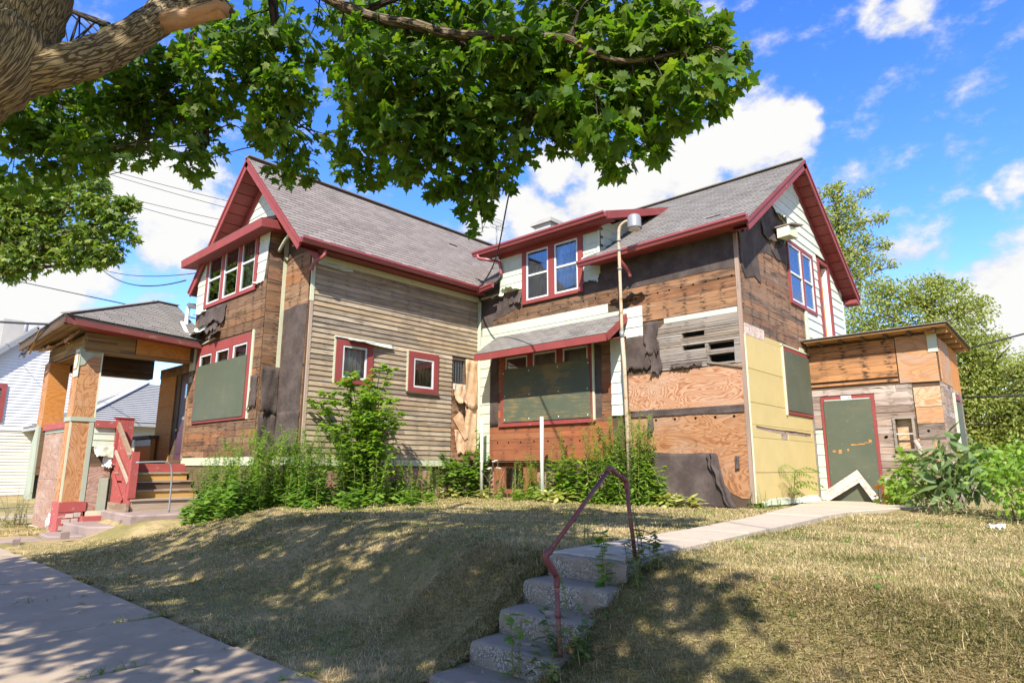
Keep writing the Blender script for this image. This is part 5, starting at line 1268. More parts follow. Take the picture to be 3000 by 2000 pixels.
# low wall in front
plw = box('porch_low_wall', (-7.15, -7.46, -1.1), (-4.95, -7.36, 1.14), M['dark_wood'], house)
wlw = Wall(0, -7.46, 'x', 1)
rect(plw, 'plywood_sheet', wlw, -7.14, -4.98, .02, 1.06, .0, .016, M['ply_pink']); rect(plw, 'plywood_sheet', wlw, -7.17, -4.98, -1.1, .015, .0, .016, M['ply_pink'])
rect(plw, 'trim_strip', wlw, -7.1, -4.98, 1.06, 1.13, .002, .03, M['siding'])
box('rail_cap', (-7.22, -7.54, 1.13), (-4.97, -7.30, 1.27), M['red_old'], plw)
beam('loose_lath', (-7.25, -7.50, -1.06), (-5.05, -7.49, -1.08), .03, .05, (0, 1, 0), M['pale_board'], plw)
flap(plw, 'torn_scrap', wlw, -5.6, -5.1, -.7, -1.0, .03, M['white'], curl=.06, rag=.12)
# low wall on the stair side
psw = box('porch_low_wall', (-4.66, -7.14, -1.0), (-4.52, -6.44, 1.14), M['dark_wood'], house)
wsw = Wall(-4.52, 0, 'y', 1)
rows(psw, 'siding_board', wsw, -7.14, -6.73, .72, 1.14, .14, M['siding'], 0, .02, .005, lens=(3, 4), over=.01)
flap(psw, 'loose_siding', wsw, -7.12, -6.73, .73, .50, .03, M['siding'], curl=.14, rag=.02, skew=.05)
flap(psw, 'loose_siding', wsw, -6.92, -6.75, .56, .28, .03, M['siding_w'], curl=.1, rag=.03)
rows(psw, 'sheathing_board', wsw, -7.14, -6.74, .28, .6, .10, M['dark_wood'], 0, .012, lens=(3, 4))
rect(psw, 'plywood_sheet', wsw, -7.14, -6.74, -.62, .30, .0, .015, M['ply_pink']); rect(psw, 'edge_board', wsw, -6.93, -6.76, -.62, .06, .016, .014, M['sage'])
rect(psw, 'sill_board', wsw, -7.16, -6.72, -.78, -.62, .0, .03, M['pale_board'])
box('rail_cap', (-4.70, -7.14, 1.13), (-4.44, -6.74, 1.28), M['red_old'], psw)
box('footing', (-4.8, -7.2, -1.15), (-4.30, -6.5, -.72), M['concrete_paint'], psw)
# stairs
stp = thing('porch_stairs', None, None, (-3.8, -6, -.6)); stp.parent = house; stp.location = V3((-3.8, -6, -.6)) - WL[house.name]
lev = [(.365, -4.42), (.185, -4.12), (.005, -3.82), (-.175, -3.52), (-.355, -3.22)]
for i, (z, x) in enumerate(lev):
    beam('tread', (x - .14, -6.72 + .01 * i, z - .016), (x - .14, -5.26, z - .016), .34, .034, (1, 0, 0), M['step_grey'], stp)
    zz = lev[i + 1][0] if i < 4 else -.60
    rm = [M['dark_wood'], M['step_yellow'], M['dark_wood'], M['step_yellow'], M['step_grey']][i]
    beam('riser', (x - .015, -6.66, (z + zz) / 2 - .02), (x - .015, -5.28, (z + zz) / 2 - .02), .02, (z - zz) - .036, (1, 0, 0), rm, stp)
wst = Wall(-3.2, -6.70, 'x', 1)
prism('stringer', [(-4.42, -6.70, .30), (-4.1, -6.70, .30), (-4.1, -6.70, .12), (-3.8, -6.70, .12), (-3.8, -6.70, -.06), (-3.5, -6.70, -.06), (-3.5, -6.70, -.24), (-3.22, -6.70, -.24), (-3.22, -6.70, -.62), (-4.42, -6.70, -.62)], (0, .03, 0), M['red_old'], stp)
beam('stringer_board', (-4.40, -6.725, .16), (-3.6, -6.725, -.42), .02, .12, (0, 1, 0), M['red_old'], stp)
box('base_board', (-4.36, -6.76, -.62), (-3.16, -6.71, -.44), M['step_grey'], stp)
for i in range(6): rect(stp, 'newel_board', Wall(-4.44, 0, 'y', 1), -6.74 + i * .056, -6.687 + i * .056, .33, 1.35, .0, .02, M['red_old'], .002)
box('newel_post', (-4.6, -6.73, .3), (-4.455, -6.42, 1.34), M['red_old'], stp)
box('newel_cap', (-4.62, -6.76, 1.345), (-4.40, -6.40, 1.37), M['red_old'], stp)
for i in range(8):
    x = -4.38 + i * .145; zt = 1.12 - i * .085 - (.0 if i < 5 else .02); prism('baluster_board', [(x, -6.69, .30 - .6 * (x + 4.42) - .02), (x + .135, -6.69, .30 - .6 * (x + .135 + 4.42) - .02), (x + .135, -6.69, 1.06 - .46 * (x + 4.42 + .1)), (x, -6.69, 1.06 - .46 * (x + 4.42))], (0, .02, 0), M['red_old'], stp)
box('lower_newel', (-3.30, -6.74, -.33), (-3.20, -6.60, .60), M['red_old'], stp)
beam('hand_rail', (-4.34, -6.735, 1.20), (-3.28, -6.735, .50), .04, .13, (0, 1, 0), M['step_grey'], stp)
beam('lower_rail', (-4.32, -6.735, .62), (-3.28, -6.735, -.02), .035, .07, (0, 1, 0), M['step_grey'], stp)
# entrance wall with the plum door
ew = backing('entry_wall', WB, -6.62, -4.68, .37, 2.78, [(-5.52, -4.70, .45, 2.56)], M['sheath_brown'], house, -.08, 0)
rows(ew, 'sheathing_board', WB, -6.6, -5.53, .37, 2.78, .36, M['ply_orange'], 0, .018, lens=(3, 4))
rect(ew, 'head_board', WB, -6.62, -4.64, 2.56, 2.80, .0, .03, M['sheath_brown'])
dd = box('front_door', (-5.28, -5.18, .45), (-4.71, -5.14, 2.55), M['purple_door'], house)
box('door_panel', (-5.2, -5.19, .6), (-4.8, -5.182, 1.35), M['purple_door'], dd); box('door_light', (-4.98, -5.19, 1.95), (-4.86, -5.182, 2.3), M['glass'], dd)
box('letter_plate', (-5.02, -5.195, 1.42), (-4.86, -5.183, 1.50), M['galv'], dd); tube('door_knob', [(-5.22, -5.18, 1.18), (-5.22, -5.24, 1.18)], [.02, .03], M['brass'], dd, 8)
rect(ew, 'door_jamb', WB, -5.53, -5.29, .45, 2.56, -.06, .04, M['dark_wood'])
rect(ew, 'side_board', WB, -4.70, -4.60, .45, 2.7, .005, .03, M['sheath_gable']); rect(ew, 'siding_board', WB, -4.68, -4.36, 2.58, 3.1, .022, .02, M['siding'])
rect(ew, 'house_number', WB, -4.62, -4.44, 2.30, 2.44, .026, .01, M['galv'])
pback = box('porch_low_wall', (-7.5, -5.4, .37), (-6.3, -5.3, 1.0), M['ply_orange'], house)
box('rail_cap', (-7.5, -5.48, 1.0), (-6.25, -5.25, 1.08), M['dark_wood'], pback); box('trim_strip', (-7.5, -5.42, .82), (-6.3, -5.41, .98), M['siding'], pback)
psb = box('porch_low_wall', (-7.55, -7.3, .37), (-7.45, -5.5, .95), M['ply_orange'], house)
box('rail_cap', (-7.62, -7.3, .95), (-7.38, -5.5, 1.03), M['dark_wood'], psb); box('trim_strip', (-7.44, -7.3, .80), (-7.43, -5.5, .94), M['siding'], psb)
# hipped porch roof
ex0, ex1, ey0, ezf, ezb = -8.15, -3.98, -8.06, 3.40, 3.22
apx = V3((-6.05, -5.75, 4.47)); apb = V3((-6.05, -5.20, 4.45))
c1, c2, c3, c4 = V3((ex0, ey0, 3.30)), V3((ex1, ey0, ezf)), V3((ex1, -5.10, ezb)), V3((ex0, -5.10, ezb))
prf = MB()
for poly in ((c1, c2, apx), (c2, c3, apb, apx), (c4, c1, apx, apb)):
    prf.prism([p for p in poly], (0, 0, -.05))
prf = prf.build('porch_roof', M['roof_under'], house)
def roof_face(a, b, ta, tb_, mat, cap=150):
    U = (b - a).normalized(); m0 = ta - a; Vv = (m0 - U * m0.dot(U)); vl = Vv.length; Vv.normalize()
    pa, pb = (ta - a).dot(U), (tb_ - a).dot(U); L = (b - a).length
    shingles(prf, a + (Vv * -.02) + V3((0, 0, .006)), U, Vv, vl, lambda v: (lerp(0, pa, min(1, v / vl)), lerp(L, pb, min(1, v / vl))), mat, ex=.125, wd=.29, cap=cap)
roof_face(c2, c3, apx, apb, M['shingle_r'], 220); roof_face(c1, c2, apx, apx, M['shingle_r'], 80)
def hipcap(a, b): beam('hip_cap', a + V3((0, 0, .02)), b + V3((0, 0, .02)), .2, .02, V3((0, 0, 1)).cross(b - a), M['shingle_r'], prf)
hipcap(c2, apx); hipcap(c1, apx); hipcap(apx, apb)
beam('fascia', c2 + V3((-.02, 0, -.11)), c3 + V3((-.02, 0, -.11)), .03, .14, (1, 0, 0), M['red_dark'], prf)
beam('fascia', c1 + V3((0, .02, -.11)), c2 + V3((0, .02, -.11)), .03, .14, (0, 1, 0), M['dark_wood'], prf)
for i in range(9):
    y = -8.02 + i * .075
    beam('soffit_lath', (-8.05, y, 3.12 + .012 * i), (-4.05, y, 3.2 + .012 * i), .062, .012, (0, 1, 0), M['porch_lath'], prf)
prism('soffit', [(-4.46, -7.5, 3.18), (-4.0, -7.95, 3.24), (-4.0, -5.2, 3.08), (-4.46, -5.2, 3.10)], (0, 0, .02), M['red'], prf)
prism('ceiling', [(-7.6, -7.4, 3.1), (-4.5, -7.4, 3.1), (-4.5, -5.3, 3.1), (-7.6, -5.3, 3.1)], (0, 0, .02), M['porch_lath'], prf)
beam('hanging_lath', (-6.0, -8.07, 3.36), (-7.2, -8.0, 2.95), .04, .02, (0, 1, 0), M['rafter'], prf)
flap(prf, 'torn_felt', Wall(0, -8.02, 'x', 1), -7.9, -7.2, 3.15, 2.92, 0, M['tar'], rag=.06)
# broken walk beside the porch stairs
bk = thing('broken_walk', None, None, (-3, -7, -.9)); bk['kind'] = 'structure'
for pts, z in (([(-4.4, -6.85), (-2.2, -6.95), (-2.0, -5.2), (-4.2, -5.2)], -.60), ([(-4.4, -7.5), (-2.95, -7.45), (-2.6, -6.97), (-4.4, -6.87)], -.82), ([(-4.1, -7.95), (-3.2, -8.0), (-2.95, -7.5), (-4.1, -7.54)], -.97), ([(-4.0, -8.8), (-3.3, -8.75), (-3.2, -8.05), (-4.0, -8.0)], -1.035)):
    slab(bk, 'slab', pts, z, .3, M['stone'], .03)
for i in range(7):
    x, y = rnd.uniform(-3.0, -2.5), rnd.uniform(-8.6, -5.6); s_ = rnd.uniform(.04, .11); z = max(H(x, y), -1.0 + (y + 8.6) * .13)
    slab(bk, 'stone', [(x - s_, y - s_ * .7), (x + s_, y - s_), (x + s_ * .8, y + s_), (x - s_ * .6, y + s_ * .8)], z + .07, .14, M['stone'], .02)

# ================================================================== THINGS AROUND THE HOUSE
tp = thing('tar_paper_sheet', 'dark tar paper sheet slumped at the foot of the plywood wall', 'tar paper', (5.7, -.2, -.38))
def tf(a, b):
    x = lerp(4.92, 6.3 + .35 * b, a); top = .62 - .05 * math.sin(a * 3) - max(0, a - .8) * .5; z = lerp(top, -.40, b)
    y = -.035 - .16 * b ** 1.5 - .05 * max(0, math.sin(a * 14)) * b * (.3 + a) - .10 * max(0, (a - .72) / .28) * math.sin(b * 3.0)
    return (x, y, z)
sheet('sheet', tf, 30, 14, M['tar'], tp, .006)
sheet('folded_edge', lambda a, b: (lerp(6.12, 6.3, a) + .38 * b ** 1.4 + .02 * math.sin(20 * b), -.10 - .08 * b - .07 * math.sin(a * 3.1) - .03 * math.sin(a * 12 + 5 * b), lerp(.57, -.39, b)), 12, 14, M['tar'], tp, .006)
vb = thing('osb_board', 'v-shaped offcut of pale chipboard leaning against the green side door', 'board', (7.6, 3.1, -.37))
va, vbp, vc = V3((7.12, 3.20, -.33)), V3((7.75, 3.30, .21)), V3((8.10, 3.20, -.36))
tilt = V3((0, .22, 1)).normalized(); nn = V3((0, -1, .22)).normalized() * .02
MB().prism([(7.05, 3.17, -.22), (7.74, 3.305, .27), (8.16, 3.17, -.33), (8.05, 3.155, -.40), (7.77, 3.245, .02), (7.16, 3.15, -.38)], nn).build('board', M['osb'], vb)
rb = rect(None, 'plywood_offcut', Wall(0, 3.36, 'x', 1), 7.3, 8.05, -.38, .05, 0, .012, M['ply_low']); tag(rb, 'dark plywood offcut behind the leaning chipboard piece', 'board')

lp = thing('yard_lamp', 'tall rusty pipe lamp post with a grey bell shaped lamp', 'lamp post', (4.83, -.72, -.4))
tube('pole', [(4.84, -.70, -.45), (4.80, -.70, 2.3), (4.77, -.70, 2.3 + .6)], .040, M['rust'], lp, 10)
tube('upper_pole', catmull([(4.77, -.70, 2.88), (4.765, -.70, 4.4), (4.765, -.70, 4.92), (4.80, -.70, 5.12), (4.92, -.70, 5.20), (5.02, -.70, 5.2)], 5), .033, M['rust'], lp, 10)
tube('collar', [(4.772, -.70, 2.82), (4.77, -.70, 2.96)], .046, M['galv'], lp, 10)
for z in (4.22, 4.62, 4.82): tube('clamp', [(4.767, -.70, z), (4.767, -.70, z + .05)], .046, M['galv'], lp, 10); 
hd_ = MB(); c = V3((5.14, -.70, 5.0))
prof = [(.0, .31), (.06, .305), (.11, .28), (.135, .23), (.14, .04), (.15, .0), (.13, .0), (.12, .2), (0, .24)]
vs = []; fs = []
for k in range(20):
    a = 2 * math.pi * k / 20
    for rr_, zz in prof: vs.append(c + V3((rr_ * math.cos(a), rr_ * math.sin(a), zz)))
m_ = len(prof)
for k in range(20):
    for j in range(m_ - 1): fs.append((k*m_+j, ((k+1) % 20)*m_+j, ((k+1) % 20)*m_+j+1, k*m_+j+1))
hd_.add(vs, fs).build('lamp_head', M['galv'], lp, smooth=True)
tube('lens', [c + V3((0, 0, .02)), c + V3((0, 0, -.02)), c + V3((0, 0, -.03))], [.12, .12, .06], M['curtain'], lp, 14)

for (x, y, zt, lab) in ((0.55, -.37, 1.41, 'pale painted metal post standing nearest the clapboard wing'), (2.74, -.76, 1.37, 'pale painted metal post standing before the picture window')):
    t_ = tube('metal_post', [(x, y, -.5), (x + rnd.uniform(-.01, .01), y, zt)], .042, M['post_paint'], None, 12); tag(t_, lab, 'post', 'pale posts on the lawn')
t_ = tube('loop_rail', catmull([(-2.62, -6.84, .38), (-2.6, -6.36, .40), (-2.6, -6.24, .37), (-2.6, -6.18, .28), (-2.6, -6.15, .0), (-2.6, -6.14, -.62)], 5), .017, M['galv'], None, 10)
tag(t_, 'thin grey bent pipe rail beside the porch stairs', 'handrail')

an = thing('tv_antenna', 'small dish-like grid aerial standing on the left roof ridge', 'antenna', (-2.3, 3.0, 7.36))
tube('mast', [(-2.3, 3.03, 7.3), (-2.3, 3.03, 8.12)], .022, M['galv'], an, 8)
for s_ in (-1, 1): tube('leg', [(-2.3, 3.03, 7.62), (-2.3, 3.03 + s_ * .12, 7.3)], .012, M['galv'], an, 6)
gm = MB()
for i in range(9): gm.tube([(-2.28, 2.72 + i * .075, 7.96 + abs(i - 4) * .012), (-2.24, 2.72 + i * .075, 8.36 - abs(i - 4) * .012)], .006, 5)
for z in (8.0, 8.12, 8.24, 8.34): gm.tube([(-2.27, 2.70, z), (-2.25, 3.34, z)], .007, 5)
gm.build('grid', M['galv'], an); tube('boom', [(-2.3, 3.03, 8.05), (-1.95, 3.03, 8.12)], .01, M['galv'], an, 6)

def wire(pts, r, label, grp, sag=0.0, name='power_line'):
    a, b = V3(pts[0]), V3(pts[-1]); q = catmull(pts, 10) if len(pts) > 2 else [lerp(a, b, i / 24) - V3((0, 0, sag * 4 * (i/24) * (1 - i/24))) for i in range(25)]
    t_ = tube(name, q, r, M['cable'], None, 6); tag(t_, label, 'cable', grp); return t_
wire([(0.15, -.1, 4.55), (.25, -.35, 4.75), (1.13, -.97, 5.10 - .5), (2.12, -1.55, 5.0 - .1), (3.74, -2.89, 5.45), (6.06, -4.85, 5.9), (9.5, -7.6, 6.4), (20, -16, 8)], .016, 'black service cable running from the inner corner up into the maple', None, name='service_cable')
wire([(-28.8, -9.2, 9.9), (-8.08, -5.0, 4.70), (-4.7, -4.3, 3.95)], .016, 'thin cable sloping down over the porch roof from the left', 'overhead wires on the left', .1)
wire([(-14.5, -10.6, 4.9), (-5.2, -8.06, 3.36)], .026, 'thick black cable meeting the corner of the porch roof', 'overhead wires on the left', .1)
wire([(-20.2, -3.9, 9.1), (-4.98, -5.45, 4.9)], .018, 'overhead wire ending at the box bay eave', 'overhead wires on the left', .5)
wire([(-25.7, -3.8, 10.9), (-4.98, -5.2, 5.15)], .012, 'faint overhead wire above the bay eave wire', 'overhead wires on the left', .5)
for i, (wa, wb) in enumerate((((-32.3, -9.2, 18.7), (-15.2, 2.7, 11.9)), ((-31.8, -8.7, 18.5), (-15.5, 2.6, 11.6)), ((-30.5, -7.0, 16.6), (-16.0, 2.1, 11.25)), ((-28.7, -5.2, 15.8), (-16.6, 1.7, 11.0)))):
    wire([wa, wb], .014, ['upper thin wire of the top pair crossing the left cloud', 'topmost thin wire crossing the left cloud', 'third thin wire crossing the left cloud', 'lowest thin wire crossing the left cloud'][i], 'overhead wires on the left', .3)
wire([(9.2, 7.0, 3.05), (30, 9.5, 8.6)], .02, 'overhead wire at the right edge above the annex roof line', 'overhead wires on the right', .3)
wire([(9.2, 6.5, 1.9), (30, 5.5, 2.6)], .02, 'lower wire at the right edge in front of the bushy trees', 'overhead wires on the right', .3)

# ---- neighbours
nh = thing('neighbour_house', 'white clapboard neighbour house with grey roof and masonry chimney', 'house', (-27, -6, -1))
NX = -26.0; WN = Wall(NX, 0, 'y', 1)
nap = (-4.62, 6.72); ne = (-2.3, 4.15)
yl = -12.0; zl = lambda y: 6.72 - (nap[0] - y) * .94
MB().prism([(NX, yl, -1.1), (NX, -2.55, -1.1), (NX, -2.55, 4.35), (NX, nap[0], 6.6), (NX, yl, 1.5)], (-9, 0, 0)).build('wall', M['dark_wood'], nh)
v = -1.0
ss_ = MB(); s2_ = MB()
while v < 6.55:
    top = min(v + .15, 6.6)
    b0 = -2.54 if v < 4.35 else nap[0] + (6.6 - v) / 2.25 * 2.07
    a0 = yl if v < 0 else max(yl, nap[0] - (6.62 - v) / .94)
    q = [WN.P(a0, v, .05), WN.P(b0, v, .05), WN.P(b0, top + .01, .015), WN.P(a0, top + .01, .015)]
    (s2_ if v < 2.0 else ss_).prism(q, (-.015, 0, 0)); v += .15
so = ss_.build('upper_siding', M['stucco'], nh); so['kind'] = 'stuff'; so = s2_.build('lower_siding', M['stucco_cream'], nh); so['kind'] = 'stuff'
rect(nh, 'band', WN, -11, -2.5, 1.93, 2.0, .06, .02, M['stucco'])
beam('rake_board', (NX + .2, yl, zl(yl)), (NX + .2, nap[0], 6.74), .5, .22, (1, 0, 0), M['galv'], nh); beam('rake_board', (NX + .1, -2.25, 4.0), (NX + .1, nap[0], 6.74), .3, .2, (1, 0, 0), M['stucco'], nh)
prism('roof', [(NX + .3, nap[0], 6.9), (NX + .3, -2.1, 4.1), (NX - 9, -2.1, 4.1), (NX - 9, nap[0], 6.9)], (0, 0, .1), M['shingle_far'], nh); prism('roof', [(NX + .3, nap[0], 6.9), (NX + .3, yl, zl(yl) + .12), (NX - 9, yl, zl(yl) + .12), (NX - 9, nap[0], 6.9)], (0, 0, .1), M['shingle_far'], nh)
box('chimney', (NX - 2.0, -5.75, 5), (NX - 1.1, -4.95, 7.35), M['chimney'], nh); tube('vent_pipe', [(NX - .6, -4.95, 6), (NX - .6, -4.95, 7.2)], .1, M['galv'], nh, 8)
nwd = holed(MB(), WN, -6.6, -5.42, 2.3, 4.05, [(-6.4, -5.6, 2.45, 3.85)], .05, .12).build('window', M['red'], nh); rect(nwd, 'pane', WN, -6.4, -5.6, 2.45, 3.85, .03, .02, M['glass'])
box('footing', (NX - 8, yl, -1.3), (NX + .35, -2.3, -1.0), M['stone'], nh)

gh = thing('grey_roof_house', 'low neighbour bungalow with pale grey hipped roof and vent pipe', 'house', (-22, -1, -1))
ga, gb = V3((-19.9, -2.9, 2.2)), V3((-16.2, 2.2, 2.2))
gdir = (gb - ga).normalized(); gnm = V3((gdir.y, -gdir.x, 0))
gq = [V3((-17.0, -4.6, 2.0)), V3((-17.0, 6, 2.0)), V3((-27, 6, 2.0)), V3((-27, -4.6, 2.0))]
grm = MB(); r0, r1 = V3((-21.8, -.8, 4.15)), V3((-21.8, 2.6, 4.15))
for poly in ((gq[0], gq[1], r1, r0), (gq[3], gq[0], r0), (gq[1], gq[2], r1), (gq[2], gq[3], r0, r1)): grm.prism(list(poly), (0, 0, -.12))
gro = grm.build('roof', M['shingle_far'], gh)
gsh = MB()
for i in range(22):
    t0 = i / 22
    p0, p1 = lerp(gq[0], r0, t0), lerp(gq[1], r1, t0); q0, q1 = lerp(gq[0], r0, t0 + .044), lerp(gq[1], r1, t0 + .044)
    gsh.prism([p0 + V3((0, 0, .05)), p1 + V3((0, 0, .05)), q1 + V3((0, 0, .015)), q0 + V3((0, 0, .015))], (0, 0, .012))
    p0, p1 = lerp(gq[3], r0, t0), lerp(gq[0], r0, t0); q0, q1 = lerp(gq[3], r0, t0 + .044), lerp(gq[0], r0, t0 + .044)
    gsh.prism([p0 + V3((0, 0, .05)), p1 + V3((0, 0, .05)), q1 + V3((0, 0, .015)), q0 + V3((0, 0, .015))], (0, 0, .012))
o = gsh.build('shingle_courses', M['shingle_far'], gro); o['kind'] = 'stuff'
beam('hip_cap', gq[0] + V3((0, 0, .08)), r0 + V3((0, 0, .08)), .3, .05, (1, 1, 0), M['shingle_far'], gro)
tube('vent_pipe', [(-19.8, -.2, 2.6), (-19.8, -.2, 4.15)], .09, M['galv'], gh, 8)
box('wall', (-26.5, -4.1, -1.1), (-17.5, 5.5, 1.95), M['stucco_cream'], gh)

# ================================================================== TREES AND PLANTS
VIS = [(4.58,-10.29,3.19,0.33),(4.66,-10.01,3.19,0.32),(4.38,-10.28,2.88,0.22),(5.01,-9.74,3.44,0.32),(5.26,-9.58,3.68,0.3),(5.84,-9.39,3.1,0.21),(5.91,-9.33,2.91,0.15),(5.38,-9.31,3.61,0.31),(6.07,-9.25,3.83,0.31),(6.09,-9.18,3.54,0.18),(4.5,-9.92,3.7,0.36),(5.11,-9.84,3.75,0.3),(5.98,-9.03,4.4,0.27),(5.82,-9.38,4.2,0.26),(5.36,-9.57,4.0,0.3),(4.69,-10.35,3.48,0.29),(3.78,-10.47,4.93,0.25),(5.44,-9.33,3.95,0.27),(6.08,-9.07,3.92,0.2),(4.39,-10.04,3.07,0.15),(5.17,-9.51,3.23,0.15),(5.16,-9.9,2.97,0.14),(6.0,-8.91,3.74,0.11),(6.37,-8.85,4.03,0.26),(6.48,-8.87,3.58,0.26),(6.52,-8.94,3.2,0.19),(6.21,-8.6,3.28,0.23),(6.48,-8.61,2.93,0.15),(5.93,-8.65,4.74,0.24),(6.33,-8.58,3.58,0.15),(6.18,-8.65,2.99,0.13),(5.94,-8.75,3.36,0.11),(7.2,-8.47,3.91,0.26),(6.92,-8.3,3.61,0.26),(7.04,-8.36,3.12,0.25),(6.87,-8.09,2.98,0.16),(6.68,-8.25,3.01,0.13),(7.47,-8.26,3.07,0.27),(7.44,-8.18,2.76,0.13),(7.58,-8.19,3.55,0.33),(7.38,-7.95,4.29,0.32),(7.67,-7.86,3.17,0.32),(7.68,-7.65,2.84,0.25),(7.81,-7.71,2.5,0.16),(7.72,-7.59,2.33,0.07),(7.6,-7.84,2.71,0.13),(7.97,-7.62,2.69,0.14),(7.95,-7.55,3.07,0.28),(7.87,-7.74,3.64,0.34),(7.87,-7.65,4.21,0.31),(8.32,-7.4,3.32,0.29),(8.25,-7.22,3.11,0.13),(8.28,-7.41,3.87,0.34),(8.08,-7.03,4.64,0.29),(8.75,-7.24,3.34,0.29),(8.96,-7.39,2.87,0.2),(8.78,-6.99,2.81,0.13),(8.54,-7.08,3.08,0.16),(8.96,-6.93,3.03,0.18),(9.13,-7.02,2.8,0.1),(8.86,-7.25,3.76,0.3),(8.84,-7.13,4.21,0.26),(9.15,-6.94,3.34,0.27),(9.3,-7.11,3.66,0.29),(9.26,-6.85,4.16,0.22),(9.58,-7.2,3.14,0.2),(9.46,-6.7,3.26,0.16),(9.56,-6.62,3.64,0.18),(9.79,-7.03,3.13,0.12),(9.73,-6.63,3.62,0.1),(9.63,-7.03,3.65,0.16),(9.52,-7.12,2.91,0.08),(9.34,-7.12,2.9,0.12),(6.79,-8.47,3.94,0.15),(6.37,-8.28,4.73,0.2),(5.58,-9.81,3.86,0.27),(4.6,-10.18,3.9,0.31),(5.17,-9.95,3.12,0.2),(5.09,-9.64,3.63,0.23),(5.88,-9.26,3.48,0.2),(5.54,-9.06,3.29,0.15),(5.37,-9.07,3.08,0.08),(6.09,-9.13,4.15,0.2),(5.12,-9.43,3.76,0.24),(4.65,-10.22,3.33,0.26),(4.55,-10.46,3.27,0.25),(4.92,-9.76,3.2,0.14),(5.47,-9.68,2.95,0.09),(6.62,-8.86,3.61,0.21),(6.33,-8.87,3.47,0.15),(6.59,-8.71,4.09,0.18),(6.48,-9.07,4.03,0.18),(7.43,-8.48,3.56,0.27),(7.45,-7.89,3.98,0.3),(8.26,-7.73,3.71,0.27),(8.52,-7.22,3.73,0.28),(8.98,-7.05,3.6,0.27),(7.25,-8.29,3.27,0.25),(7.56,-7.97,3.41,0.28),(7.88,-7.7,3.32,0.28),(8.18,-7.52,3.57,0.28),(8.58,-7.32,3.17,0.24),(8.97,-7.2,3.22,0.23),(7.32,-7.95,3.01,0.16),(6.79,-8.12,2.87,0.08),(7.44,-7.84,2.68,0.09),(8.49,-7.16,4.35,0.29),(8.95,-6.74,4.26,0.29),(7.6,-7.77,4.51,0.3),(7.15,-8.08,4.52,0.3),(6.59,-8.09,4.77,0.24),(9.5,-7.01,3.57,0.22)]
BR = [[[6.43,-9.01,4.63],[6.42,-8.93,4.23],[6.29,-8.9,3.77],[6.36,-8.8,3.49],[6.39,-8.71,3.17]],[[7.78,-7.93,3.98],[7.91,-7.79,3.72],[8.06,-7.67,3.59],[8.31,-7.56,3.57]],[[7.44,-8.24,4.1],[7.49,-8.12,3.84],[7.57,-7.99,3.61],[7.68,-7.82,3.22],[7.76,-7.68,2.8]],[[7.23,-8.47,4.25],[7.65,-8.13,4.44]],[[5.77,-9.4,4.21],[5.76,-9.33,3.89],[5.79,-9.23,3.57],[5.77,-9.15,3.22]],[[8.66,-7.47,3.78],[8.75,-7.47,3.98]],[[5.91,-9.31,4.28],[6.1,-9.08,3.99],[6.25,-8.93,3.78]],[[5.17,-9.92,4.32],[4.86,-10.21,4.5],[4.68,-10.39,4.67]],[[8.16,-7.61,3.53],[8.24,-7.53,3.29],[8.41,-7.45,3.22]],[[8.76,-7.4,3.66],[8.81,-7.32,3.35],[8.87,-7.24,3.01]]]
MID = [(-10.13,-8.12,7.83,0.74),(-10.52,-8.24,6.98,0.87),(-9.72,-7.65,7.47,0.74),(-9.02,-7.13,7.96,0.5),(-8.79,-6.83,7.59,0.56),(-8.45,-6.48,7.47,0.56),(-8.06,-6.16,7.6,0.37),(-9.73,-7.46,6.74,0.74),(-9.0,-6.79,6.74,0.68),(-8.33,-6.24,6.99,0.47),(-10.36,-7.87,6.13,0.74),(-9.44,-7.03,6.13,0.56),(-8.61,-6.3,6.26,0.52),(-8.09,-5.94,6.69,0.27),(-10.77,-8.15,5.77,0.5),(-9.54,-7.67,8.2,0.5),(-8.53,-6.75,8.2,0.35),(-11.31,-9.03,7.22,1.11),(-11.65,-9.02,6.01,0.99),(-12.05,-9.87,7.83,1.24),(-7.89,-5.99,7.54,0.17),(-8.91,-6.51,6.02,0.31),(-10.42,-8.35,7.71,0.62)]
MIDBR = [[[-12.45,-9.62,5.52],[-10.9,-8.38,6.19],[-10.03,-7.67,6.5],[-9.45,-7.21,6.74],[-8.99,-6.8,6.8]],[[-9.45,-7.21,6.74],[-8.48,-6.44,7.23],[-7.69,-5.84,7.66]],[[-11.71,-9.33,6.98],[-10.27,-7.97,6.8],[-9.35,-7.14,6.86],[-8.41,-6.33,7.05]],[[-10.9,-8.38,6.19],[-10.21,-8.03,7.22],[-9.58,-7.62,7.83]]]
AIRY = [(5.69,11.39,9.72,0.45),(6.02,11.81,9.28,0.61),(6.16,12.1,8.68,0.68),(6.63,12.25,9.72,0.27),(5.66,11.76,8.24,0.68),(6.36,12.45,8.09,0.45),(6.85,12.93,7.94,0.33),(5.78,12.07,7.5,0.83),(6.43,12.71,7.35,0.61),(6.98,13.23,7.28,0.24),(5.91,12.39,6.75,0.76),(6.85,12.69,8.83,0.36),(5.51,11.47,8.83,0.61),(5.32,11.69,7.35,0.91),(5.99,11.61,9.94,0.21)]
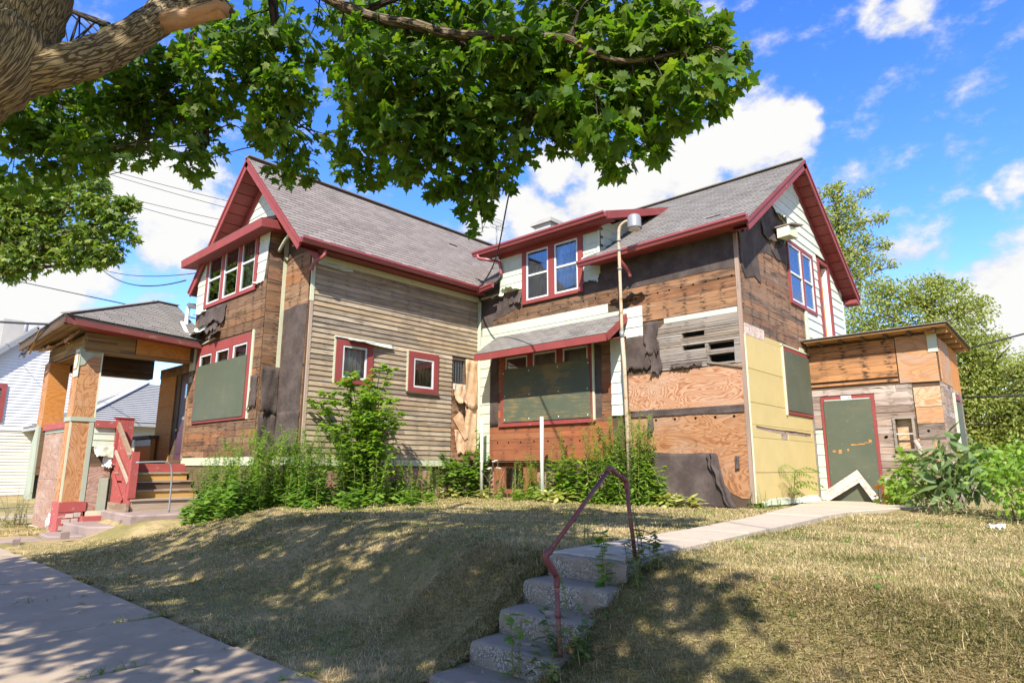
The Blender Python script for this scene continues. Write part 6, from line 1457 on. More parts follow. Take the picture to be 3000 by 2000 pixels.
BUSHY = [(4.8,18.28,6.76,1.3),(5.92,19.11,7.49,0.93),(6.77,19.84,7.68,1.02),(7.54,20.64,7.32,1.02),(8.15,21.35,6.77,0.93),(5.42,18.56,7.86,0.71),(6.19,19.65,6.4,1.3),(7.21,20.73,5.86,1.3),(8.12,21.67,5.5,1.02),(8.41,22.18,4.59,0.84),(7.66,21.63,4.04,1.11),(7.99,22.23,2.95,1.11),(4.31,18.13,5.67,1.11),(5.36,19.19,5.31,1.3),(6.36,20.3,4.58,1.3),(7.24,21.54,2.95,1.11),(7.23,20.16,8.04,0.52),(7.9,20.8,7.96,0.41),(8.83,22.26,5.68,0.46),(8.64,21.65,7.32,0.33),(7.62,22.23,1.67,0.93),(8.44,22.98,1.68,0.93),(6.8,21.48,1.67,1.11)]
DARK = [(8.22,34.25,5.29,0.99),(8.61,34.93,4.08,1.11),(7.66,34.13,3.83,0.99),(9.38,35.18,5.78,0.99),(8.05,34.81,2.62,1.11),(9.43,35.87,3.35,1.49),(9.17,36.16,1.41,1.49),(8.77,34.56,6.02,0.4),(7.22,34.25,1.89,1.24)]
LIMB2 = [[6.53,-9.19,5.17],[6.69,-9.0,4.8],[6.82,-8.85,4.5],[7.03,-8.69,4.29],[7.32,-8.48,4.1],[7.57,-8.24,4.04],[7.82,-8.02,3.94],[8.34,-7.71,3.83],[8.68,-7.55,3.73],[8.83,-7.47,3.59],[9.08,-7.35,3.44],[9.34,-7.21,3.43],[9.57,-7.08,3.46]]
TRUNK = [[3.67,-11.69,-0.27],[4.48,-11.56,0.97],[5.36,-11.34,1.88],[6.11,-11.07,2.41],[6.5,-10.85,2.64],[6.69,-10.71,2.79],[6.67,-10.67,3.08],[6.66,-10.62,3.4],[6.57,-10.59,3.96],[6.2,-10.57,5.24]]
ru = lambda b: rnd.uniform(-b, b)
def in_front(p, m=0.0):
    q = V3(p) - V3(CAM); z = q.dot(F_)
    return z > .3 and abs(q.dot(R_)) < z * (.82 + m) and abs(q.dot(U_)) < z * (.55 + m)
# ---- the big maple whose trunk stands just left of the picture
mp = thing('maple_tree', 'huge maple leaning over the walk with ridged trunk and broken limb stub', 'tree', (*TRUNK[0][:2], -1.05))
TR = catmull(TRUNK, 6)
tube('trunk', TR, [lerp(.34, .20, i / 28) if i < 28 else lerp(.20, .172, (i - 28) / 14) if i < 42 else lerp(.172, .08, (i - 42) / (len(TR) - 42)) for i in range(len(TR))], M['bark'], mp, 40, .05)
tube('limb', catmull([(6.52, -10.80, 2.66), (6.66, -10.66, 2.74), (6.80, -10.52, 2.82), (6.87, -10.32, 2.98), (6.87, -10.11, 3.25), (6.75, -9.91, 3.60), (6.67, -9.65, 3.95), (6.59, -9.31, 4.43), (6.5, -8.9, 5.2), (6.3, -8.5, 6.4)], 6),
     [lerp(.14, .112, min(1, i / 26)) * (1 if i < 30 else lerp(1, .5, (i - 30) / 24)) for i in range(55)], M['bark'], mp, 32, .05)
stub = tube('broken_stub', [(6.80, -10.04, 3.38), (6.90, -9.94, 3.44), (7.05, -9.86, 3.435), (7.20, -9.77, 3.45), (7.30, -9.71, 3.46), (7.34, -9.69, 3.49)], [.075, .066, .060, .055, .064, .02], M['raw_wood'], mp, 16, .16)
for k_ in range(7):
    a_ = V3((7.27 + ru(.03), -9.72 + ru(.03), 3.46 + ru(.05))); beam('splinter', a_, a_ + V3((.06 + ru(.03), .045, ru(.03))), .018, .012, (0, 0, 1), M['dark_wood'] if k_ % 2 else M['raw_wood'], stub)
tube('bark_flap', [(6.84, -9.98, 3.475), (6.98, -9.90, 3.495), (7.15, -9.80, 3.495), (7.32, -9.70, 3.50)], [.035, .035, .032, .045], M['bark'], mp, 12, .12)
tube('limb', catmull(LIMB2, 5),
     [lerp(.052, .045, i / 30) if i < 30 else lerp(.045, .007, (i - 30) / 30) for i in range(5 * (len(LIMB2) - 1) + 1)], M['twig'], mp, 16, .05)
for k, b in enumerate(BR):
    q = catmull(b, 6); tube('branch', q, [lerp(.034 if k not in (0, 4) else .05, .007, i / (len(q) - 1)) for i in range(len(q))], M['twig_dark'], mp, 8, .05)
# twigs running out to each clump of leaves
limbpts = [V3(p) for b in BR for p in catmull(b, 3)] + [V3(p) for p in catmull(LIMB2, 4)]
tw = MB()
for x, y, z, r in VIS:
    c = V3((x, y, z)); near = sorted(limbpts, key=lambda p: (p - c).length + max(0, c.z - p.z) * .3)[:7]
    for q_ in range(2):
        s_ = near[rnd.randrange(7)]
        e = c + V3((rnd.uniform(-r, r) * .7, rnd.uniform(-r, r) * .7, -rnd.uniform(.2, .8) * r))
        mid = lerp(s_, e, .5) + V3((rnd.uniform(-.08, .08), rnd.uniform(-.08, .08), rnd.uniform(0, .14)))
        q = catmull([s_, mid, e], 4); tw.tube(q, [lerp(.008, .0025, i / (len(q) - 1)) for i in range(len(q))], 5)
tw.build('twigs', M['twig_dark'], mp, smooth=True, kind='stuff')
VIS = [q for q in VIS if not (q[0] < 4.6 and rnd.random() < .16)]
P_, A_, N_, S2 = blob_leaves(VIS, 1800, .108, up=.75, spread=.75, droop=.65, thick=1.35)
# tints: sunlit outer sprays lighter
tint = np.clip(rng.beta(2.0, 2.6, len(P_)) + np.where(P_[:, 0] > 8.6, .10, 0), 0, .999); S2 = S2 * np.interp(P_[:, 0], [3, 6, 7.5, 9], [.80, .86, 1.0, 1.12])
vis = np.array([in_front(p) for p in P_])
dist = np.linalg.norm(P_ - CAM, axis=1); order = np.argsort(np.where(vis, dist, 1e9)); first = order[:300]
leaf_objects('leaf', MAPLE, 'maple', P_[first], A_[first], N_[first], S2[first], M['maple'], mp)
rest = np.setdiff1d(np.arange(len(P_)), first)
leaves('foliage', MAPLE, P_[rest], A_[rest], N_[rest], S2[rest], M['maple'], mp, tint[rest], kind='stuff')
# the part of the crown above and behind the camera, which shades the lawn
UP2 = []
while len(UP2) < 185:
    d_ = V3((rnd.gauss(0, 1), rnd.gauss(0, 1), rnd.gauss(0, .8))).normalized() * rnd.uniform(.35, 1) ** .5
    q = V3((6.9, -11.6, 6.0)) + V3((d_.x * 6.4, d_.y * 4.6, d_.z * 2.4)); r = rnd.uniform(.55, .95)
    v_ = q - V3(CAM); dep_ = v_.dot(F_)
    if dep_ > 0 and abs(v_.dot(R_)) < dep_ * .809 + r * 1.35 and v_.dot(U_) < dep_ * .54 + r * 1.3: continue
    if q.z - 1.7 * q.x > -.3 or q.z < 3.9 or (q - V3(CAM)).length < 3.6: continue
    hh = q.z + .5; sx, sy = q.x - .59 * hh, q.y + .89 * hh
    if sx + r * .9 > np.interp(sy, [-9, -7.3, -6.47, -4.31, -1.6, -.5], [11.6, 10.4, 9.0, 7.6, 4.5, -3]): continue
    if sy + r * .9 > np.interp(sx, [-3, .9, 2.3, 3.2, 4.5], [-7.4, -6.4, -3.8, -2.4, -1.4]): continue
    tt = (-8.0 - q.y); px_, pz_ = q.x - .66 * tt, q.z - 1.12 * tt
    if tt > 0 and 2 < px_ < 10.3 and 2.6 < pz_ < 6.2 and rnd.random() < .8: continue
    UP2.append((*q, r))
k_ = 0
while k_ < 34:
    sx, sy, hh, r = rnd.uniform(7.6, 11), rnd.uniform(-8.7, -5.4), rnd.uniform(4.3, 5.6), rnd.uniform(.5, .72)
    if sx + r * .8 > np.interp(sy, [-9, -7.3, -6.47, -4.31], [11.6, 10.4, 9.0, 7.6]): continue
    UP2.append((sx + .59 * hh, sy - .89 * hh, hh - .5, r)); k_ += 1
P_, A_, N_, S2 = blob_leaves(UP2, 128, .17, up=.9, spread=.7, droop=.4)
ok = np.array([not (in_front(p, .02) and np.linalg.norm(p - CAM) < 4.2) for p in P_])
leaves('foliage', MAPLE_S, P_[ok], A_[ok], N_[ok], S2[ok], M['maple'], mp, None, kind='stuff')

def tree(name, label, loc, trunk, tr, blobs, dens, size, mat, tmpl, group=None, brmat='twig', droop=.4, up=.5, spread=.8, nb=2):
    t = thing(name, label, 'tree', loc, group)
    q = catmull(trunk, 5); tube('trunk', q, [lerp(tr, tr * .35, i / (len(q) - 1)) for i in range(len(q))], M[brmat], t, 10, .05)
    mb = MB(); cand = q[len(q) // 3:]
    for x, y, z, r in blobs:
        c = V3((x, y, z)); s_ = min(cand, key=lambda p: (p - c).length + max(0, p.z - c.z + .5) * 1.2)
        for k in range(nb):
            e = c + V3((rnd.uniform(-r, r) * .8, rnd.uniform(-r, r) * .8, rnd.uniform(-.5, .8) * r)); m2 = lerp(s_, e, .5) + V3((rnd.uniform(-.2, .2), rnd.uniform(-.2, .2), rnd.uniform(-.1, .3))) * r
            qq = catmull([s_, m2, e], 4); mb.tube(qq, [lerp(tr * .22, tr * .04 + .004, i / (len(qq) - 1)) for i in range(len(qq))], 5)
    mb.build('branches', M[brmat], t, smooth=True)
    p, a, n, s_ = blob_leaves(blobs, dens, size, up=up, spread=spread, droop=droop, thick=1.1, shell=.35)
    leaves('crown', tmpl, p, a, n, s_, M[mat], t)
    return t
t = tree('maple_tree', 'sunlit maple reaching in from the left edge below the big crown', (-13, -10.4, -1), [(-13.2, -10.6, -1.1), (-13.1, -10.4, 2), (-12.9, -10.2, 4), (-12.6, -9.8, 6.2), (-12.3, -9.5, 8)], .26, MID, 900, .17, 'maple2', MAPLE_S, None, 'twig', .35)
for b in MIDBR:
    q = catmull(b, 5); tube('branch', q, [lerp(.06, .012, i / (len(q) - 1)) for i in range(len(q))], M['twig'], t, 8, .05)
extra_low = [(5.4 + ru(.5), 12 + ru(.8), 4.4 + i * .5, .8) for i in range(5)]
tree('locust_tree', 'airy light green tree rising behind the right gable', (5.4, 12.2, -.4), [(5.3, 12.2, -.5), (5.35, 12.1, 3), (5.5, 12.0, 6), (5.7, 11.9, 8.4), (5.9, 11.7, 9.9)], .14, AIRY, 1500, .11, 'bushy', OVATE, 'trees behind the annex', 'twig', .45, .1, .5)
back = [(x + ru(.8), y + 1.6 + ru(.6), z * .8, r * 1.1) for x, y, z, r in BUSHY if z < 7]
BUSHY = [(x, y, z, r * 1.12) for x, y, z, r in BUSHY]
tree('bushy_tree', 'broad yellow green bushy tree filling the gap behind the annex', (6.6, 20.6, -.4), [(6.6, 20.8, -.5), (6.6, 20.8, 2), (6.7, 20.6, 5), (6.8, 20.4, 7)], .3, BUSHY + back, 850, .14, 'bushy', OVATE, 'trees behind the annex', 'twig', .4, .15, .6)
fill = [(rnd.uniform(3.5, 11.5), rnd.uniform(21, 25), rnd.uniform(-.2, 5.2), rnd.uniform(.9, 1.4)) for _ in range(46)]
fill = [q for q in fill if q[2] < 6.2 - .55 * max(0, q[0] - 7.5)]
tree('bushy_tree', 'deeper green bushy tree standing behind the yellow green one', (7.5, 23.5, -.4), [(7.5, 23.6, -.5), (7.5, 23.5, 2), (7.4, 23.4, 4.5)], .25, fill, 520, .16, 'bushy', OVATE, 'trees behind the annex', 'twig', .4, .15, .6)
tree('dark_tree', 'darker green tree at the right edge behind the bushy one', (8.8, 35.2, -.4), [(8.8, 35.4, -.5), (8.8, 35.4, 3), (8.8, 35.2, 5.5)], .3, DARK + [(9.8 + ru(2.5), 36 + ru(1), 2 + ru(2.2), 1.5) for _ in range(14)], 260, .24, 'darkleaf', OVATE, 'trees behind the annex', 'twig_dark')
tree('bushy_tree', 'dark tree top peeping between the porch and the grey hipped roof', (-33, 6.5, -1), [(-33, 6.5, -1), (-33, 6.5, 5)], .25, [(-32.5 + ru(1.2), 6.4 + ru(1.6), 5.0 + ru(1.0), 1.3) for _ in range(10)], 100, .35, 'darkleaf', OVATE, None, 'twig_dark')

# ---- weeds and shrubs
def stalks(name, label, cat, group, spots, mat, h=(.8, 1.3), nl=60, size=.10, tmpl=None, stem_r=.006, lean=.12, taper=True, droop=.2, plume=0, loc=None, up=.4, smat='stem'):
    tmpl = LANCE2 if tmpl is None else tmpl
    cx = sum(s[0] for s in spots) / len(spots); cy = sum(s[1] for s in spots) / len(spots)
    t = thing(name, label, cat, (cx, cy, H(cx, cy)), group)
    pos = []; ax = []; nm = []; sz = []
    for (x, y) in spots:
        hh = rnd.uniform(*h); z0 = H(x, y) - .02; lx, ly = rnd.gauss(0, lean) * hh, rnd.gauss(0, lean) * hh
        q = catmull([(x, y, z0), (x + lx * .3, y + ly * .3, z0 + hh * .5), (x + lx, y + ly, z0 + hh)], 4)
        MB().tube(q, [lerp(stem_r, stem_r * .35, i / (len(q) - 1)) for i in range(len(q))], 5).build('stem', M[smat], t, smooth=True)
        for i in range(nl):
            f = (i + rnd.random()) / nl; f = .06 + .94 * f; p = V3(q[0]); k = f * (len(q) - 1); i0 = min(int(k), len(q) - 2); p = lerp(q[i0], q[i0 + 1], k - i0)
            a = rnd.uniform(0, 6.283); el_ = rnd.uniform(-.1, .75)
            d_ = V3((math.cos(a) * math.cos(el_), math.sin(a) * math.cos(el_), math.sin(el_) - droop * .3))
            pos.append(p[:]); ax.append(d_[:]); nm.append((-d_.x * .5 + ru(.2), -d_.y * .5 + ru(.2), 1)); sz.append(size * rnd.uniform(.7, 1.2) * ((1.15 - .75 * f) if taper else 1))
        for i in range(plume):
            a = rnd.uniform(0, 6.283); b0 = q[-1] - V3((0, 0, rnd.uniform(0, .18) * hh)); d_ = V3((math.cos(a), math.sin(a), .5)).normalized(); e = b0 + d_ * rnd.uniform(.05, .12)
            for j in range(10):
                f = j / 10; pp = lerp(b0, e, f) - V3((0, 0, .03 * f * f)); a2 = rnd.uniform(0, 6.283)
                pos.append(pp[:]); ax.append((math.cos(a2), math.sin(a2), .6)); nm.append((ru(1), ru(1), 1)); sz.append(.03)
    leaves('foliage', tmpl, np.array(pos), np.array(ax), np.array(nm), np.array(sz), M[mat], t)
    return t
spot = lambda n, x0, x1, y0, y1: [(rnd.uniform(x0, x1), rnd.uniform(y0, y1)) for _ in range(n)]
GG = 'goldenrod clumps by the house wall'
stalks('goldenrod_clump', 'tall goldenrod clump beside the porch stairs', 'weeds', GG, spot(46, -1.5, -.2, -6.2, -5.4), 'weed_b', (.9, 1.35), 105, .155, plume=0)
stalks('goldenrod_clump', 'dense goldenrod clump under the boarded bay window', 'weeds', GG, spot(58, -.7, .9, -6.2, -4.9), 'weed', (1.0, 1.6), 105, .15, plume=7)
stalks('goldenrod_clump', 'goldenrod clump at the left corner of the clapboard wall', 'weeds', GG, spot(56, .2, 1.5, -5.5, -3.7), 'weed_b', (.9, 1.5), 105, .15, plume=6)
stalks('goldenrod_clump', 'goldenrod stalks spreading round the leafy sapling', 'weeds', GG, spot(60, .4, 1.6, -4.2, -2.9), 'weed', (.6, 1.0), 90, .13)
stalks('goldenrod_clump', 'small goldenrod clump before the pink foundation', 'weeds', GG, spot(13, .25, .6, -2.05, -1.55), 'weed', (.6, .95), 90, .11, plume=2)
stalks('goldenrod_clump', 'goldenrod clump standing at the rusty lamp post', 'weeds', GG, spot(64, 4.1, 5.2, -1.0, -.3), 'weed', (.9, 1.75), 110, .155, plume=5)
stalks('goldenrod_clump', 'loose goldenrod below the picture window', 'weeds', GG, spot(16, 2.8, 4.1, -.75, -.3), 'weed', (.7, 1.5), 100, .155, plume=5)
stalks('goldenrod_clump', 'low goldenrod right of the pale metal post', 'weeds', GG, spot(18, 1.8, 2.7, -.7, -.3), 'weed', (.6, 1.15), 90, .11, plume=3)
stalks('weed_clump', 'broad leaved ragweed at the foot of the left weed bank', 'weeds', None, spot(34, -1.0, .8, -6.6, -6.0), 'weed_b', (.3, .7), 26, .16, OVATE, taper=False)
stalks('weed_clump', 'leafy low weeds along the grass edge below the goldenrod', 'weeds', None, spot(60, .4, 2.3, -5.6, -3.0), 'weed_b', (.15, .4), 18, .15, OVATE, taper=False)
stalks('weed_clump', 'vine like weeds covering the dark basement opening', 'weeds', None, spot(30, .08, .42, -1.3, -.15), 'weed_b', (.6, 1.15), 30, .15, OVATE, taper=False)
stalks('weed_clump', 'slender vine climbing the inner corner above the pale post', 'weeds', None, spot(4, .12, .3, -.3, -.15), 'weed', (1.2, 1.75), 34, .12, OVATE, taper=False, lean=.03)
stalks('weed_clump', 'yellow green broad leaved weeds behind the second pale post', 'weeds', None, spot(34, 2.8, 4.1, -.75, -.25), 'sapling', (.5, .95), 22, .15, OVATE, taper=False)
stalks('weed_clump', 'low weeds edging the flower bed by the lamp post', 'weeds', None, spot(34, 1.2, 5.4, -1.05, -.6), 'weed', (.12, .32), 16, .12, OVATE, taper=False)
stalks('weed_clump', 'bright weeds right of the goldenrod in front of the tar paper', 'weeds', None, spot(9, 5.0, 5.6, -.75, -.4), 'sapling', (.4, .85), 26, .13, OVATE, taper=False)
stalks('wild_carrot', 'dry white flowered weed in front of the basement window', 'weeds', None, spot(16, .9, 1.8, -.6, -.2), 'dryleaf', (.45, .75), 60, .05, LANCE, lean=.3, smat='dryleaf')
fw2 = thing('wild_carrot', 'white flower heads on tall stems near the inner corner', 'flowers', (1.0, -.5, -.38))
for i in range(7):
    x, y, h_ = rnd.uniform(.7, 1.3), rnd.uniform(-.7, -.3), rnd.uniform(.5, .85)
    tube('stem', [(x, y, -.4), (x + ru(.08), y + ru(.05), -.4 + h_)], .004, M['stem'], fw2, 5)
    c_ = V3((x, y, -.4 + h_)); tube('flower_head', [c_, c_ + V3((0, 0, .012)), c_ + V3((0, 0, .02))], [.02, .05, .035], M['flower'], fw2, 9, .1)
def hosta(label, x, y, n, size, mat='hosta'):
    t = thing('hosta', label, 'plant', (x, y, H(x, y)), 'hostas in the bed')
    pos = []; ax = []; nm = []; sz = []
    for i in range(n):
        a = rnd.uniform(0, 6.283); e_ = rnd.uniform(.1, 1.0); d_ = V3((math.cos(a) * math.cos(e_), math.sin(a) * math.cos(e_), math.sin(e_)))
        p = V3((x, y, H(x, y))) + V3((d_.x, d_.y, 0)) * rnd.uniform(.02, .22) + V3((0, 0, rnd.uniform(.02, .2)))
        pos.append(p[:]); ax.append((d_ - V3((0, 0, .3)))[:]); nm.append((-d_.x * .5, -d_.y * .5, 1)); sz.append(size * rnd.uniform(.7, 1.2))
    leaf_objects('leaf', BIG, 'hosta' + mat, np.array(pos), np.array(ax), np.array(nm), sz, M[mat], t)
hosta('variegated hosta left of the lamp post', 3.35, -.95, 46, .24); hosta('variegated hosta right of the second pale post', 3.0, -.95, 40, .22); hosta('pale hosta before the drooping tar paper sheet', 5.55, -.62, 60, .24); hosta('second pale hosta nearer the sheet fold', 5.95, -.6, 44, .22)
hosta('small hosta by the first pale post', .8, -.55, 30, .2); hosta('green hosta at the foot of the clapboard wall', 1.5, -3.35, 44, .24, 'weed'); hosta('hosta between the clapboard wall and the lawn', 1.2, -2.9, 30, .22, 'weed'); hosta('small yellow hosta under the clapboard wall', .55, -2.3, 26, .16, 'hosta'); hosta('tiny yellow hosta beside the foundation gap', .6, -1.4, 24, .16, 'hosta')
# sapling in front of the clapboard wall
sp = thing('sapling', 'bright green many stemmed sapling in front of the clapboard wall', 'shrub', (1.0, -3.9, -.38))
pos = []; ax = []; nm = []; sz = []
for i in range(16):
    x, y = .95 + ru(.2), -3.95 + ru(.3); a = rnd.uniform(0, 6.283); sprd = rnd.uniform(.15, 1.05); hh = rnd.uniform(1.9, 3.05) - sprd * .8
    q = catmull([(x, y, -.4), (x + math.cos(a) * sprd * .25, y + math.sin(a) * sprd * .25, -.4 + hh * .45), (x + math.cos(a) * sprd * .65, y + math.sin(a) * sprd * .65, -.4 + hh * .8), (x + math.cos(a) * sprd, y + math.sin(a) * sprd, -.4 + hh)], 5)
    tube('stem', q, [lerp(.015, .004, k / (len(q) - 1)) for k in range(len(q))], M['twig_dark'], sp, 6)
    for j in range(32):
        f = rnd.uniform(.16, 1); k = f * (len(q) - 1); i0 = min(int(k), len(q) - 2); p = lerp(q[i0], q[i0 + 1], k - i0); a2 = rnd.uniform(0, 6.283); ln = rnd.uniform(.15, .5) * (1.25 - f)+.06
        e = p + V3((math.cos(a2), math.sin(a2), rnd.uniform(0, .6))) * ln
        for m2 in range(9):
            g_ = (m2 + 1) / 9; pp = lerp(p, e, g_); a3 = a2 + (1 if m2 % 2 else -1) * rnd.uniform(.4, 1.1)
            d_ = V3((math.cos(a3), math.sin(a3), ru(.4) + .05)); pos.append(pp[:]); ax.append(d_[:]); nm.append((ru(.5), ru(.5), 1)); sz.append(rnd.uniform(.085, .145))
leaves('foliage', OVATE, np.array(pos), np.array(ax), np.array(nm), np.array(sz), M['sapling'], sp)
# ailanthus seedling on the yellow wall
ai = thing('seedling', 'feathery seedling growing against the yellow wall', 'plant', (7.08, 1.45, -.37))
q = catmull([(7.06, 1.4, -.38), (7.1, 1.46, .0), (7.12, 1.5, .28)], 4); tube('stem', q, .008, M['stem'], ai, 6)
pos = []; ax = []; nm = []; sz = []
for i in range(12):
    p = lerp(q[2], q[-1], i / 11); a = rnd.uniform(-2.4, 1.6); ln = rnd.uniform(.22, .5)
    q2 = catmull([p, p + V3((math.cos(a) * .5, math.sin(a) * .5, .22)) * ln, p + V3((math.cos(a), math.sin(a), .05)) * ln], 4); tube('stalk', q2, .003, M['stem'], ai, 5)
    for j in range(1, 9):
        pp = q2[j] if j < len(q2) else q2[-1]
        for s_ in (-1, 1):
            d_ = V3((math.cos(a + s_ * 1.2), math.sin(a + s_ * 1.2), -.25)); pos.append(pp[:]); ax.append(d_[:]); nm.append((0, 0, 1)); sz.append(.115)
leaves('foliage', LANCE, np.array(pos), np.array(ax), np.array(nm), np.array(sz) * 1.0, M['weed_b'], ai)
stalks('weed_clump', 'small yellowish weed at the corner of plywood and yellow wall', 'weeds', None, spot(7, 6.75, 7.1, -.35, .1), 'weed', (.2, .5), 30, .06, LANCE)
stalks('weed_clump', 'low ragged weeds along the foot of the yellow wall', 'weeds', None, spot(16, 6.95, 7.25, -.2, .6), 'weed_b', (.08, .22), 22, .07, LANCE)
# ---- right hand shrubs
def bush(name, label, blobs, dens, size, mat, tmpl, base, objs=0, group=None, up=.7, droop=.3, spread=.8):
    t = thing(name, label, 'shrub', (*base, H(*base)), group)
    for x, y, z, r in blobs:
        b = V3((base[0] + ru(.15), base[1] + ru(.15), H(*base) - .02)); c = V3((x, y, z)); qq = catmull([b, lerp(b, c, .5) + V3((ru(.08), ru(.08), .05)), c], 4)
        MB().tube(qq, [lerp(.012, .004, i / (len(qq) - 1)) for i in range(len(qq))], 5).build('stem', M['stem'], t, smooth=True)
    p, a, n, s_ = blob_leaves(blobs, dens, size, up=up, spread=spread, droop=droop, shell=.3)
    if objs:
        d_ = np.argsort(np.linalg.norm(p - CAM, axis=1)); f_ = d_[:objs]; r_ = d_[objs:]
        leaf_objects('leaf', tmpl, mat + 'o', p[f_], a[f_], n[f_], s_[f_], M[mat], t)
        p, a, n, s_ = p[r_], a[r_], n[r_], s_[r_]
    leaves('foliage', tmpl, p, a, n, s_, M[mat], t)
    return t
bush('grape_shrub', 'leafy shrub covering the foot of the annex window', [(8.72, 2.7, .35, .3), (8.6, 2.6, .05, .35), (8.9, 2.6, .15, .35), (8.5, 2.5, -.2, .28), (8.85, 2.4, -.15, .35), (8.75, 2.8, .6, .16), (8.95, 2.7, .5, .18), (9.1, 2.4, -.1, .3), (8.45, 2.75, .1, .2)], 480, .13, 'weed', MAPLE_S, (8.75, 2.6), 0)
bush('milkweed_shrub', 'big leaved milkweed shrub in front of the annex corner', [(9.5, 1.0, .45, .36), (9.75, .85, .25, .38), (9.4, 1.2, .2, .32), (9.9, 1.1, .5, .32), (9.6, .7, .0, .34), (9.3, 1.0, .0, .28), (10.0, .8, .1, .34), (9.65, 1.05, .72, .2)], 260, .26, 'milkweed', BIG, (9.65, .95), 180)
bush('leafy_shrub', 'dense leafy shrubs at the right edge of the lawn', [(10.35, .1, .15, .4), (10.6, -.3, .05, .42), (10.25, .6, .35, .4), (10.7, .3, .35, .42), (10.9, -.1, .25, .45), (10.5, .9, .5, .4), (10.9, .8, .5, .5), (11.2, .5, .4, .5), (10.6, -.75, -.12, .3), (11.0, -.8, .1, .4), (10.35, 1.4, .45, .4), (10.0, 1.7, .4, .4)], 720, .10, 'weed', OVATE, (10.6, .2), 0)
bush('leafy_shrub', 'grey green fine leaved weeds at the lawn edge before the shrubs', [(9.55, .35, -.22, .28), (9.9, .0, -.22, .3), (9.3, .7, -.22, .22), (10.2, -.5, -.24, .26), (9.0, 1.6, -.22, .2), (9.2, 1.3, -.2, .2)], 900, .075, 'dryleaf', LANCE, (9.7, .2), 0)
bush('leafy_shrub', 'pale green shrub between the annex and the milkweed', [(9.3, 1.9, .2, .3), (9.55, 1.8, .35, .3), (9.35, 2.2, -.05, .3), (9.8, 2.0, .5, .3), (10.0, 2.4, .6, .35)], 420, .12, 'bushy', OVATE, (9.5, 1.95), 0)
sm = thing('cut_stump', 'pale forked stump of a cut sapling among the shrubs', 'tree stump', (9.1, 2.0, -.38))
tube('trunk', catmull([(9.22, 2.0, -.45), (9.22, 2.0, .0), (9.20, 2.0, .25), (9.13, 2.0, .42), (9.10, 2.0, .66), (9.05, 2.0, .80)], 4), [.07, .07, .066, .064, .06, .058, .056, .056, .055, .05, .046, .044, .042, .04, .04, .04, .04, .04, .04, .04, .035][:21], M['shed_low'], sm, 10, .06)
tube('limb', [(9.21, 2.0, .18), (9.27, 2.0, .32)], [.05, .035], M['shed_low'], sm, 8, .08); tube('limb', [(9.08, 2.0, .74), (9.12, 2.0, .82)], .02, M['raw_wood'], sm, 8)
rbx = tube('rusty_rod', [(9.42, 2.0, -.4), (9.36, 2.0, .75)], .015, M['ply_orange'], None, 6); tag(rbx, 'thin rusty stake beside the cut sapling stump', 'stake')
bush('autumn_weed', 'weed with orange leaves at the right foot of the door', [(8.32, 2.95, -.2, .16), (8.2, 2.9, .0, .1), (8.5, 2.6, -.32, .1)], 500, .12, 'orange_leaf', MAPLE_S, (8.3, 2.9))
# suckers by the concrete steps
stalks('maple_seedling', 'yellow green seedling growing at the handrail top post', 'plant', 'seedlings by the concrete steps', [(8.62, -7.12), (8.66, -7.15)], 'sapling', (.40, .62), 22, .10, OVATE, taper=False, lean=.05)
stalks('maple_seedling', 'bright seedling leaning over the third concrete step', 'plant', 'seedlings by the concrete steps', [(8.52, -7.95), (8.5, -7.98)], 'sapling', (.28, .46), 12, .085, OVATE, taper=False, lean=.15)
stalks('maple_seedling', 'thin seedling between the handrail post and the second step', 'plant', 'seedlings by the concrete steps', [(8.62, -7.55)], 'sapling', (.35, .42), 12, .07, OVATE, taper=False, lean=.4)
stalks('weed_clump', 'dry weeds round the upper foot of the handrail', 'weeds', None, spot(10, 8.74, 8.95, -7.15, -6.75), 'darkleaf', (.2, .45), 24, .06, OVATE, taper=False, lean=.2)
stalks('weed_clump', 'small fern like weed left of the top step', 'weeds', None, spot(7, 7.8, 7.98, -6.5, -6.2), 'weed', (.12, .32), 26, .06, LANCE)
stalks('weed_clump', 'dark weeds round the lower foot of the handrail', 'weeds', None, spot(14, 8.6, 8.95, -8.05, -7.6), 'darkleaf', (.1, .3), 18, .06, OVATE, taper=False, lean=.3)
stalks('weed_clump', 'scrubby weed at the left corner of the porch', 'weeds', None, spot(14, -7.9, -7.3, -7.9, -7.5), 'dryleaf', (.4, .9), 40, .07, OVATE, lean=.2)
for lab_, xj, y0_, y1_, n_ in (('grass tuft in the nearest sidewalk joint', 6.4, -9.9, -9.3, 14), ('grass tuft in the second sidewalk joint by the lawn edge', 4.88, -9.2, -8.8, 16), ('low grass line in the farther sidewalk joint', 3.36, -10.2, -9.0, 22), ('small weed tuft overhanging the sidewalk edge by the steps', 7.4, -9.0, -8.75, 16)):
    stalks('grass_tuft', lab_, 'weeds', 'grass tufts on the sidewalk', [(xj + ru(.03), rnd.uniform(y0_, y1_)) for _ in range(n_)], 'weed', (.03, .09), 9, .07, LANCE, lean=.5, stem_r=.002)
li = thing('paper_litter', 'scrap of white litter on the lawn before the shrubs', 'litter', (10.35, -1.5, -.38))
flap(li, 'scrap', Wall(0, -1.6, 'x', 1), 10.36, 10.47, -.345, -.37, .0, M['white'], curl=.08, rag=.03); flap(li, 'scrap', Wall(0, -1.45, 'x', 1), 10.42, 10.5, -.34, -.37, .0, M['white'], curl=.1, rag=.03)

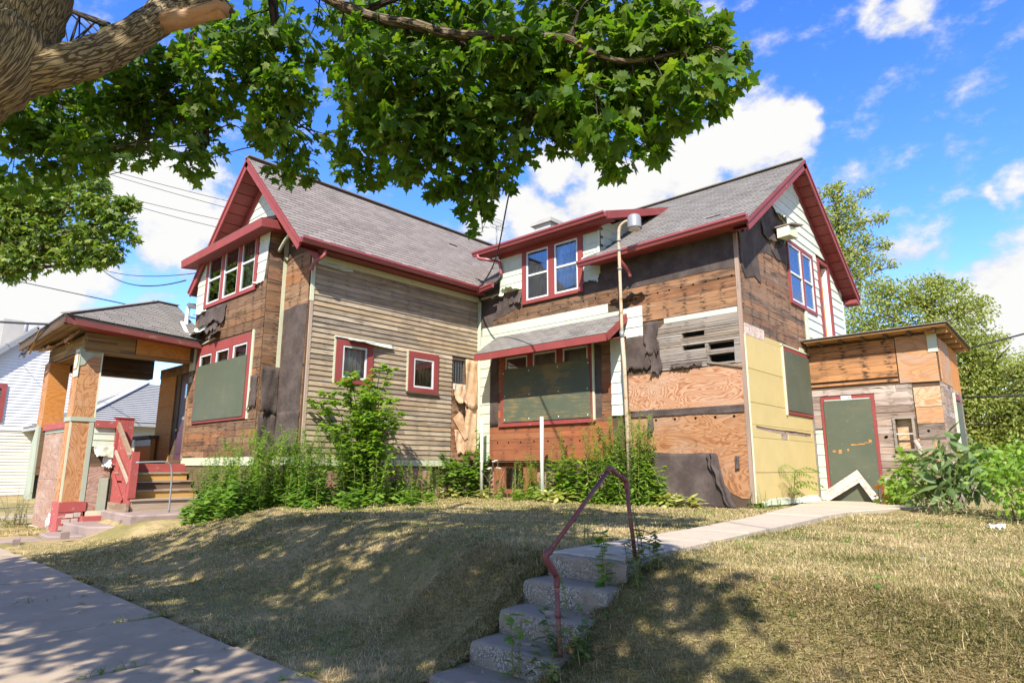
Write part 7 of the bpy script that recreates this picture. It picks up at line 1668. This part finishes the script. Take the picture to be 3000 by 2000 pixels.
# ---- grass
def grass(n, x0, x1, y0, y1, hmin, hmax, pw, name, far=False):
    xy = np.stack([rng.uniform(x0, x1, n), rng.uniform(y0, y1, n)], 1)
    dc = np.hypot(xy[:, 0] - CAM[0], xy[:, 1] - CAM[1])
    keep = rng.random(n) < np.clip((3.2 / np.maximum(dc, .5)) ** pw, 0, 1)
    x, y = xy[:, 0], xy[:, 1]
    edge = -8.76 + .06 * np.sin(x * 5.1) + .05 * np.sin(x * 13.0)
    keep &= y > edge
    onpath = (x > 7.40 + np.clip((-y - 0) * .105, 0, .62)) & (x < 8.62 + .08 * np.clip(-y / 7, 0, 1)) & (y > -8.5) & (y < 3.4)
    onpath |= (y > 0) & (x > 6.9) & (x < 8.9 + .3 * y) & (y < 3.4)
    keep &= ~onpath | ((rng.random(n) < .012))
    keep &= ~((x < 0) & (y > -4.8)) & ~((x < 7.0) & (y > -.1)) & ~((x < -2.4) & (x > -4.6) & (y > -8.8)) & ~((x < -2.4) & (y > -7.6))
    keep &= ~((x < 9.4) & (y > 3.3))
    x, y = x[keep], y[keep]; dc = dc[keep]; N = len(x)
    tx = np.clip((x + 3.6) / 4.8, 0, 1); tx = tx * tx * (3 - 2 * tx); top = np.where(y < -4.6, -1.06 + (1.06 - .385) * tx, np.where(x < -4.6, -1.06, -.385))
    kk = np.clip((x - 2.5) / 4.5, 0, 1); kk = kk * kk * (3 - 2 * kk); ty = np.clip((y + 8.72 - .42 * kk) / (3.3 - 1.6 * kk), 0, 1); tys = ty * ty * (3 - 2 * ty); z = -1.045 + (top + 1.045) * tys
    z += (.010 * np.sin(x * 1.7 + y * .6) * np.sin(y * 1.3 - x * .4) + .012 * np.sin(x * 4.3 + 1.7 * np.sin(y * 2.1)) * np.sin(y * 3.7 + x)) * np.minimum(1, tys * 3) - .008
    patchy = .5 + .5 * np.sin(x * 2.3 + 1.3 * np.sin(y * 1.9)) * np.sin(y * 2.9 + 1.1 * np.sin(x * 1.4))
    h = rng.uniform(hmin, hmax, N) * (.55 + .75 * patchy * rng.random(N)) * (1 + 1.1 * (rng.random(N) < .035))
    a = rng.uniform(0, 2 * np.pi, N); ln = rng.uniform(.35, 1.7, N) + 1.6 * (rng.random(N) < .3)
    wd = rng.uniform(.0020, .0040, N) * np.maximum(1, dc / 5.0)
    dx, dy = np.cos(a), np.sin(a)
    base = np.stack([x, y, z], 1); sd = np.stack([-dy, dx, np.zeros(N)], 1) * wd[:, None]
    tip = base + np.stack([dx * h * ln, dy * h * ln, h * np.clip(1.05 - .38 * ln, .35, 1)], 1)
    vs = np.stack([base - sd, base + sd, tip], 1).reshape(-1, 3)
    f = np.arange(N * 3).reshape(-1, 3)
    me = bpy.data.meshes.new(name); me.vertices.add(len(vs)); me.vertices.foreach_set('co', vs.astype(np.float32).ravel())
    me.loops.add(f.size); me.loops.foreach_set('vertex_index', f.astype(np.int32).ravel())
    me.polygons.add(len(f)); me.polygons.foreach_set('loop_start', np.arange(0, f.size, 3, dtype=np.int32)); me.polygons.foreach_set('loop_total', np.full(len(f), 3, dtype=np.int32))
    me.update(); me.materials.append(M['grass'])
    at = me.attributes.new('tint', 'FLOAT', 'POINT'); at.data.foreach_set('value', np.repeat(rng.random(N), 3).astype(np.float32))
    o = bpy.data.objects.new(name, me); link(o); tag(o, 'dry tan and green lawn grass on the bank and yard', 'grass', None, 'stuff')
    return N
grass(900000, 7.0, 14.5, -8.85, -5.4, .02, .06, .6, 'grass')
grass(2100000, -1, 14.5, -8.85, 0.2, .02, .055, .8, 'grass')
grass(900000, -5, 15, -8.85, 3.5, .02, .05, .6, 'grass')
grass(60000, -10, -3.4, -8.85, -7.5, .02, .06, .1, 'grass')
grass(60000, -30, -8, -14, 8, .05, .11, .3, 'grass')
# broad green weeds and clover in the lawn
n = 7000
x = rng.uniform(2, 13, n); y = rng.uniform(-8.6, -.9, n)
cl = np.sin(x * 3.1 + 2 * np.sin(y * 1.3)) * np.sin(y * 2.6 + x) > .25
ok = cl & ~((x > 7.8) & (x < 8.8)); x, y = x[ok], y[ok]
pos = np.array([(a, b, H(a, b) + rnd.uniform(.012, .04)) for a, b in zip(x, y)])
leaves('lawn_weeds', OVATE, pos, nrm(np.stack([rng.normal(size=len(x)), rng.normal(size=len(x)), rng.uniform(.0, .5, len(x))], 1)), nrm(np.stack([rng.normal(size=len(x)) * .3, rng.normal(size=len(x)) * .3, np.ones(len(x))], 1)), rng.uniform(.018, .06, len(x)), M['weed_b'], None, kind='stuff', label='small broad green weeds scattered through the dry lawn', cat='weeds')

n = 130
x = rng.uniform(1, 12.5, n); y = rng.uniform(-9.9, -1.0, n)
pos = np.array([(a, b, (H(a, b) if b > -8.8 else -1.03) + .022) for a, b in zip(x, y)])
leaves('fallen_leaves', MAPLE_S, pos, nrm(np.stack([rng.normal(size=n), rng.normal(size=n), rng.normal(size=n) * .15], 1)), nrm(np.stack([rng.normal(size=n) * .35, rng.normal(size=n) * .35, np.ones(n)], 1)), rng.uniform(.03, .075, n), M['dryleaf'], None, kind='stuff', label='dry fallen leaves scattered on the lawn and walk', cat='leaves')
